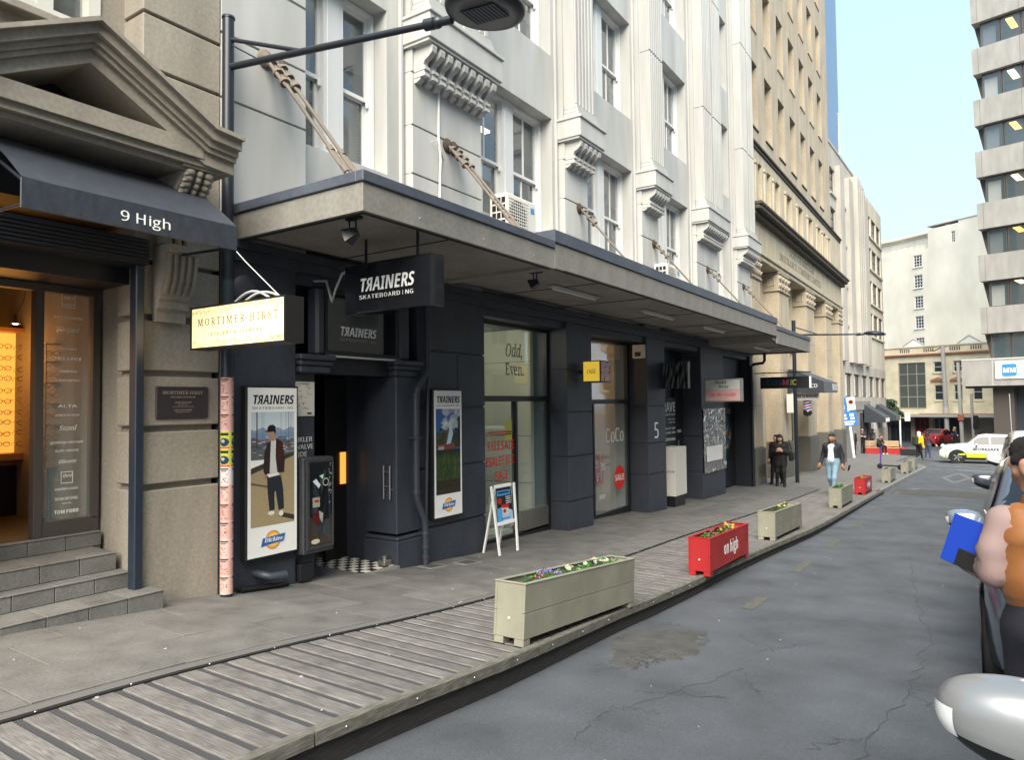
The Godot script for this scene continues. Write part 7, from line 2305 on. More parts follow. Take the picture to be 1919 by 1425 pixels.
# ---------------------------------------------------------------- planters with winter pansies
func clump(at: Vector3, r: float, n: int, colours: Array, label: String, group: String):
	var t := thing("pansy_clump", label, "flowers", at, group)
	var b := B.new()
	for i in n:
		var a := rng.randf() * TAU
		var q := sqrt(rng.randf()) * r
		var h := rng.randf_range(0.02, 0.09)
		var p := at + Vector3(cos(a) * minf(q * 0.5, 0.09), h, sin(a) * q)
		var d := Vector3(cos(a + rng.randf_range(-0.8, 0.8)), rng.randf_range(-0.2, 0.9), sin(a + rng.randf_range(-0.8, 0.8))).normalized()
		var w := d.cross(Vector3.UP).normalized() * rng.randf_range(0.010, 0.018)
		var l := rng.randf_range(0.03, 0.055)
		b.col = Color(rng.randf_range(0.5, 1.3), rng.randf_range(0.6, 1.3), rng.randf_range(0.5, 1.2))
		b.tri(p - w * 0.3, p + w * 0.3, p + d * l * 0.5 + w)
		b.tri(p - w * 0.3, p + d * l * 0.5 + w, p + d * l * 0.5 - w)
		b.tri(p + d * l * 0.5 - w, p + d * l * 0.5 + w, p + d * l - Vector3(0, 0.012, 0))
	stuff(obj("leaves", b, M.leaf, t))
	if colours.size() == 0: return
	b = B.new()
	for i in maxi(2, n / 16):
		var a := rng.randf() * TAU
		var q := sqrt(rng.randf()) * r
		var p := at + Vector3(cos(a) * minf(q * 0.45, 0.085), rng.randf_range(0.08, 0.13), sin(a) * q)
		var up := Vector3(rng.randf_range(-0.2, 0.9), 0.8, rng.randf_range(-0.2, 0.8)).normalized()
		var x := up.cross(Vector3.FORWARD).normalized()
		var y := up.cross(x)
		var c: Color = colours[rng.randi() % colours.size()] * 0.6
		for k in 5:
			var e := TAU * k / 5
			var f := (x * cos(e) + y * sin(e)) * 0.015
			var g := (x * cos(e + 0.5) + y * sin(e + 0.5)) * 0.018
			var h := (x * cos(e - 0.5) + y * sin(e - 0.5)) * 0.018
			b.col = c * (0.75 if k < 2 else 1.0)
			b.tri(p, p + h, p + f * 1.5 + up * 0.004); b.tri(p, p + f * 1.5 + up * 0.004, p + g)
		b.col = Color(0.6, 0.4, 0.05)
		b.ball(p + up * 0.003, Vector3(0.006, 0.006, 0.006), 5, 3)
	stuff(obj("petals", b, M.petal, t))

func planter(len_: float, red: bool, label: String, words := "") -> Node3D:
	var t := thing("timber_planter", label, "planter", Vector3(), "timber planters along the deck edge")
	var m: Material = M.red_paint if red else M.planter_green
	var h := 0.46
	var w := 0.28
	var l := len_ / 2
	for x in [-1, 1]:
		for r in [[0.055, 0.245], [0.249, h - 0.002]]:
			var b := B.new()
			b.cbox(Vector3(x * w / 2, r[0], -l), Vector3(x * (w / 2 - 0.022), r[1], l), 0.003)
			obj("side_board", b, m, t)
	for z in [-1, 1]:
		var b := B.new()
		b.cbox(Vector3(-w / 2 + 0.0225, 0.055, z * (l - 0.001)), Vector3(w / 2 - 0.0225, h - 0.003, z * (l - 0.024)), 0.003)
		var e := obj("end_board", b, m, t)
		b = B.new()
		b.lathe([[0.011, 0.0], [0.011, 0.003], [0.004, 0.0035]], Vector3(0.0, 0.2, z * l), Vector3(0, 0, z), 10)
		b.lathe([[0.005, 0.003], [0.004, 0.005]], Vector3(0.0, 0.2, z * l), Vector3(0, 0, z), 8)
		obj("bolt", b, M.off_white, e)
		for x in [-1, 1]:
			b = B.new()
			b.cbox(Vector3(x * (w / 2 - 0.004), 0, z * (l - 0.004)), Vector3(x * (w / 2 - 0.09), 0.054, z * (l - 0.10)), 0.004)
			obj("foot", b, m, t)
	var b := B.new()
	for x in [-1, 1]: b.cbox(Vector3(x * (w / 2 + 0.004), h, -l - 0.004), Vector3(x * (w / 2 - 0.034), h + 0.012, l + 0.004), 0.003)
	for z in [-1, 1]: b.cbox(Vector3(-w / 2 + 0.0345, h, z * (l + 0.003)), Vector3(w / 2 - 0.0345, h + 0.011, z * (l - 0.034)), 0.003)
	obj("rim", b, m, t)
	b = B.new()
	for i in 16: b.box(Vector3(-w / 2 + 0.023, 0.06, lerpf(-l + 0.03, l - 0.03, i / 16.0)), Vector3(w / 2 - 0.023, 0.365 + 0.02 * sin(i * 2.3), lerpf(-l + 0.03, l - 0.03, (i + 1) / 16.0)))
	obj("soil", b, M.soil, t)
	if words:
		text("lettering", words, M.letter_white, t, Vector3(w / 2 + 0.0005, 0.19, -0.02), Vector3(0, 0, -1), Vector3.UP, 0.155, {"align": 0.5, "width": 0.62, "weight": 700, "depth": 0.001})
	return t

func planters():
	var V := Color(0.10, 0.06, 0.42)
	var W := Color(0.75, 0.72, 0.62)
	var R := Color(0.30, 0.01, 0.03)
	var Y := Color(0.75, 0.50, 0.03)
	var list := [
		[-3.04, 4.45, 2.02, false, "long grey green timber planter with mauve and dark red pansies, closest on the deck", ""],
		[-2.97, 8.60, 1.72, true, "red timber planter with white on high lettering and yellow pansies", "on high"],
		[-2.99, 11.98, 2.05, false, "grey green timber planter just beyond the bigger red planter, pale flowers inside", ""],
		[-2.92, 18.1, 1.75, false, "grey green timber planter with a leafy green plant in front of the walking man", ""],
		[-2.90, 22.0, 1.45, true, "small looking red timber planter beyond the walking man", "on high"],
		[-2.78, 27.4, 1.7, false, "grey green timber planter beside the purple scooter", ""],
		[-2.68, 33.2, 1.7, false, "grey timber planter by the kerb, second from the crossing", ""],
		[-2.66, 36.4, 1.6, false, "grey timber planter by the kerb, last before the crossing", ""]]
	var n := 0
	for q in list:
		var t := planter(q[2], q[3], q[4], q[5])
		var sc: float = q[1] + q[2] / 2
		var tf := yaw(pt(q[0], gy(sc) + 0.004, sc), 0, slope(sc))
		t.transform = tf
		var top := func(z: float) -> Vector3: return tf * Vector3(0, 0.375, -z)
		if n == 0:
			clump(top.call(-0.62), 0.16, 130, [R, V, Color(0.22, 0.13, 0.5)], "clump of mauve and dark red pansies at the near end of the long planter", "")
			clump(top.call(-0.38), 0.15, 120, [V, Color(0.2, 0.12, 0.55)], "clump of violet pansies next to the mauve ones in the long planter", "")
			clump(top.call(0.05), 0.17, 110, [W, Color(0.6, 0.55, 0.3)], "clump of cream pansies in the middle of the long planter", "")
			clump(top.call(0.55), 0.30, 170, [W], "leafy clump of white pansies at the far end of the long planter", "")
		elif n == 1:
			clump(top.call(-0.42), 0.18, 110, [Color(0.08, 0.02, 0.16)], "clump of dark violet pansies in the red planter", "")
			clump(top.call(0.35), 0.28, 170, [Y, Y, W], "clump of yellow pansies in the red planter", "")
		elif n == 2:
			clump(top.call(0.2), 0.35, 150, [W, Y], "clump of pale pansies in the planter beyond the bigger red one", "")
		elif n == 3:
			clump(top.call(-0.3) + Vector3(0, 0.05, 0), 0.22, 200, [], "bushy bright green plant in the planter in front of the walking man", "")
		elif n == 4:
			clump(top.call(0.0), 0.35, 90, [W, Y], "clump of pale flowers in the small looking red planter", "")
		elif n == 6:
			clump(top.call(0.0), 0.3, 70, [Color(0.4, 0.3, 0.55), Color(0.45, 0.35, 0.6)], "clump of lilac flowers in the grey planter second from the crossing", "")
		n += 1

# ---------------------------------------------------------------- things at the far end of the street
func street_far():
	var b := B.new()
	# electric scooter
	var t := thing("electric_scooter", "purple electric scooter parked behind the kerb planters", "scooter", Vector3())
	b.cbox(Vector3(-0.075, 0.14, -0.32), Vector3(0.075, 0.19, 0.36), 0.02)
	obj("deck", b, M.black, t)
	mat("scooter_purple", Color(0.10, 0.06, 0.26), 0.35)
	b = B.new()
	b.tube([Vector3(0, 0.16, -0.36), Vector3(0, 0.30, -0.44), Vector3(0, 1.12, -0.34)], 0.032, 8)
	obj("stem", b, M.scooter_purple, t)
	b = B.new()
	b.tube([Vector3(-0.25, 1.14, -0.33), Vector3(0.25, 1.14, -0.33)], 0.02, 8)
	b.cbox(Vector3(-0.05, 1.08, -0.40), Vector3(0.05, 1.18, -0.28), 0.02)
	obj("handlebar", b, M.black, t)
	for z in [-0.48, 0.42]:
		b = B.new()
		b.lathe([[0.06, -0.03], [0.115, -0.025], [0.12, 0], [0.115, 0.025], [0.06, 0.03]], Vector3(0, 0.12, z), Vector3.RIGHT, 16)
		obj("wheel", b, M.rubber, t)
	t.transform = yaw(pt(-3.45, gy(36.0), 36.0), 70, 0) * Transform3D(Basis(Vector3.BACK, 0.1), Vector3())
	# parking sign on its leaning post
	t = thing("parking_sign", "blue and white parking signs on a leaning white post", "street sign", Vector3())
	b = B.new()
	b.tube([Vector3(0, 0, 0), Vector3(0, 3.55, 0)], 0.095, 10)
	obj("post", b, M.white, t)
	mat("sign_blue", Color(0.02, 0.17, 0.55), 0.4)
	for q in [[-0.55, 0.50, 2.30, 3.35, 0.10, "sign_blue"], [-0.72, -0.06, 3.42, 4.40, 0.10, "sign_blue"], [-0.02, 0.52, 3.44, 4.36, 0.11, "white"], [-0.92, -0.57, 2.2, 3.1, 0.08, "white"]]:
		b = B.new()
		b.cbox(Vector3(q[0], q[2], q[4]), Vector3(q[1], q[3], q[4] + 0.02), 0.008)
		obj("sign_plate", b, M[q[5]], t)
	b = B.new()
	for q in [[-0.42, -0.16, 3.0, 3.18], [0.06, 0.34, 3.0, 3.2], [-0.42, -0.12, 2.78, 2.92], [0.08, 0.36, 2.76, 2.92], [-0.4, 0.36, 2.54, 2.66], [-0.3, 0.26, 2.38, 2.48]]: b.box(Vector3(q[0], q[2], 0.12), Vector3(q[1], q[3], 0.123))
	obj("sign_print", b, M.letter_white, t)
	text("lettering", "P", M.letter_white, t, Vector3(-0.39, 3.98, 0.121), Vector3.RIGHT, Vector3.UP, 0.28, {"align": 0.5, "weight": 700, "depth": 0.002})
	b = B.new()
	for i in 3: b.box(Vector3(-0.6, 3.55 + i * 0.1, 0.12), Vector3(-0.18, 3.6 + i * 0.1, 0.123))
	obj("sign_print", b, M.letter_white, t)
	b = B.new()
	b.lathe([[0.17, 0], [0.17, 0.003]], Vector3(0.25, 4.02, 0.131), Vector3.BACK, 18)
	obj("sign_mark", b, M.letter_red, t)
	b = B.new()
	b.lathe([[0.12, 0], [0.12, 0.003]], Vector3(0.25, 4.02, 0.134), Vector3.BACK, 18)
	obj("sign_mark", b, M.letter_black, t)
	t.transform = Transform3D(Basis(Vector3.UP, 0.1) * Basis(Vector3.BACK, 0.09) * Basis.from_scale(Vector3.ONE * 0.84), pt(-6.46, gy(47), 47.0))
	# bench with red ends
	t = thing("street_bench", "red street bench with pale timber seat and back where a man sits", "bench", Vector3())
	b = B.new()
	b.cbox(Vector3(-1.0, 0.0, -0.25), Vector3(1.0, 0.40, 0.25), 0.01)
	obj("base", b, M.red_paint, t)
	mat("bench_wood", Color(0.42, 0.28, 0.16), 0.6)
	for i in 4:
		b = B.new()
		b.cbox(Vector3(-1.02, 0.401, -0.26 + i * 0.132), Vector3(1.02, 0.44, -0.14 + i * 0.132), 0.006)
		obj("seat_slat", b, M.bench_wood, t)
	for i in 3:
		b = B.new()
		b.cbox(Vector3(-1.02, 0.50 + i * 0.13, -0.30), Vector3(1.02, 0.61 + i * 0.13, -0.262), 0.006)
		obj("back_slat", b, M.bench_wood, t)
	b = B.new()
	for x in [-0.9, 0.9]: b.cbox(Vector3(x - 0.04, 0.40, -0.34), Vector3(x + 0.04, 0.86, -0.301), 0.006)
	obj("back_post", b, M.black, t)
	t.transform = yaw(pt(-5.60, gy(53.3), 53.3), 8, 0)
	t = thing("red_planter_box", "small square red planter with a dark shrub beside the red bench", "planter", Vector3())
	b = B.new()
	b.cbox(Vector3(-0.35, 0, -0.3), Vector3(0.35, 0.42, 0.3), 0.01)
	obj("box", b, M.red_paint, t)
	t.transform = yaw(pt(-4.55, gy(54.0), 54.0), 0, 0)
	shrub("low_shrub", "dark green shrub growing beside the small red planter box", pt(-4.85, gy(54.2), 54.2), Vector3(0.35, 0.45, 0.35), 0.35, 900, 0.06)
	tree()
	# poles
	for q in [[-2.5, 74.0, 8.9, 0.20, "tall grey concrete pole by the red car with a small lamp bracket", true], [-1.25, 66.7, 6.9, 0.16, "grey steel pole with a red box, left of the concrete block", false], [-0.5, 69.0, 4.4, 0.12, "shorter grey pole with a dark signal box under the concrete block", false]]:
		var g := gy(q[1])
		t = thing("street_pole", q[4], "pole", pt(q[0], g, q[1]))
		b = B.new()
		b.tube([pt(q[0], g, q[1]), pt(q[0] - 0.02 * q[2], g + q[2], q[1])], [q[3], q[3] * 0.8], 12)
		obj("shaft", b, M.cable_grey, t)
		b = B.new()
		if q[5]:
			b.tube([pt(q[0] - 0.17, g + q[2] - 0.15, q[1]), pt(q[0] - 0.8, g + q[2] - 0.5, q[1]), pt(q[0] - 1.1, g + q[2] - 0.45, q[1])], 0.05, 6)
			obj("bracket", b, M.lamp_black, t)
			b = B.new()
			b.tube([pt(q[0] - 0.05, g + 2.4, q[1]), pt(q[0] - 0.07, g + 3.3, q[1])], q[3] * 1.06, 12)
			obj("notice_wrap", b, M.off_white, t)
		elif q[2] > 5:
			b.cbox(pt(q[0] - 0.27, g + 2.2, q[1] - 0.25), pt(q[0] + 0.15, g + 2.7, q[1] + 0.1), 0.02)
			obj("red_box", b, mat("faded_red", Color(0.42, 0.12, 0.09), 0.6), t)
		else:
			b.cbox(pt(q[0] - 0.02, g + 1.5, q[1] - 0.3), pt(q[0] + 0.35, g + 2.6, q[1] + 0.0), 0.03)
			obj("signal_box", b, M.black, t)
	t = thing("sign_post", "slim white post with a blank white plate in front of the heritage shops", "post", pt(-6.0, gy(66), 66))
	b = B.new()
	b.tube([pt(-5.55, gy(66), 66), pt(-5.55, gy(66) + 2.6, 66)], 0.07, 8)
	obj("post", b, M.white, t)
	obj("plate", bx(-5.2, -4.8, 0.0, 0.65, 66.0, 66.04, 0.01), M.white, t)
	obj("plate_arm", bx(-5.5, -5.2, 0.25, 0.30, 66.0, 66.03), M.cable_grey, t)
	t = thing("traffic_barrier", "low dark barrier box on the crossing corner left of the yellow jacket", "barrier", pt(-3.9, gy(52), 52))
	obj("box", bx(-4.4, -3.3, gy(52), gy(52) + 0.42, 51.8, 52.4, 0.03), M.black, t)

func leafcloud(b: B, c: Vector3, r: Vector3, n: int, size: float):
	for i in n:
		var d := Vector3(rng.randfn(), rng.randfn(), rng.randfn()).normalized() * pow(rng.randf(), 0.4)
		var p := c + d * r
		var x := Vector3(rng.randfn(), rng.randfn(), rng.randfn()).normalized()
		var y := x.cross(d + Vector3(0.01, 0.02, 0.03)).normalized()
		var k := size * rng.randf_range(0.6, 1.3)
		b.col = Color(rng.randf_range(0.55, 1.15), rng.randf_range(0.6, 1.1), rng.randf_range(0.6, 1.1))
		b.tri(p - y * k * 0.5, p + x * k, p + y * k * 0.5)
		b.tri(p - y * k * 0.5, p + y * k * 0.5, p - x * k)

func shrub(called: String, label: String, at: Vector3, r: Vector3, h: float, n: int, size: float):
	var t := thing(called, label, "shrub", at)
	var b := B.new()
	leafcloud(b, at + Vector3(0, h, 0), r, n, size)
	obj("foliage", b, mat("dark_leaf", Color(0.035, 0.075, 0.03), 0.6, {"vc": true}) if not M.has("dark_leaf") else M.dark_leaf, t)
	b = B.new()
	for i in 4: b.tube([at, at + Vector3(rng.randf_range(-0.15, 0.15), h, rng.randf_range(-0.15, 0.15))], 0.02, 5)
	obj("stem", b, M.dark_brown, t)

func tree():
	var at := pt(-6.55, gy(68), 68)
	var t := thing("street_tree", "small dark green street tree at the corner before the heritage building", "tree", at)
	var b := B.new()
	b.tube([at, at + Vector3(0.05, 1.2, 0), at + Vector3(-0.05, 2.2, 0), at + Vector3(0.1, 3.2, 0)], [0.13, 0.10, 0.08, 0.04], 8)
	for i in 6:
		var a := i * TAU / 6
		b.tube([at + Vector3(0, 1.7 + i * 0.15, 0), at + Vector3(cos(a) * 0.5, 2.4 + i * 0.15, sin(a) * 0.5), at + Vector3(cos(a) * 0.95, 2.8 + i * 0.2, sin(a) * 0.95)], [0.05, 0.035, 0.015], 6)
	obj("trunk", b, M.dark_brown, t)
	b = B.new()
	for i in 16:
		var a := rng.randf() * TAU
		var q := rng.randf_range(0.2, 1.05)
		leafcloud(b, at + Vector3(cos(a) * q, rng.randf_range(2.1, 4.1), sin(a) * q), Vector3(0.45, 0.33, 0.45), 170, 0.11)
	obj("crown", b, M.dark_leaf, t)

# ---------------------------------------------------------------- vehicles
func interp(a: Array, t: float) -> float:
	for i in range(1, a.size()):
		if t <= a[i][0]:
			var f: float = clampf((t - a[i - 1][0]) / (a[i][0] - a[i - 1][0]), 0, 1)
			return lerpf(a[i - 1][1], a[i][1], f)
	return a[-1][1]

func car_ring(p: Dictionary, t: float, out := 0.0) -> PackedVector3Array:    # nose at t = 0 (-z), tail at t = 1
	var top: float = interp(p.top, t) * p.h
	var hw: float = interp(p.side, t) * p.w / 2
	var belt := minf(top - 0.03, interp(p.belt, t) * p.h)
	var lo: float = interp(p.low, t) * p.h
	var roof := clampf((top - belt - 0.03) / (0.38 * p.h), 0, 1)
	var rw := lerpf(hw * 0.90, hw * 0.74, roof)
	var z := lerpf(-p.l / 2, p.l / 2, t)
	var half := [Vector2(hw * 0.80, lo), Vector2(hw * 0.96, lo + 0.05), Vector2(hw * 1.0, lerpf(lo, belt, 0.35)), Vector2(hw, lerpf(lo, belt, 0.62)), Vector2(hw * 0.985, belt - 0.03), Vector2(hw * 0.955, belt), Vector2(lerpf(hw * 0.955, rw, 0.5), lerpf(belt, top, 0.46)), Vector2(rw * 1.02, lerpf(belt, top, 0.86)), Vector2(rw * 0.92, lerpf(belt, top, 0.965)), Vector2(rw * 0.5, top)]
	var ring := PackedVector3Array()
	for q in half: ring.append(Vector3(q.x + out, q.y, z))
	for i in half.size(): ring.append(Vector3(-half[half.size() - 1 - i].x - out, half[half.size() - 1 - i].y, z))
	return ring

func car(called: String, label: String, p: Dictionary) -> Node3D:
	var t := thing(called, label, p.cat, Vector3())
	var paint := mat(called + "_paint", p.color, 0.28, {"coat": 0.9, "metal": p.get("metal", 0.0)})
	var b := B.new()
	var rings := []
	for i in 45: rings.append(car_ring(p, i / 44.0))
	b.loft(rings)
	var body := obj("body", b, paint, t)
	# glazing: side panes, windscreen and rear screen follow the body a few millimetres out
	var g = mat("car_glass", Color(0.012, 0.014, 0.016), 0.12) if not M.has("car_glass") else M.car_glass
	for q in p.panes:
		for side in [0, 1]:
			b = B.new()
			rings = []
			for i in 9:
				var r := car_ring(p, lerpf(q[0], q[1], i / 8.0), 0.022)
				var a := [r[5].lerp(r[6], 0.1), r[6], r[7].lerp(r[6], 0.15)] if side == 0 else [r[12].lerp(r[13], 0.15), r[13], r[14].lerp(r[13], 0.1)]
				rings.append(PackedVector3Array(a))
			b.loft(rings, false, false)
			obj("side_window", b, g, t)
	for q in p.screens:
		b = B.new()
		rings = []
		for i in 7:
			var r := car_ring(p, lerpf(q[0], q[1], i / 6.0))
			var a := PackedVector3Array()
			for k in [7, 8, 9, 10, 11, 12]: a.append(r[k] * Vector3(0.96, 1, 1) + Vector3(0, 0.008, -0.004 if q[0] < 0.5 else 0.004))
			rings.append(a)
		b.loft(rings, false, false)
		obj(["windscreen", "rear_window"][int(q[0] > 0.5)], b, g, t)
	if p.has("band"):
		for side in [0, 1]:
			b = B.new()
			rings = []
			for i in 20:
				var r := car_ring(p, lerpf(0.01, 0.99, i / 19.0), 0.005)
				rings.append(PackedVector3Array([r[1].lerp(r[2], 0.3), r[2], r[2].lerp(r[3], 0.35)] if side == 0 else [r[17].lerp(r[16], 0.35), r[17], r[17].lerp(r[18], 0.7)]))
			b.loft(rings, false, false)
			obj("side_band", b, p.band, t)
	b = B.new()
	rings = []
	for i in 12:
		var r := car_ring(p, lerpf(0.01, 0.99, i / 11.0), 0.004)
		rings.append(PackedVector3Array([r[19], r[0], r[1], r[1].lerp(r[2], 0.3)]))
	b.loft(rings, false, false)
	rings = []
	for i in 12:
		var r := car_ring(p, lerpf(0.01, 0.99, i / 11.0), 0.004)
		rings.append(PackedVector3Array([r[18].lerp(r[17], 0.3), r[18], r[19]]))
	b.loft(rings, false, false)
	obj("sill_cladding", b, M.rubber, t)
	for z in p.wheels:
		for s in [-1, 1]:
			b = B.new()
			var x: float = s * (p.w / 2 - 0.10)
			var R: float = p.wheel
			b.lathe([[R * 0.66, -0.10], [R * 0.94, -0.10], [R, -0.07], [R, 0.07], [R * 0.94, 0.10], [R * 0.66, 0.10]], Vector3(x, R, z), Vector3.RIGHT * s, 26, true)
			var w := obj("wheel", b, M.rubber, t)
			b = B.new()
			b.lathe([[R * 0.66, 0.09], [R * 0.62, 0.105], [R * 0.58, 0.07], [0.0, 0.06]], Vector3(x, R, z), Vector3.RIGHT * s, 22, false)
			b.lathe([[0.05, 0.06], [0.05, 0.10], [0.0, 0.102]], Vector3(x, R, z), Vector3.RIGHT * s, 10, false)
			obj("hub", b, M.brushed, w)
			b = B.new()
			for k in 5:
				b.xf = Transform3D(Basis(Vector3.RIGHT, k * TAU / 5 + 0.3), Vector3(x, R, z))
				b.cbox(Vector3(s * 0.075, 0.03, -0.03), Vector3(s * 0.105, R * 0.63, 0.03), 0.01)
			obj("rim_spoke", b, M.steel, w)
			b = B.new()
			rings = []
			for k in 15:
				var a := PI * k / 14.0
				rings.append(PackedVector3Array([Vector3(s * (p.w / 2 + 0.004), R + sin(a) * (R + 0.035), z + cos(a) * (R + 0.035)), Vector3(s * (p.w / 2 + 0.006), R + sin(a) * (R + 0.085), z + cos(a) * (R + 0.085))]))
			b.loft(rings, false, false)
			obj("wheel_arch", b, M.rubber, t)
			b = B.new()
			b.lathe([[R + 0.04, 0], [R + 0.04, 0.002]], Vector3(s * (p.w / 2 + 0.001), R, z), Vector3.RIGHT * s, 24)
			obj("arch_hollow", b, M.black, t)
	for s in [-1, 1]:
		for q in [[0.035, 0.56, "headlight", "lamp_clear"], [0.972, 0.60, "tail_light", "lamp_red"]]:
			if not M.has(q[3]): mat(q[3], Color(0.65, 0.66, 0.66) if q[3] == "lamp_clear" else Color(0.35, 0.01, 0.015), 0.1, {"coat": 1.0})
			var r := car_ring(p, q[0])
			b = B.new()
			b.ball(Vector3(s * r[3].x * 0.80, p.h * q[1], r[3].z + (0.0 if q[0] < 0.5 else 0.0)), Vector3(0.17, 0.07, 0.11), 12, 8)
			obj(q[2], b, M[q[3]], t)
	b = B.new()
	b.cbox(Vector3(-0.26, p.h * 0.30, -p.l / 2 - 0.012), Vector3(0.26, p.h * 0.37, -p.l / 2 + 0.03), 0.004)
	b.cbox(Vector3(-0.26, p.h * 0.46, p.l / 2 - 0.06), Vector3(0.26, p.h * 0.53, p.l / 2 + 0.012), 0.004)
	obj("number_plate", b, M.off_white, t)
	b = B.new()
	for i in 4: b.cbox(Vector3(-0.45, p.h * (0.39 + i * 0.03), -p.l / 2 - 0.008), Vector3(0.45, p.h * (0.405 + i * 0.03), -p.l / 2 + 0.06), 0.004)
	obj("grille", b, M.black, t)
	for s in [-1, 1]:
		mirror(t, Vector3(s * (p.w / 2 + 0.10), p.h * p.mirror[0], p.mirror[1]), p.mirror[2], s, p.get("mirror_paint", paint))
	return t

func mirror(t: Node3D, o: Vector3, r: Vector3, s: float, m: Material):
	var shell := func(f0: float, f1: float, a0: float, a1: float, k: float, rows: int, cols: int) -> B:
		var b := B.new()
		var rings := []
		for i in rows + 1:
			var f := lerpf(f0, f1, float(i) / rows)
			var ring := PackedVector3Array()
			for j in cols + 1:
				var a := lerpf(a0, a1, float(j) / cols)
				var c := Vector3(cos(a) * cos(f), sin(f), -sin(a) * cos(f))
				var q := Vector3(signf(c.x) * pow(absf(c.x), 0.72), signf(c.y) * pow(absf(c.y), 0.8), signf(c.z) * pow(absf(c.z), 0.85))
				if q.x * s < 0: q.x *= 1.0
				q.y *= 1.0 - 0.22 * q.x * s
				q.y += 0.22 * q.x * s
				ring.append(o + q * r * k)
			rings.append(ring)
		b.loft(rings, false, false)
		return b
	var g := obj("mirror", shell.call(-0.36, PI / 2, 0, TAU, 1.0, 14, 36), m, t)
	obj("mirror_base", shell.call(-PI / 2, -0.37, 0, TAU, 0.985, 8, 30), M.black, g)
	# a clear turn lamp wrapped round the outer end, on the side that leads
	var c := PI if s < 0 else 0.0
	obj("turn_lamp", shell.call(-0.42, 0.12, c - 0.05 if s > 0 else c - 0.75, c + 0.75 if s > 0 else c + 0.05, 1.02, 6, 10), M.lamp_clear, g)
	var b := B.new()
	b.ball(o + Vector3(s * r.x * 0.80, r.y * 0.02, -r.z * 0.42), Vector3(r.x * 0.04, r.y * 0.1, r.z * 0.08), 6, 5)
	obj("amber_bulb", b, mat("amber", Color(0.6, 0.2, 0.02), 0.3) if not M.has("amber") else M.amber, g)
	b = B.new()
	b.tube([o - Vector3(s * r.x * 0.7, r.y * 0.4, 0), o - Vector3(s * (r.x + 0.12), r.y * 0.8, 0)], [r.y * 0.45, r.y * 0.35], 8)
	obj("mirror_arm", b, M.black, g)
	b = B.new()
	b.ball(o + Vector3(0, 0.0, r.z * 0.80), Vector3(r.x * 0.86, r.y * 0.78, 0.012), 16, 8)
	obj("mirror_glass", b, M.steel, g)

const SUV := [[0.0, 0.44], [0.03, 0.54], [0.08, 0.60], [0.27, 0.66], [0.30, 0.68], [0.42, 0.955], [0.50, 1.0], [0.74, 0.985], [0.88, 0.92], [0.955, 0.70], [1.0, 0.52]]
const VAN := [[0.0, 0.34], [0.03, 0.44], [0.10, 0.50], [0.14, 0.54], [0.30, 0.93], [0.36, 0.99], [0.5, 1.0], [0.96, 0.98], [0.985, 0.9], [1.0, 0.5]]
const SEDAN := [[0.0, 0.42], [0.03, 0.53], [0.27, 0.66], [0.42, 0.96], [0.50, 1.0], [0.62, 0.99], [0.80, 0.74], [0.96, 0.72], [1.0, 0.5]]
const SIDE := [[0.0, 0.80], [0.03, 0.90], [0.09, 0.97], [0.2, 1.0], [0.8, 1.0], [0.93, 0.97], [0.98, 0.92], [1.0, 0.84]]
const BELT := [[0.0, 0.42], [0.1, 0.55], [0.3, 0.62], [1.0, 0.66]]
const LOW := [[0.0, 0.17], [0.05, 0.13], [0.95, 0.14], [1.0, 0.2]]

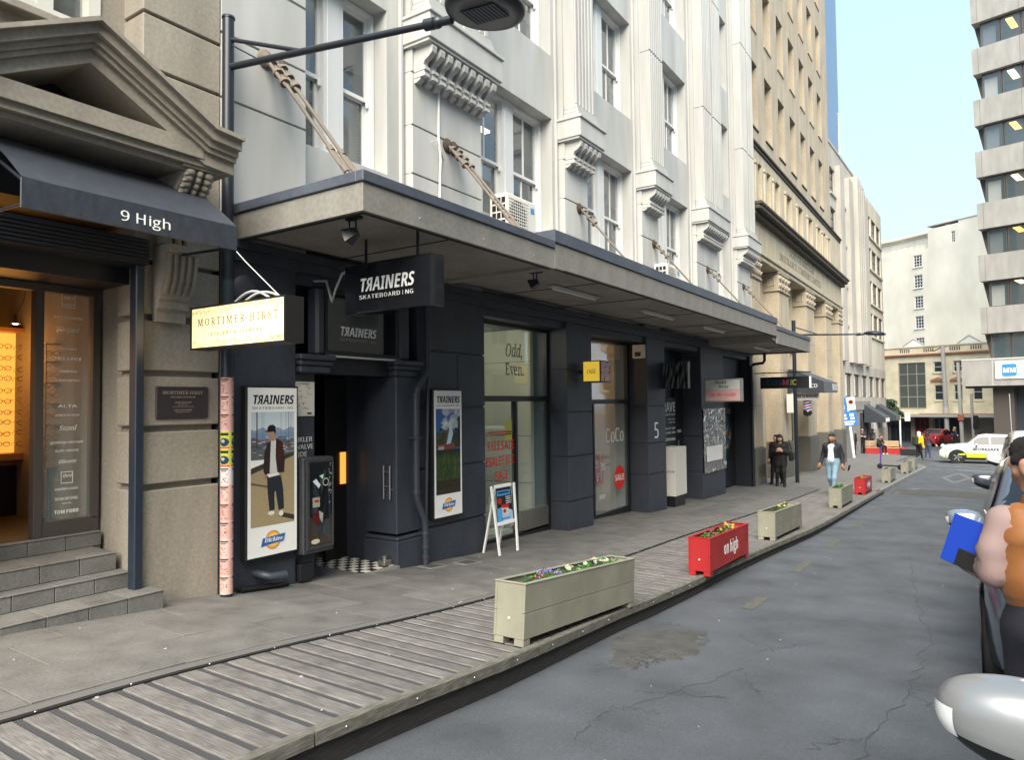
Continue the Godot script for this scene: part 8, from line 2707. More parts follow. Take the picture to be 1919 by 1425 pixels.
func cars():
	var base := {"top": SUV, "side": SIDE, "belt": BELT, "low": LOW, "panes": [[0.37, 0.535], [0.55, 0.73], [0.75, 0.85]], "screens": [[0.30, 0.415], [0.885, 0.95]], "cat": "car"}
	var p := base.duplicate()
	p.merge({"l": 3.95, "w": 1.74, "h": 1.66, "color": Color(0.42, 0.43, 0.44), "metal": 0.55, "wheels": [-1.25, 1.2], "wheel": 0.32, "mirror": [0.745, -0.15, Vector3(0.14, 0.08, 0.07)], "mirror_paint": mat("silver_mirror", Color(0.22, 0.225, 0.23), 0.35, {"metal": 0.3, "coat": 0.5})})
	var t := car("silver_car", "silver car whose wing mirror fills the bottom right corner", p)
	t.transform = yaw(pt(1.03, ry(1.55) + 0.0, 1.55), 180, -slope(1.55))
	p = base.duplicate()
	p.merge({"l": 4.5, "w": 1.88, "h": 1.84, "color": Color(0.10, 0.125, 0.17), "metal": 0.4, "wheels": [-1.45, 1.3], "wheel": 0.36, "mirror": [0.655, -0.72, Vector3(0.15, 0.10, 0.09)], "mirror_paint": mat("blue_mirror", Color(0.24, 0.28, 0.35), 0.25, {"metal": 0.5, "coat": 0.9})})
	t = car("blue_car", "dark blue grey tall car in front of the man in the rust vest", p)
	t.transform = yaw(pt(0.90, ry(8.05), 8.05), 180, -slope(8))
	p = base.duplicate()
	p.merge({"l": 4.3, "w": 1.86, "h": 1.86, "color": Color(0.03, 0.035, 0.05), "wheels": [-1.4, 1.25], "wheel": 0.36, "mirror": [0.69, -0.62, Vector3(0.16, 0.115, 0.09)]})
	t = car("black_car", "black tall car with a big dark wing mirror behind the blue grey one", p)
	t.transform = yaw(pt(1.05, ry(13.0), 13.0), 180, -slope(13))
	p = base.duplicate()
	p.merge({"top": VAN, "l": 4.9, "w": 1.85, "h": 2.05, "color": Color(0.72, 0.73, 0.72), "panes": [[0.22, 0.36], [0.4, 0.62], [0.65, 0.9]], "screens": [[0.15, 0.30], [0.96, 0.985]], "wheels": [-1.7, 1.5], "wheel": 0.33, "mirror": [0.71, -1.05, Vector3(0.13, 0.12, 0.08)], "cat": "van"}, true)
	t = car("white_van", "white van with a tall aerial parked behind the black car", p)
	t.transform = yaw(pt(1.22, ry(18.0), 18.0), 180, -slope(18))
	var b := B.new()
	b.tube([Vector3(0.72, 1.5, -1.55), Vector3(0.74, 2.75, -1.35)], 0.008, 5)
	obj("aerial", b, M.cable_grey, t)
	p = base.duplicate()
	p.merge({"l": 4.2, "w": 1.80, "h": 1.57, "color": Color(0.74, 0.75, 0.74), "wheels": [-1.28, 1.30], "wheel": 0.335, "mirror": [0.64, -0.42, Vector3(0.11, 0.075, 0.06)], "band": mat("lime_band", Color(0.55, 0.62, 0.02), 0.4)})
	t = car("patrol_car", "white small suv with a lime stripe and dark wording crossing the junction", p)
	text("lettering", "WORKSAFE", mat("letter_navy", Color(0.03, 0.04, 0.06), 0.4), t, Vector3(-0.905, 0.71, -0.02), Vector3(0, 0, 1), Vector3.UP, 0.15, {"align": 0.5, "width": 1.15, "weight": 700, "depth": 0.012})
	t.transform = Transform3D(Basis(Vector3.UP, PI / 2 + 0.03), pt(0.17, ry(45.4) + 0.005, 45.4))
	p = base.duplicate()
	p.merge({"top": SEDAN, "l": 4.5, "w": 1.78, "h": 1.45, "color": Color(0.36, 0.006, 0.012), "panes": [[0.37, 0.52], [0.54, 0.68]], "screens": [[0.29, 0.41], [0.64, 0.79]], "wheels": [-1.35, 1.35], "wheel": 0.32, "mirror": [0.66, -0.5, Vector3(0.11, 0.07, 0.06)]}, true)
	t = car("red_car", "bright red saloon car by the heritage building's verandah", p)
	t.transform = Transform3D(Basis(Vector3.UP, -0.35), pt(-3.1, ry(70.5), 70.5))
# ---------------------------------------------------------------- people
# joints in metres for a standing adult of 1.72 m who faces -z
const STAND := {"pelvis": Vector3(0, 0.93, 0), "waist": Vector3(0, 1.08, 0.0), "chest": Vector3(0, 1.29, 0.01), "neck": Vector3(0, 1.46, 0.015), "head": Vector3(0, 1.60, -0.015),
	"shl": Vector3(-0.185, 1.40, 0.015), "ell": Vector3(-0.235, 1.13, 0.03), "wrl": Vector3(-0.245, 0.88, -0.03), "shr": Vector3(0.185, 1.40, 0.015), "elr": Vector3(0.235, 1.13, 0.03), "wrr": Vector3(0.245, 0.88, -0.03),
	"hil": Vector3(-0.095, 0.90, 0), "knl": Vector3(-0.10, 0.50, -0.015), "anl": Vector3(-0.105, 0.09, 0.02), "hir": Vector3(0.095, 0.90, 0), "knr": Vector3(0.10, 0.50, -0.015), "anr": Vector3(0.105, 0.09, 0.02)}

func hand(f: Field, w: Vector3, dir: Vector3, side: float, k: float, m: int):     # a slightly curled hand of five fingers hanging along dir
	var d := dir.normalized()
	var fw := Vector3(0, 0, -1)
	fw = (fw - d * fw.dot(d)).normalized()
	var pin := d.cross(fw).normalized() * side
	f.cap(w, w + d * 0.075 * k, 0.026 * k, 0.034 * k, m)
	for i in 4:
		var o := w + d * 0.075 * k + fw * (0.030 - 0.020 * i) * k
		var l: float = [0.062, 0.072, 0.068, 0.052][i] * k
		f.cap(o, o + d * l * 0.55, 0.0105 * k, 0.010 * k, m)
		f.cap(o + d * l * 0.55, o + d * l * 0.95 + pin * l * 0.3, 0.010 * k, 0.008 * k, m)
	var th := w + d * 0.02 * k + fw * 0.028 * k
	f.cap(th, th + (d * 0.7 + fw * 0.7) * 0.05 * k, 0.014 * k, 0.011 * k, m)
	f.cap(th + (d * 0.7 + fw * 0.7) * 0.05 * k, th + (d * 1.2 + fw * 0.75) * 0.06 * k, 0.011 * k, 0.009 * k, m)

func person(label: String, at: Transform3D, h: float, cols: Dictionary, pose := {}, o := {}) -> Node3D:
	var t := thing("person", label, "person", Vector3())
	var k := h / 1.72
	var j := {}
	for q in STAND: j[q] = pose.get(q, STAND[q]) * k
	var cell: float = o.get("cell", 0.026)
	var lo := Vector3(9, 9, 9)
	var hi := -lo
	for q in j:
		lo = lo.min(j[q]); hi = hi.max(j[q])
	lo -= Vector3(0.2, 0.2, 0.28); hi += Vector3(0.2, 0.25, 0.2)
	var f := Field.new(lo, hi, cell, 0.02)
	var skin := 0
	var top := 1
	var bot := 2
	var shoe := 3
	var inner := 4
	var dark := 5
	var bulk: float = o.get("bulk", 1.0)
	# torso
	for x in [-1, 1]:
		var sx := Vector3(x, 1, 1)
		f.cap(j.pelvis + Vector3(x * 0.065 * k, 0.03 * k, 0), j.waist + Vector3(x * 0.06 * k, 0, 0), 0.112 * k * bulk, 0.10 * k * bulk, bot if not o.get("long", false) else top)
		f.cap(j.waist + Vector3(x * 0.06 * k, 0, 0), j.chest + Vector3(x * 0.085 * k, 0.02 * k, 0), 0.105 * k * bulk, 0.105 * k * bulk, top)
		f.cap(j.chest + Vector3(x * 0.085 * k, 0.03 * k, 0), (j.shl if x < 0 else j.shr) + Vector3(-x * 0.02 * k, 0.0, 0), 0.095 * k * bulk, 0.068 * k * bulk, top)
	f.cap(j.pelvis + Vector3(0, 0.10 * k, 0), j.waist, 0.135 * k * bulk, 0.125 * k * bulk, top, Vector3(1, 1, 1.15))
	if o.has("open"):
		f.cap(j.waist + Vector3(0, -0.06, -0.085 * k * bulk), j.chest + Vector3(0, 0.10 * k, -0.075 * k * bulk), 0.062 * k, 0.05 * k, inner, Vector3(0.8, 1, 1))
	f.cap(j.neck, j.head, 0.055 * k, 0.052 * k, skin)
	if o.has("hood"):
		for x in [-1, 1]: f.cap(j.neck + Vector3(x * 0.075, 0.0, 0.02) * k, j.neck + Vector3(x * 0.05, 0.05, 0.085) * k, 0.05 * k, 0.055 * k, top)
	# head: skull, jaw, nose, ears
	var hd: Vector3 = j.head
	var hb: Basis = o.get("head", Basis())
	var hp := func(v: Vector3) -> Vector3: return hd + hb * v * k
	f.cap(hp.call(Vector3(0, 0.045, 0.02)), hp.call(Vector3(0, 0.04, -0.02)), 0.083 * k, 0.08 * k, skin, Vector3(1.06, 1, 1))
	f.cap(hp.call(Vector3(0, -0.02, -0.03)), hp.call(Vector3(0, -0.075, -0.05)), 0.062 * k, 0.034 * k, skin)
	f.cap(hp.call(Vector3(0, 0.02, -0.098)), hp.call(Vector3(0, -0.015, -0.112)), 0.012 * k, 0.016 * k, skin)
	for x in [-1, 1]: f.cap(hp.call(Vector3(x * 0.08, 0.02, 0.005)), hp.call(Vector3(x * 0.083, -0.015, 0.0)), 0.018 * k, 0.012 * k, skin)
	# limbs
	var sl: float = o.get("sleeve", 1.0)
	for q in ["l", "r"]:
		f.cap(j["sh" + q], j["el" + q], 0.062 * k * bulk * sl, 0.052 * k * sl, top)
		f.cap(j["el" + q], j["wr" + q], 0.050 * k * sl, 0.040 * k * sl, top)
		hand(f, j["wr" + q], j["wr" + q] - j["el" + q] if not pose.has("ha" + q) else pose["ha" + q], -1.0 if q == "l" else 1.0, k * 1.05, skin)
		f.cap(j["hi" + q], j["kn" + q], 0.092 * k * bulk, 0.066 * k, bot)
		f.cap(j["kn" + q], j["an" + q] + Vector3(0, 0.02, 0), 0.064 * k, 0.050 * k, bot)
		var toe: Vector3 = pose.get("to" + q, Vector3(0, -0.05, -0.13)) * k
		f.cap(j["an" + q] + Vector3(0, -0.04 * k, 0.03 * k), j["an" + q] + toe, 0.045 * k, 0.036 * k, shoe)
	if o.get("long", false):
		for x in [-1, 1]: f.cap(j.waist + Vector3(x * 0.06 * k, 0, 0), j.pelvis + Vector3(x * 0.08 * k, -0.18 * k, 0), 0.12 * k * bulk, 0.12 * k * bulk, top)
	var b := B.new()
	f.into(b, [cols.skin, cols.top, cols.bottom, cols.shoe, cols.get("inner", cols.top), Color(0.01, 0.01, 0.01)])
	obj("body", b, M.body_skin, t)
	# hair as its own mesh, then eyes and mouth
	b = B.new()
	var hf := Field.new(hd - Vector3(0.17, 0.30, 0.17) * k, hd + Vector3(0.17, 0.2, 0.17) * k, cell * 0.7, 0.012)
	hf.cap(hp.call(Vector3(0, 0.062, 0.03)), hp.call(Vector3(0, 0.075, -0.02)), 0.088 * k, 0.076 * k, 0)
	hf.cap(hp.call(Vector3(0, 0.03, 0.045)), hp.call(Vector3(0, -0.03, 0.05)), 0.078 * k, 0.05 * k, 0)
	if o.get("hair", "short") == "long":
		for x in [-1, 1]: hf.cap(hp.call(Vector3(x * 0.07, 0.03, 0.0)), hp.call(Vector3(x * 0.085, -0.17, 0.01)), 0.045 * k, 0.04 * k, 0)
		hf.cap(hp.call(Vector3(0, 0, 0.06)), hp.call(Vector3(0, -0.18, 0.07)), 0.07 * k, 0.06 * k, 0)
	if o.get("beard", false):
		hf.cap(hp.call(Vector3(-0.035, -0.075, -0.055)), hp.call(Vector3(0.035, -0.075, -0.055)), 0.032 * k, 0.032 * k, 0)
	hf.into(b, [cols.hair])
	obj("hair", b, M.body_skin, t)
	b = B.new()
	for x in [-1, 1]: b.ball(hp.call(Vector3(x * 0.034, 0.018, -0.093)), Vector3(0.011, 0.007, 0.008) * k, 6, 4)
	b.ball(hp.call(Vector3(0, -0.048, -0.082)), Vector3(0.022, 0.006, 0.008) * k, 6, 4)
	obj("eyes_and_mouth", b, M.black, t)
	t.transform = at
	return t

func people():
	var navy := Color(0.012, 0.014, 0.022)
	var blk := Color(0.004, 0.004, 0.005)
	var fair := Color(0.42, 0.25, 0.18)
	var tan_ := Color(0.28, 0.15, 0.09)
	var jean := Color(0.20, 0.31, 0.40)
	var hairb := Color(0.008, 0.007, 0.006)
	# woman reading a phone, and the one behind her
	var t := person("person all in black looking at a phone, black hair falling past the face", Transform3D(Basis(Vector3.UP, PI + 0.15), pt(-5.36, gy(23.4), 23.4)), 1.66, {"skin": fair, "top": blk, "bottom": blk, "shoe": blk, "hair": hairb},
		{"ell": Vector3(-0.25, 1.10, -0.02), "wrl": Vector3(-0.08, 1.18, -0.22), "hal": Vector3(0.6, 0.5, -0.6), "elr": Vector3(0.25, 1.10, -0.02), "wrr": Vector3(0.08, 1.18, -0.22), "har": Vector3(-0.6, 0.5, -0.6), "anl": Vector3(-0.13, 0.09, -0.12), "knl": Vector3(-0.11, 0.50, -0.10), "anr": Vector3(0.12, 0.09, 0.12), "head": Vector3(0, 1.58, -0.05)},
		{"hair": "long", "bulk": 1.12, "sleeve": 1.2, "long": true, "head": Basis(Vector3.RIGHT, -0.35)})
	var ph := thing("phone", "small pale phone held by the person all in black", "phone", Vector3())
	var b := B.new()
	b.cbox(Vector3(-0.04, -0.07, -0.005), Vector3(0.04, 0.07, 0.005), 0.004)
	obj("handset", b, M.off_white, ph)
	ph.transform = Transform3D(Basis(Vector3.UP, 0.2) * Basis(Vector3.RIGHT, -0.6), pt(-5.33, gy(23.4) + 1.17, 23.16))
	person("person in a dark maroon jacket walking half hidden behind the one in black", Transform3D(Basis(Vector3.UP, PI - 0.2), pt(-5.68, gy(24.3), 24.3)), 1.62, {"skin": fair, "top": Color(0.035, 0.014, 0.020), "bottom": blk, "shoe": blk, "hair": hairb}, {"anl": Vector3(-0.1, 0.1, 0.2), "anr": Vector3(0.11, 0.09, -0.18), "knr": Vector3(0.1, 0.5, -0.12)}, {"bulk": 1.15, "sleeve": 1.15, "hair": "short"})
	var bag := thing("shoulder_bag", "black shoulder bag hanging at the side of the person reading a phone", "bag", Vector3())
	b = B.new()
	b.cbox(Vector3(-0.07, -0.16, -0.15), Vector3(0.07, 0.16, 0.15), 0.04)
	obj("pouch", b, M.black, bag)
	b = B.new()
	b.tube([Vector3(0, 0.14, -0.1), Vector3(-0.08, 0.5, 0.0), Vector3(0, 0.14, 0.1)], 0.012, 5)
	obj("strap", b, M.black, bag)
	bag.transform = yaw(pt(-5.05, gy(23.6) + 0.98, 23.6), 0, 0)
	# man walking towards the camera
	person("bearded man walking in a dark hooded jacket, white shirt and pale blue jeans", Transform3D(Basis(Vector3.UP, PI - 0.12), pt(-3.50, gy(21.4), 21.4)), 1.70, {"skin": tan_, "top": navy, "bottom": jean, "shoe": Color(0.2, 0.2, 0.2), "hair": hairb, "inner": Color(0.62, 0.64, 0.68)},
		{"ell": Vector3(-0.255, 1.14, 0.06), "wrl": Vector3(-0.285, 0.90, -0.02), "elr": Vector3(0.26, 1.14, 0.05), "wrr": Vector3(0.31, 0.90, -0.05), "anl": Vector3(-0.06, 0.09, -0.16), "knl": Vector3(-0.08, 0.50, -0.14), "anr": Vector3(0.07, 0.13, 0.22), "knr": Vector3(0.09, 0.49, 0.02)},
		{"cell": 0.02, "open": true, "beard": true, "hair": "short", "hood": true, "sleeve": 1.08, "bulk": 1.05})
	ph = thing("phone", "dark phone in the hand of the bearded walking man", "phone", Vector3())
	b = B.new()
	b.cbox(Vector3(-0.012, -0.08, -0.04), Vector3(0.012, 0.08, 0.04), 0.006)
	obj("handset", b, M.black, ph)
	ph.transform = Transform3D(Basis(Vector3.UP, -0.3) * Basis(Vector3.BACK, -0.25), pt(-3.07, gy(21.4) + 0.79, 21.36))
	# pair by the crossing
	t = person("white haired person in a bright yellow jacket at the crossing, seen from behind", Transform3D(Basis(Vector3.UP, -0.5), pt(-2.95, gy(46.0), 46.0)), 1.62, {"skin": fair, "top": Color(0.75, 0.48, 0.01), "bottom": blk, "shoe": Color(0.15, 0.15, 0.14), "hair": Color(0.62, 0.6, 0.55)}, {"anl": Vector3(-0.12, 0.09, 0.12), "anr": Vector3(0.12, 0.09, -0.10), "ell": Vector3(-0.24, 1.12, -0.04), "wrl": Vector3(-0.16, 0.98, -0.2)}, {"bulk": 1.15, "sleeve": 1.15, "hair": "long", "cell": 0.03})
	bag = thing("backpack", "dark green backpack on the person in the yellow jacket", "backpack", Vector3())
	b = B.new()
	b.cbox(Vector3(-0.17, -0.28, -0.13), Vector3(0.17, 0.28, 0.13), 0.08)
	obj("sack", b, mat("dark_green", Color(0.02, 0.03, 0.012), 0.8), bag)
	bag.transform = yaw(pt(-3.12, gy(46) + 1.12, 45.93), -30, 0)
	person("person with long dark hair, maroon top and blue jeans beside the yellow jacket", Transform3D(Basis(Vector3.UP, -0.3), pt(-2.55, gy(46.3), 46.3)), 1.60, {"skin": fair, "top": Color(0.07, 0.015, 0.02), "bottom": Color(0.05, 0.07, 0.12), "shoe": Color(0.3, 0.3, 0.3), "hair": Color(0.02, 0.012, 0.01)}, {"elr": Vector3(0.30, 1.15, 0.0), "wrr": Vector3(0.42, 0.98, -0.04), "anl": Vector3(-0.14, 0.09, 0.0), "anr": Vector3(0.14, 0.09, 0.05)}, {"bulk": 1.2, "hair": "long", "cell": 0.03})
	# people on the little square
	person("person in dark clothes standing with folded arms near the grey portal", Transform3D(Basis(Vector3.UP, PI + 0.4), pt(-6.75, gy(53.0), 53.0)), 1.72, {"skin": fair, "top": navy, "bottom": blk, "shoe": blk, "hair": hairb}, {"wrl": Vector3(0.02, 1.18, -0.2), "ell": Vector3(-0.26, 1.12, -0.05), "wrr": Vector3(-0.02, 1.14, -0.2), "elr": Vector3(0.26, 1.12, -0.05), "hal": Vector3(1, 0, 0), "har": Vector3(-1, 0, 0)}, {"cell": 0.034})
	person("person in black half hidden by the leaning sign post", Transform3D(Basis(Vector3.UP, PI + 0.8), pt(-6.95, gy(50.5), 50.5)), 1.66, {"skin": fair, "top": blk, "bottom": blk, "shoe": blk, "hair": hairb}, {"elr": Vector3(0.34, 1.2, -0.1), "wrr": Vector3(0.45, 1.12, -0.25)}, {"cell": 0.034})
	person("person in a grey top standing behind the red bench", Transform3D(Basis(Vector3.UP, 2.4), pt(-6.45, gy(56.0), 56.0)), 1.62, {"skin": fair, "top": Color(0.24, 0.23, 0.22), "bottom": Color(0.06, 0.07, 0.09), "shoe": blk, "hair": hairb}, {}, {"cell": 0.034})
	person("person in dark clothes sitting on the red bench bent over", Transform3D(Basis(Vector3.UP, PI + 0.9), pt(-5.72, gy(53.2) - 0.02, 53.2)), 1.70, {"skin": Color(0.5, 0.2, 0.14), "top": navy, "bottom": blk, "shoe": Color(0.6, 0.6, 0.6), "hair": Color(0.03, 0.012, 0.01)},
		{"pelvis": Vector3(0, 0.56, 0.05), "waist": Vector3(0, 0.70, 0.06), "chest": Vector3(0, 0.90, 0.0), "neck": Vector3(0, 1.05, -0.06), "head": Vector3(0, 1.17, -0.12), "shl": Vector3(-0.19, 1.0, -0.02), "ell": Vector3(-0.25, 0.76, -0.12), "wrl": Vector3(-0.08, 0.70, -0.32), "shr": Vector3(0.19, 1.0, -0.02), "elr": Vector3(0.25, 0.76, -0.12), "wrr": Vector3(0.08, 0.70, -0.32), "hil": Vector3(-0.1, 0.54, 0.03), "knl": Vector3(-0.12, 0.52, -0.40), "anl": Vector3(-0.12, 0.09, -0.42), "hir": Vector3(0.1, 0.54, 0.03), "knr": Vector3(0.12, 0.52, -0.40), "anr": Vector3(0.12, 0.09, -0.36)}, {"cell": 0.034})
	person("fair haired person in a blue top standing by the tall grey poles", Transform3D(Basis(Vector3.UP, 2.0), pt(-1.75, gy(66.5), 66.5)), 1.68, {"skin": fair, "top": Color(0.03, 0.05, 0.10), "bottom": navy, "shoe": blk, "hair": Color(0.4, 0.32, 0.22)}, {"ell": Vector3(-0.3, 1.2, 0.0), "wrl": Vector3(-0.25, 1.4, -0.12)}, {"cell": 0.036})
	near_man()

func near_man():
	var t := thing("person", "man in a rust padded vest over a dusty pink sweatshirt writing beside the parked cars", "person", Vector3())
	var skin := Color(0.40, 0.22, 0.14)
	var fl := func(c: Color, n: FastNoiseLite, b: B, k: float):
		for i in b.c.size():
			var q := 1.0 + n.get_noise_3dv(b.v[i] * 9.0) * k
			b.c[i] = Color(b.c[i].r * q, b.c[i].g * q, b.c[i].b * q)
	var ns := FastNoiseLite.new()
	ns.frequency = 0.6
	# local frame: feet at the origin, facing -z; he is turned a little to the left
	var hd := Vector3(-0.03, 1.655, -0.10)
	# legs and feet
	var f := Field.new(Vector3(-0.32, -0.02, -0.32), Vector3(0.32, 1.24, 0.3), 0.016, 0.02)
	for x in [-1, 1]:
		f.cap(Vector3(x * 0.10, 0.98, 0.02), Vector3(x * 0.12, 0.52, -0.02), 0.105, 0.072, 0)
		f.cap(Vector3(x * 0.12, 0.52, -0.02), Vector3(x * 0.13, 0.10, 0.03), 0.070, 0.056, 0)
		f.cap(Vector3(x * 0.13, 0.05, 0.05), Vector3(x * 0.15, 0.04, -0.15), 0.046, 0.038, 1)
		f.cap(Vector3(x * 0.07, 1.0, 0.03), Vector3(x * 0.06, 1.10, 0.02), 0.125, 0.12, 0)
	# arms and torso in the sweatshirt, neck and hands bare
	var b := B.new()
	f.into(b, [Color(0.014, 0.015, 0.02), Color(0.02, 0.02, 0.02)])
	var body := b
	var pink := Color(0.27, 0.185, 0.17)
	f = Field.new(Vector3(-0.52, 0.88, -0.58), Vector3(0.45, 1.62, 0.26), 0.011, 0.018)
	for x in [-1, 1]:
		f.cap(Vector3(x * 0.07, 1.0, 0.02), Vector3(x * 0.09, 1.36, 0.0), 0.09, 0.09, 1)
		f.cap(Vector3(x * 0.10, 1.38, 0.0), Vector3(x * 0.165, 1.43, -0.01), 0.075, 0.06, 1)
	var el := Vector3(-0.225, 1.215, 0.03)
	var wl := Vector3(-0.285, 1.225, -0.185)
	f.cap(Vector3(-0.185, 1.435, -0.01), Vector3(-0.225, 1.31, 0.02), 0.058, 0.054, 1)
	f.cap(Vector3(-0.225, 1.31, 0.02), el, 0.054, 0.051, 1)
	f.cap(el, el.lerp(wl, 0.6), 0.051, 0.043, 1)
	f.cap(el.lerp(wl, 0.58), wl, 0.050, 0.042, 1)
	f.cap(wl, wl + (wl - el).normalized() * 0.02, 0.048, 0.044, 1)
	var er := Vector3(0.27, 1.22, -0.08)
	var wr := Vector3(-0.09, 1.335, -0.305)
	f.cap(Vector3(0.185, 1.43, -0.01), er, 0.078, 0.070, 1)
	f.cap(er, wr, 0.068, 0.048, 1)
	f.cap(Vector3(0, 1.46, -0.02), Vector3(-0.01, 1.56, -0.06), 0.062, 0.060, 0)
	f.into(body, [skin, pink])
	# creases on the sleeve: push the surface in narrow rings
	for i in body.v.size():
		var p := body.v[i]
		if p.y > 0.9 and p.x < -0.12:
			var w := sin(p.y * 70.0 + p.z * 55.0 + ns.get_noise_3dv(p * 14.0) * 5.0)
			body.v[i] = p - body.n[i] * 0.007 * maxf(0.0, w) * clampf(1.4 - absf(p.y - 1.22) * 6.0, 0.15, 1.0)
	fl.call(pink, ns, body, 0.10)
	# head with jaw, ear, nose and brow
	f = Field.new(hd - Vector3(0.14, 0.17, 0.16), hd + Vector3(0.14, 0.16, 0.16), 0.005, 0.009)
	var hb := Basis(Vector3.UP, 0.75) * Basis(Vector3.RIGHT, -0.28)
	var hp := func(v: Vector3) -> Vector3: return hd + hb * v
	f.cap(hp.call(Vector3(0, 0.045, 0.025)), hp.call(Vector3(0, 0.045, -0.025)), 0.080, 0.078, 0, Vector3(1.08, 1, 1))
	f.cap(hp.call(Vector3(0, -0.01, -0.035)), hp.call(Vector3(0, -0.078, -0.062)), 0.062, 0.028, 0)
	for x in [-1, 1]:
		f.cap(hp.call(Vector3(x * 0.055, -0.03, 0.0)), hp.call(Vector3(x * 0.026, -0.075, -0.058)), 0.026, 0.022, 0)
		f.cap(hp.call(Vector3(x * 0.050, 0.0, -0.060)), hp.call(Vector3(x * 0.03, -0.01, -0.078)), 0.020, 0.016, 0)
		f.cap(hp.call(Vector3(x * 0.045, 0.042, -0.082)), hp.call(Vector3(x * 0.012, 0.040, -0.094)), 0.010, 0.010, 0)
		for q in 7:      # ear: a curled rim round a lobe
			var a0 := 0.6 + q * 0.62
			f.cap(hp.call(Vector3(x * (0.080 + 0.008 * sin(q * 0.5)), 0.005 + sin(a0) * 0.024, 0.012 + cos(a0) * 0.014)), hp.call(Vector3(x * 0.082, 0.005 + sin(a0 + 0.6) * 0.024, 0.012 + cos(a0 + 0.6) * 0.014)), 0.0062, 0.0062, 0)
		f.cap(hp.call(Vector3(x * 0.074, 0.012, 0.012)), hp.call(Vector3(x * 0.076, -0.018, 0.006)), 0.012, 0.008, 0)
	f.cap(hp.call(Vector3(0, 0.03, -0.096)), hp.call(Vector3(0, -0.012, -0.114)), 0.008, 0.013, 0)
	f.cap(hp.call(Vector3(0.013, -0.015, -0.102)), hp.call(Vector3(-0.013, -0.015, -0.102)), 0.009, 0.009, 0)
	f.cap(hp.call(Vector3(0.016, -0.043, -0.092)), hp.call(Vector3(-0.016, -0.043, -0.092)), 0.0085, 0.0085, 2)
	f.cap(hp.call(Vector3(0, 0.0, 0.03)), hp.call(Vector3(0, -0.13, 0.05)), 0.058, 0.056, 0)
	f.into(body, [skin, skin, Color(0.36, 0.14, 0.11)])
	# hands: left flat under the folder with fingers forward, right closed on a pen
	f = Field.new(Vector3(-0.46, 1.12, -0.46), Vector3(-0.16, 1.36, -0.12), 0.0045, 0.006)
	var dl := Vector3(-0.35, 0.08, -0.93).normalized()
	var sd := Vector3(-0.93, 0.05, 0.35).normalized()
	var pl := wl + dl * 0.02
	f.cap(pl, pl + dl * 0.045, 0.027, 0.022, 0)
	for i in 4:
		var o := pl + dl * 0.05 + sd * (0.033 - i * 0.020) + Vector3(0, -0.004, 0)
		f.cap(pl + dl * 0.01 + sd * (0.018 - i * 0.012), o, 0.017, 0.0125, 0)
		var l: float = [0.058, 0.07, 0.066, 0.05][i]
		f.cap(o, o + dl * l * 0.5 + Vector3(0, 0.003, 0), 0.0098, 0.0092, 0)
		f.cap(o + dl * l * 0.5 + Vector3(0, 0.003, 0), o + dl * l * 0.95 + Vector3(0, 0.014, 0), 0.0092, 0.0075, 0)
	f.cap(pl + sd * 0.02, pl + sd * 0.050 + dl * 0.03 + Vector3(0, 0.022, 0), 0.016, 0.012, 0)
	f.cap(pl + sd * 0.050 + dl * 0.03 + Vector3(0, 0.022, 0), pl + sd * 0.060 + dl * 0.062 + Vector3(0, 0.042, 0), 0.0115, 0.0085, 0)
	f.into(body, [skin])
	f = Field.new(Vector3(-0.32, 1.20, -0.48), Vector3(0.02, 1.50, -0.20), 0.0045, 0.006)
	var dr := Vector3(-0.85, 0.25, -0.45).normalized()
	var up := Vector3(0.2, 0.95, 0.1).normalized()
	f.cap(wr, wr + dr * 0.07, 0.027, 0.033, 0)
	for i in 4:
		var o := wr + dr * 0.078 + up * (0.028 - i * 0.019)
		var c := dr.cross(up).normalized()
		f.cap(o, o + dr * 0.030 + c * 0.006, 0.0105, 0.0098, 0)
		f.cap(o + dr * 0.030 + c * 0.006, o + dr * 0.034 + c * 0.034, 0.0096, 0.009, 0)
		f.cap(o + dr * 0.034 + c * 0.034, o + dr * 0.010 + c * 0.044, 0.009, 0.008, 0)
	f.cap(wr + dr * 0.03 + up * 0.025, wr + dr * 0.075 + up * 0.042 + dr.cross(up) * 0.03, 0.013, 0.0095, 0)
	f.into(body, [skin])
	obj("body", body, M.body_skin, t)
	# hair
	b = B.new()
	f = Field.new(hd - Vector3(0.15, 0.17, 0.17), hd + Vector3(0.15, 0.18, 0.17), 0.006, 0.010)
	f.cap(hp.call(Vector3(0, 0.070, 0.030)), hp.call(Vector3(0, 0.085, -0.030)), 0.080, 0.066, 0, Vector3(1.04, 1, 1))
	f.cap(hp.call(Vector3(0, 0.02, 0.052)), hp.call(Vector3(0, -0.045, 0.058)), 0.068, 0.042, 0)
	for x in [-1, 1]:
		f.cap(hp.call(Vector3(x * 0.064, 0.055, 0.02)), hp.call(Vector3(x * 0.066, 0.048, -0.045)), 0.024, 0.016, 0)
		f.cap(hp.call(Vector3(x * 0.072, 0.04, -0.022)), hp.call(Vector3(x * 0.071, 0.0, -0.018)), 0.012, 0.007, 0)
	f.into(b, [Color(0.012, 0.009, 0.008)])
	for i in b.v.size():
		var p := b.v[i]
		b.v[i] = p + b.n[i] * 0.003 * sin(p.x * 260.0 + p.y * 190.0 + ns.get_noise_3dv(p * 60.0) * 6.0)
	obj("hair", b, M.body_skin, t)
	b = B.new()
	for x in [-1, 1]:
		b.ball(hp.call(Vector3(x * 0.031, 0.022, -0.083)), Vector3(0.012, 0.006, 0.008), 8, 6)
	obj("eyes", b, M.black, t)
	# padded vest: torso shell with stitched channels and a stand collar
	b = B.new()
	f = Field.new(Vector3(-0.36, 0.86, -0.26), Vector3(0.36, 1.60, 0.28), 0.011, 0.016)
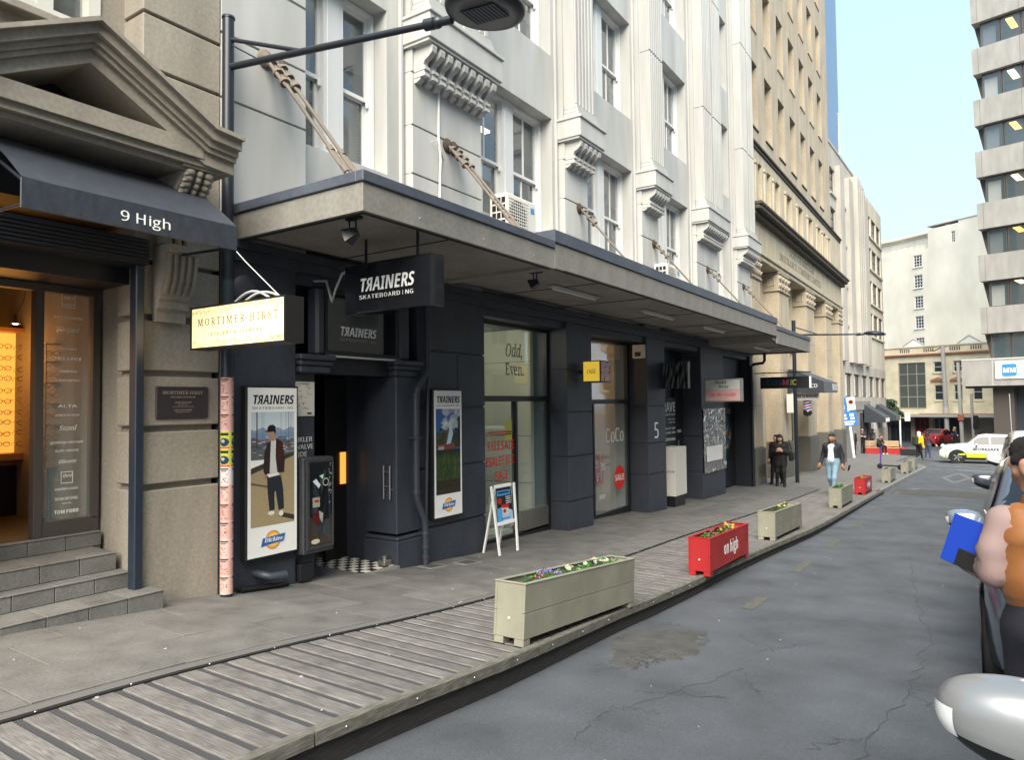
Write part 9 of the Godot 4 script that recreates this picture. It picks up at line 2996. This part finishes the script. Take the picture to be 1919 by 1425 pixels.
	for x in [-1, 1]:
		f.cap(Vector3(x * 0.085, 1.15, 0.02), Vector3(x * 0.09, 1.2, 0.02), 0.108, 0.11, 0)
		f.cap(Vector3(x * 0.09, 1.2, 0.02), Vector3(x * 0.105, 1.36, 0.0), 0.112, 0.105, 0)
		f.cap(Vector3(x * 0.10, 1.38, 0.01), Vector3(x * 0.125, 1.455, 0.0), 0.10, 0.06, 0)
	f.into(b, [Color(0.24, 0.085, 0.018)])
	for i in b.v.size():
		var p := b.v[i]
		var w := fposmod((p.y - 0.9) / 0.075, 1.0)
		var puff := 0.016 * sqrt(maxf(0.0, 1.0 - pow(2.0 * w - 1.0, 4.0))) - 0.012
		puff += 0.005 * ns.get_noise_3dv(p * Vector3(22, 60, 22))
		b.v[i] = p + b.n[i] * puff
	fl.call(Color.WHITE, ns, b, 0.12)
	var vest := obj("vest", b, mat("vest_cloth", Color(1, 1, 1), 0.62, {"vc": true, "rim": 0.3}), t)
	b = B.new()
	var rings := []
	for k in 6:
		var ring := PackedVector3Array()
		for i in 24:
			var a := -TAU * i / 24
			var r: float = [0.112, 0.108, 0.100, 0.092, 0.083, 0.086][k]
			var y: float = [1.47, 1.49, 1.52, 1.545, 1.545, 1.48][k]
			ring.append(Vector3(cos(a) * r - 0.01, y + 0.022 * sin(a), sin(a) * r * 0.95 - 0.03 - (y - 1.46) * 0.35))
		rings.append(ring)
	b.loft(rings, false)
	obj("collar", b, mat("collar_cloth", Color(0.18, 0.06, 0.015), 0.6), vest)
	t.transform = Transform3D(Basis(Vector3.UP, 0.15), pt(0.25, ry(3.72), 3.72))
	# what he holds
	var g := thing("folder", "bright blue folder with papers held by the man in the rust vest", "folder", Vector3())
	b = B.new()
	b.cbox(Vector3(-0.13, -0.006, -0.11), Vector3(0.13, 0.0, 0.11), 0.002)
	obj("cover", b, mat("folder_blue", Color(0.008, 0.045, 0.36), 0.4), g)
	b = B.new()
	for i in 4: b.box(Vector3(-0.122 + i * 0.002, 0.001 + i * 0.003, -0.10), Vector3(0.128, 0.0035 + i * 0.003, 0.105))
	obj("paper", b, M.white, g)
	b = B.new()
	b.cbox(Vector3(-0.06, -0.014, -0.108), Vector3(0.07, -0.0065, -0.03), 0.003)
	obj("black_pocket", b, M.black, g)
	var fx := Vector3(0.81, -0.22, 0.54).normalized()
	var fy := -Vector3(-0.50, 0.19, 0.83).normalized()
	g.transform = Transform3D(Basis(fx, fy, fx.cross(fy)), Vector3(-0.035, 1.075, -3.74))
	var pn := thing("pen", "white pen in the writing hand of the man in the rust vest", "pen", Vector3())
	b = B.new()
	b.tube([Vector3(0, 0, 0), Vector3(0, 0.12, 0), Vector3(0, 0.135, 0)], [0.004, 0.005, 0.002], 8)
	obj("barrel", b, M.white, pn)
	pn.transform = t.transform * Transform3D(Basis(Vector3.BACK, 0.5) * Basis(Vector3.RIGHT, 0.4), Vector3(-0.145, 1.33, -0.36))
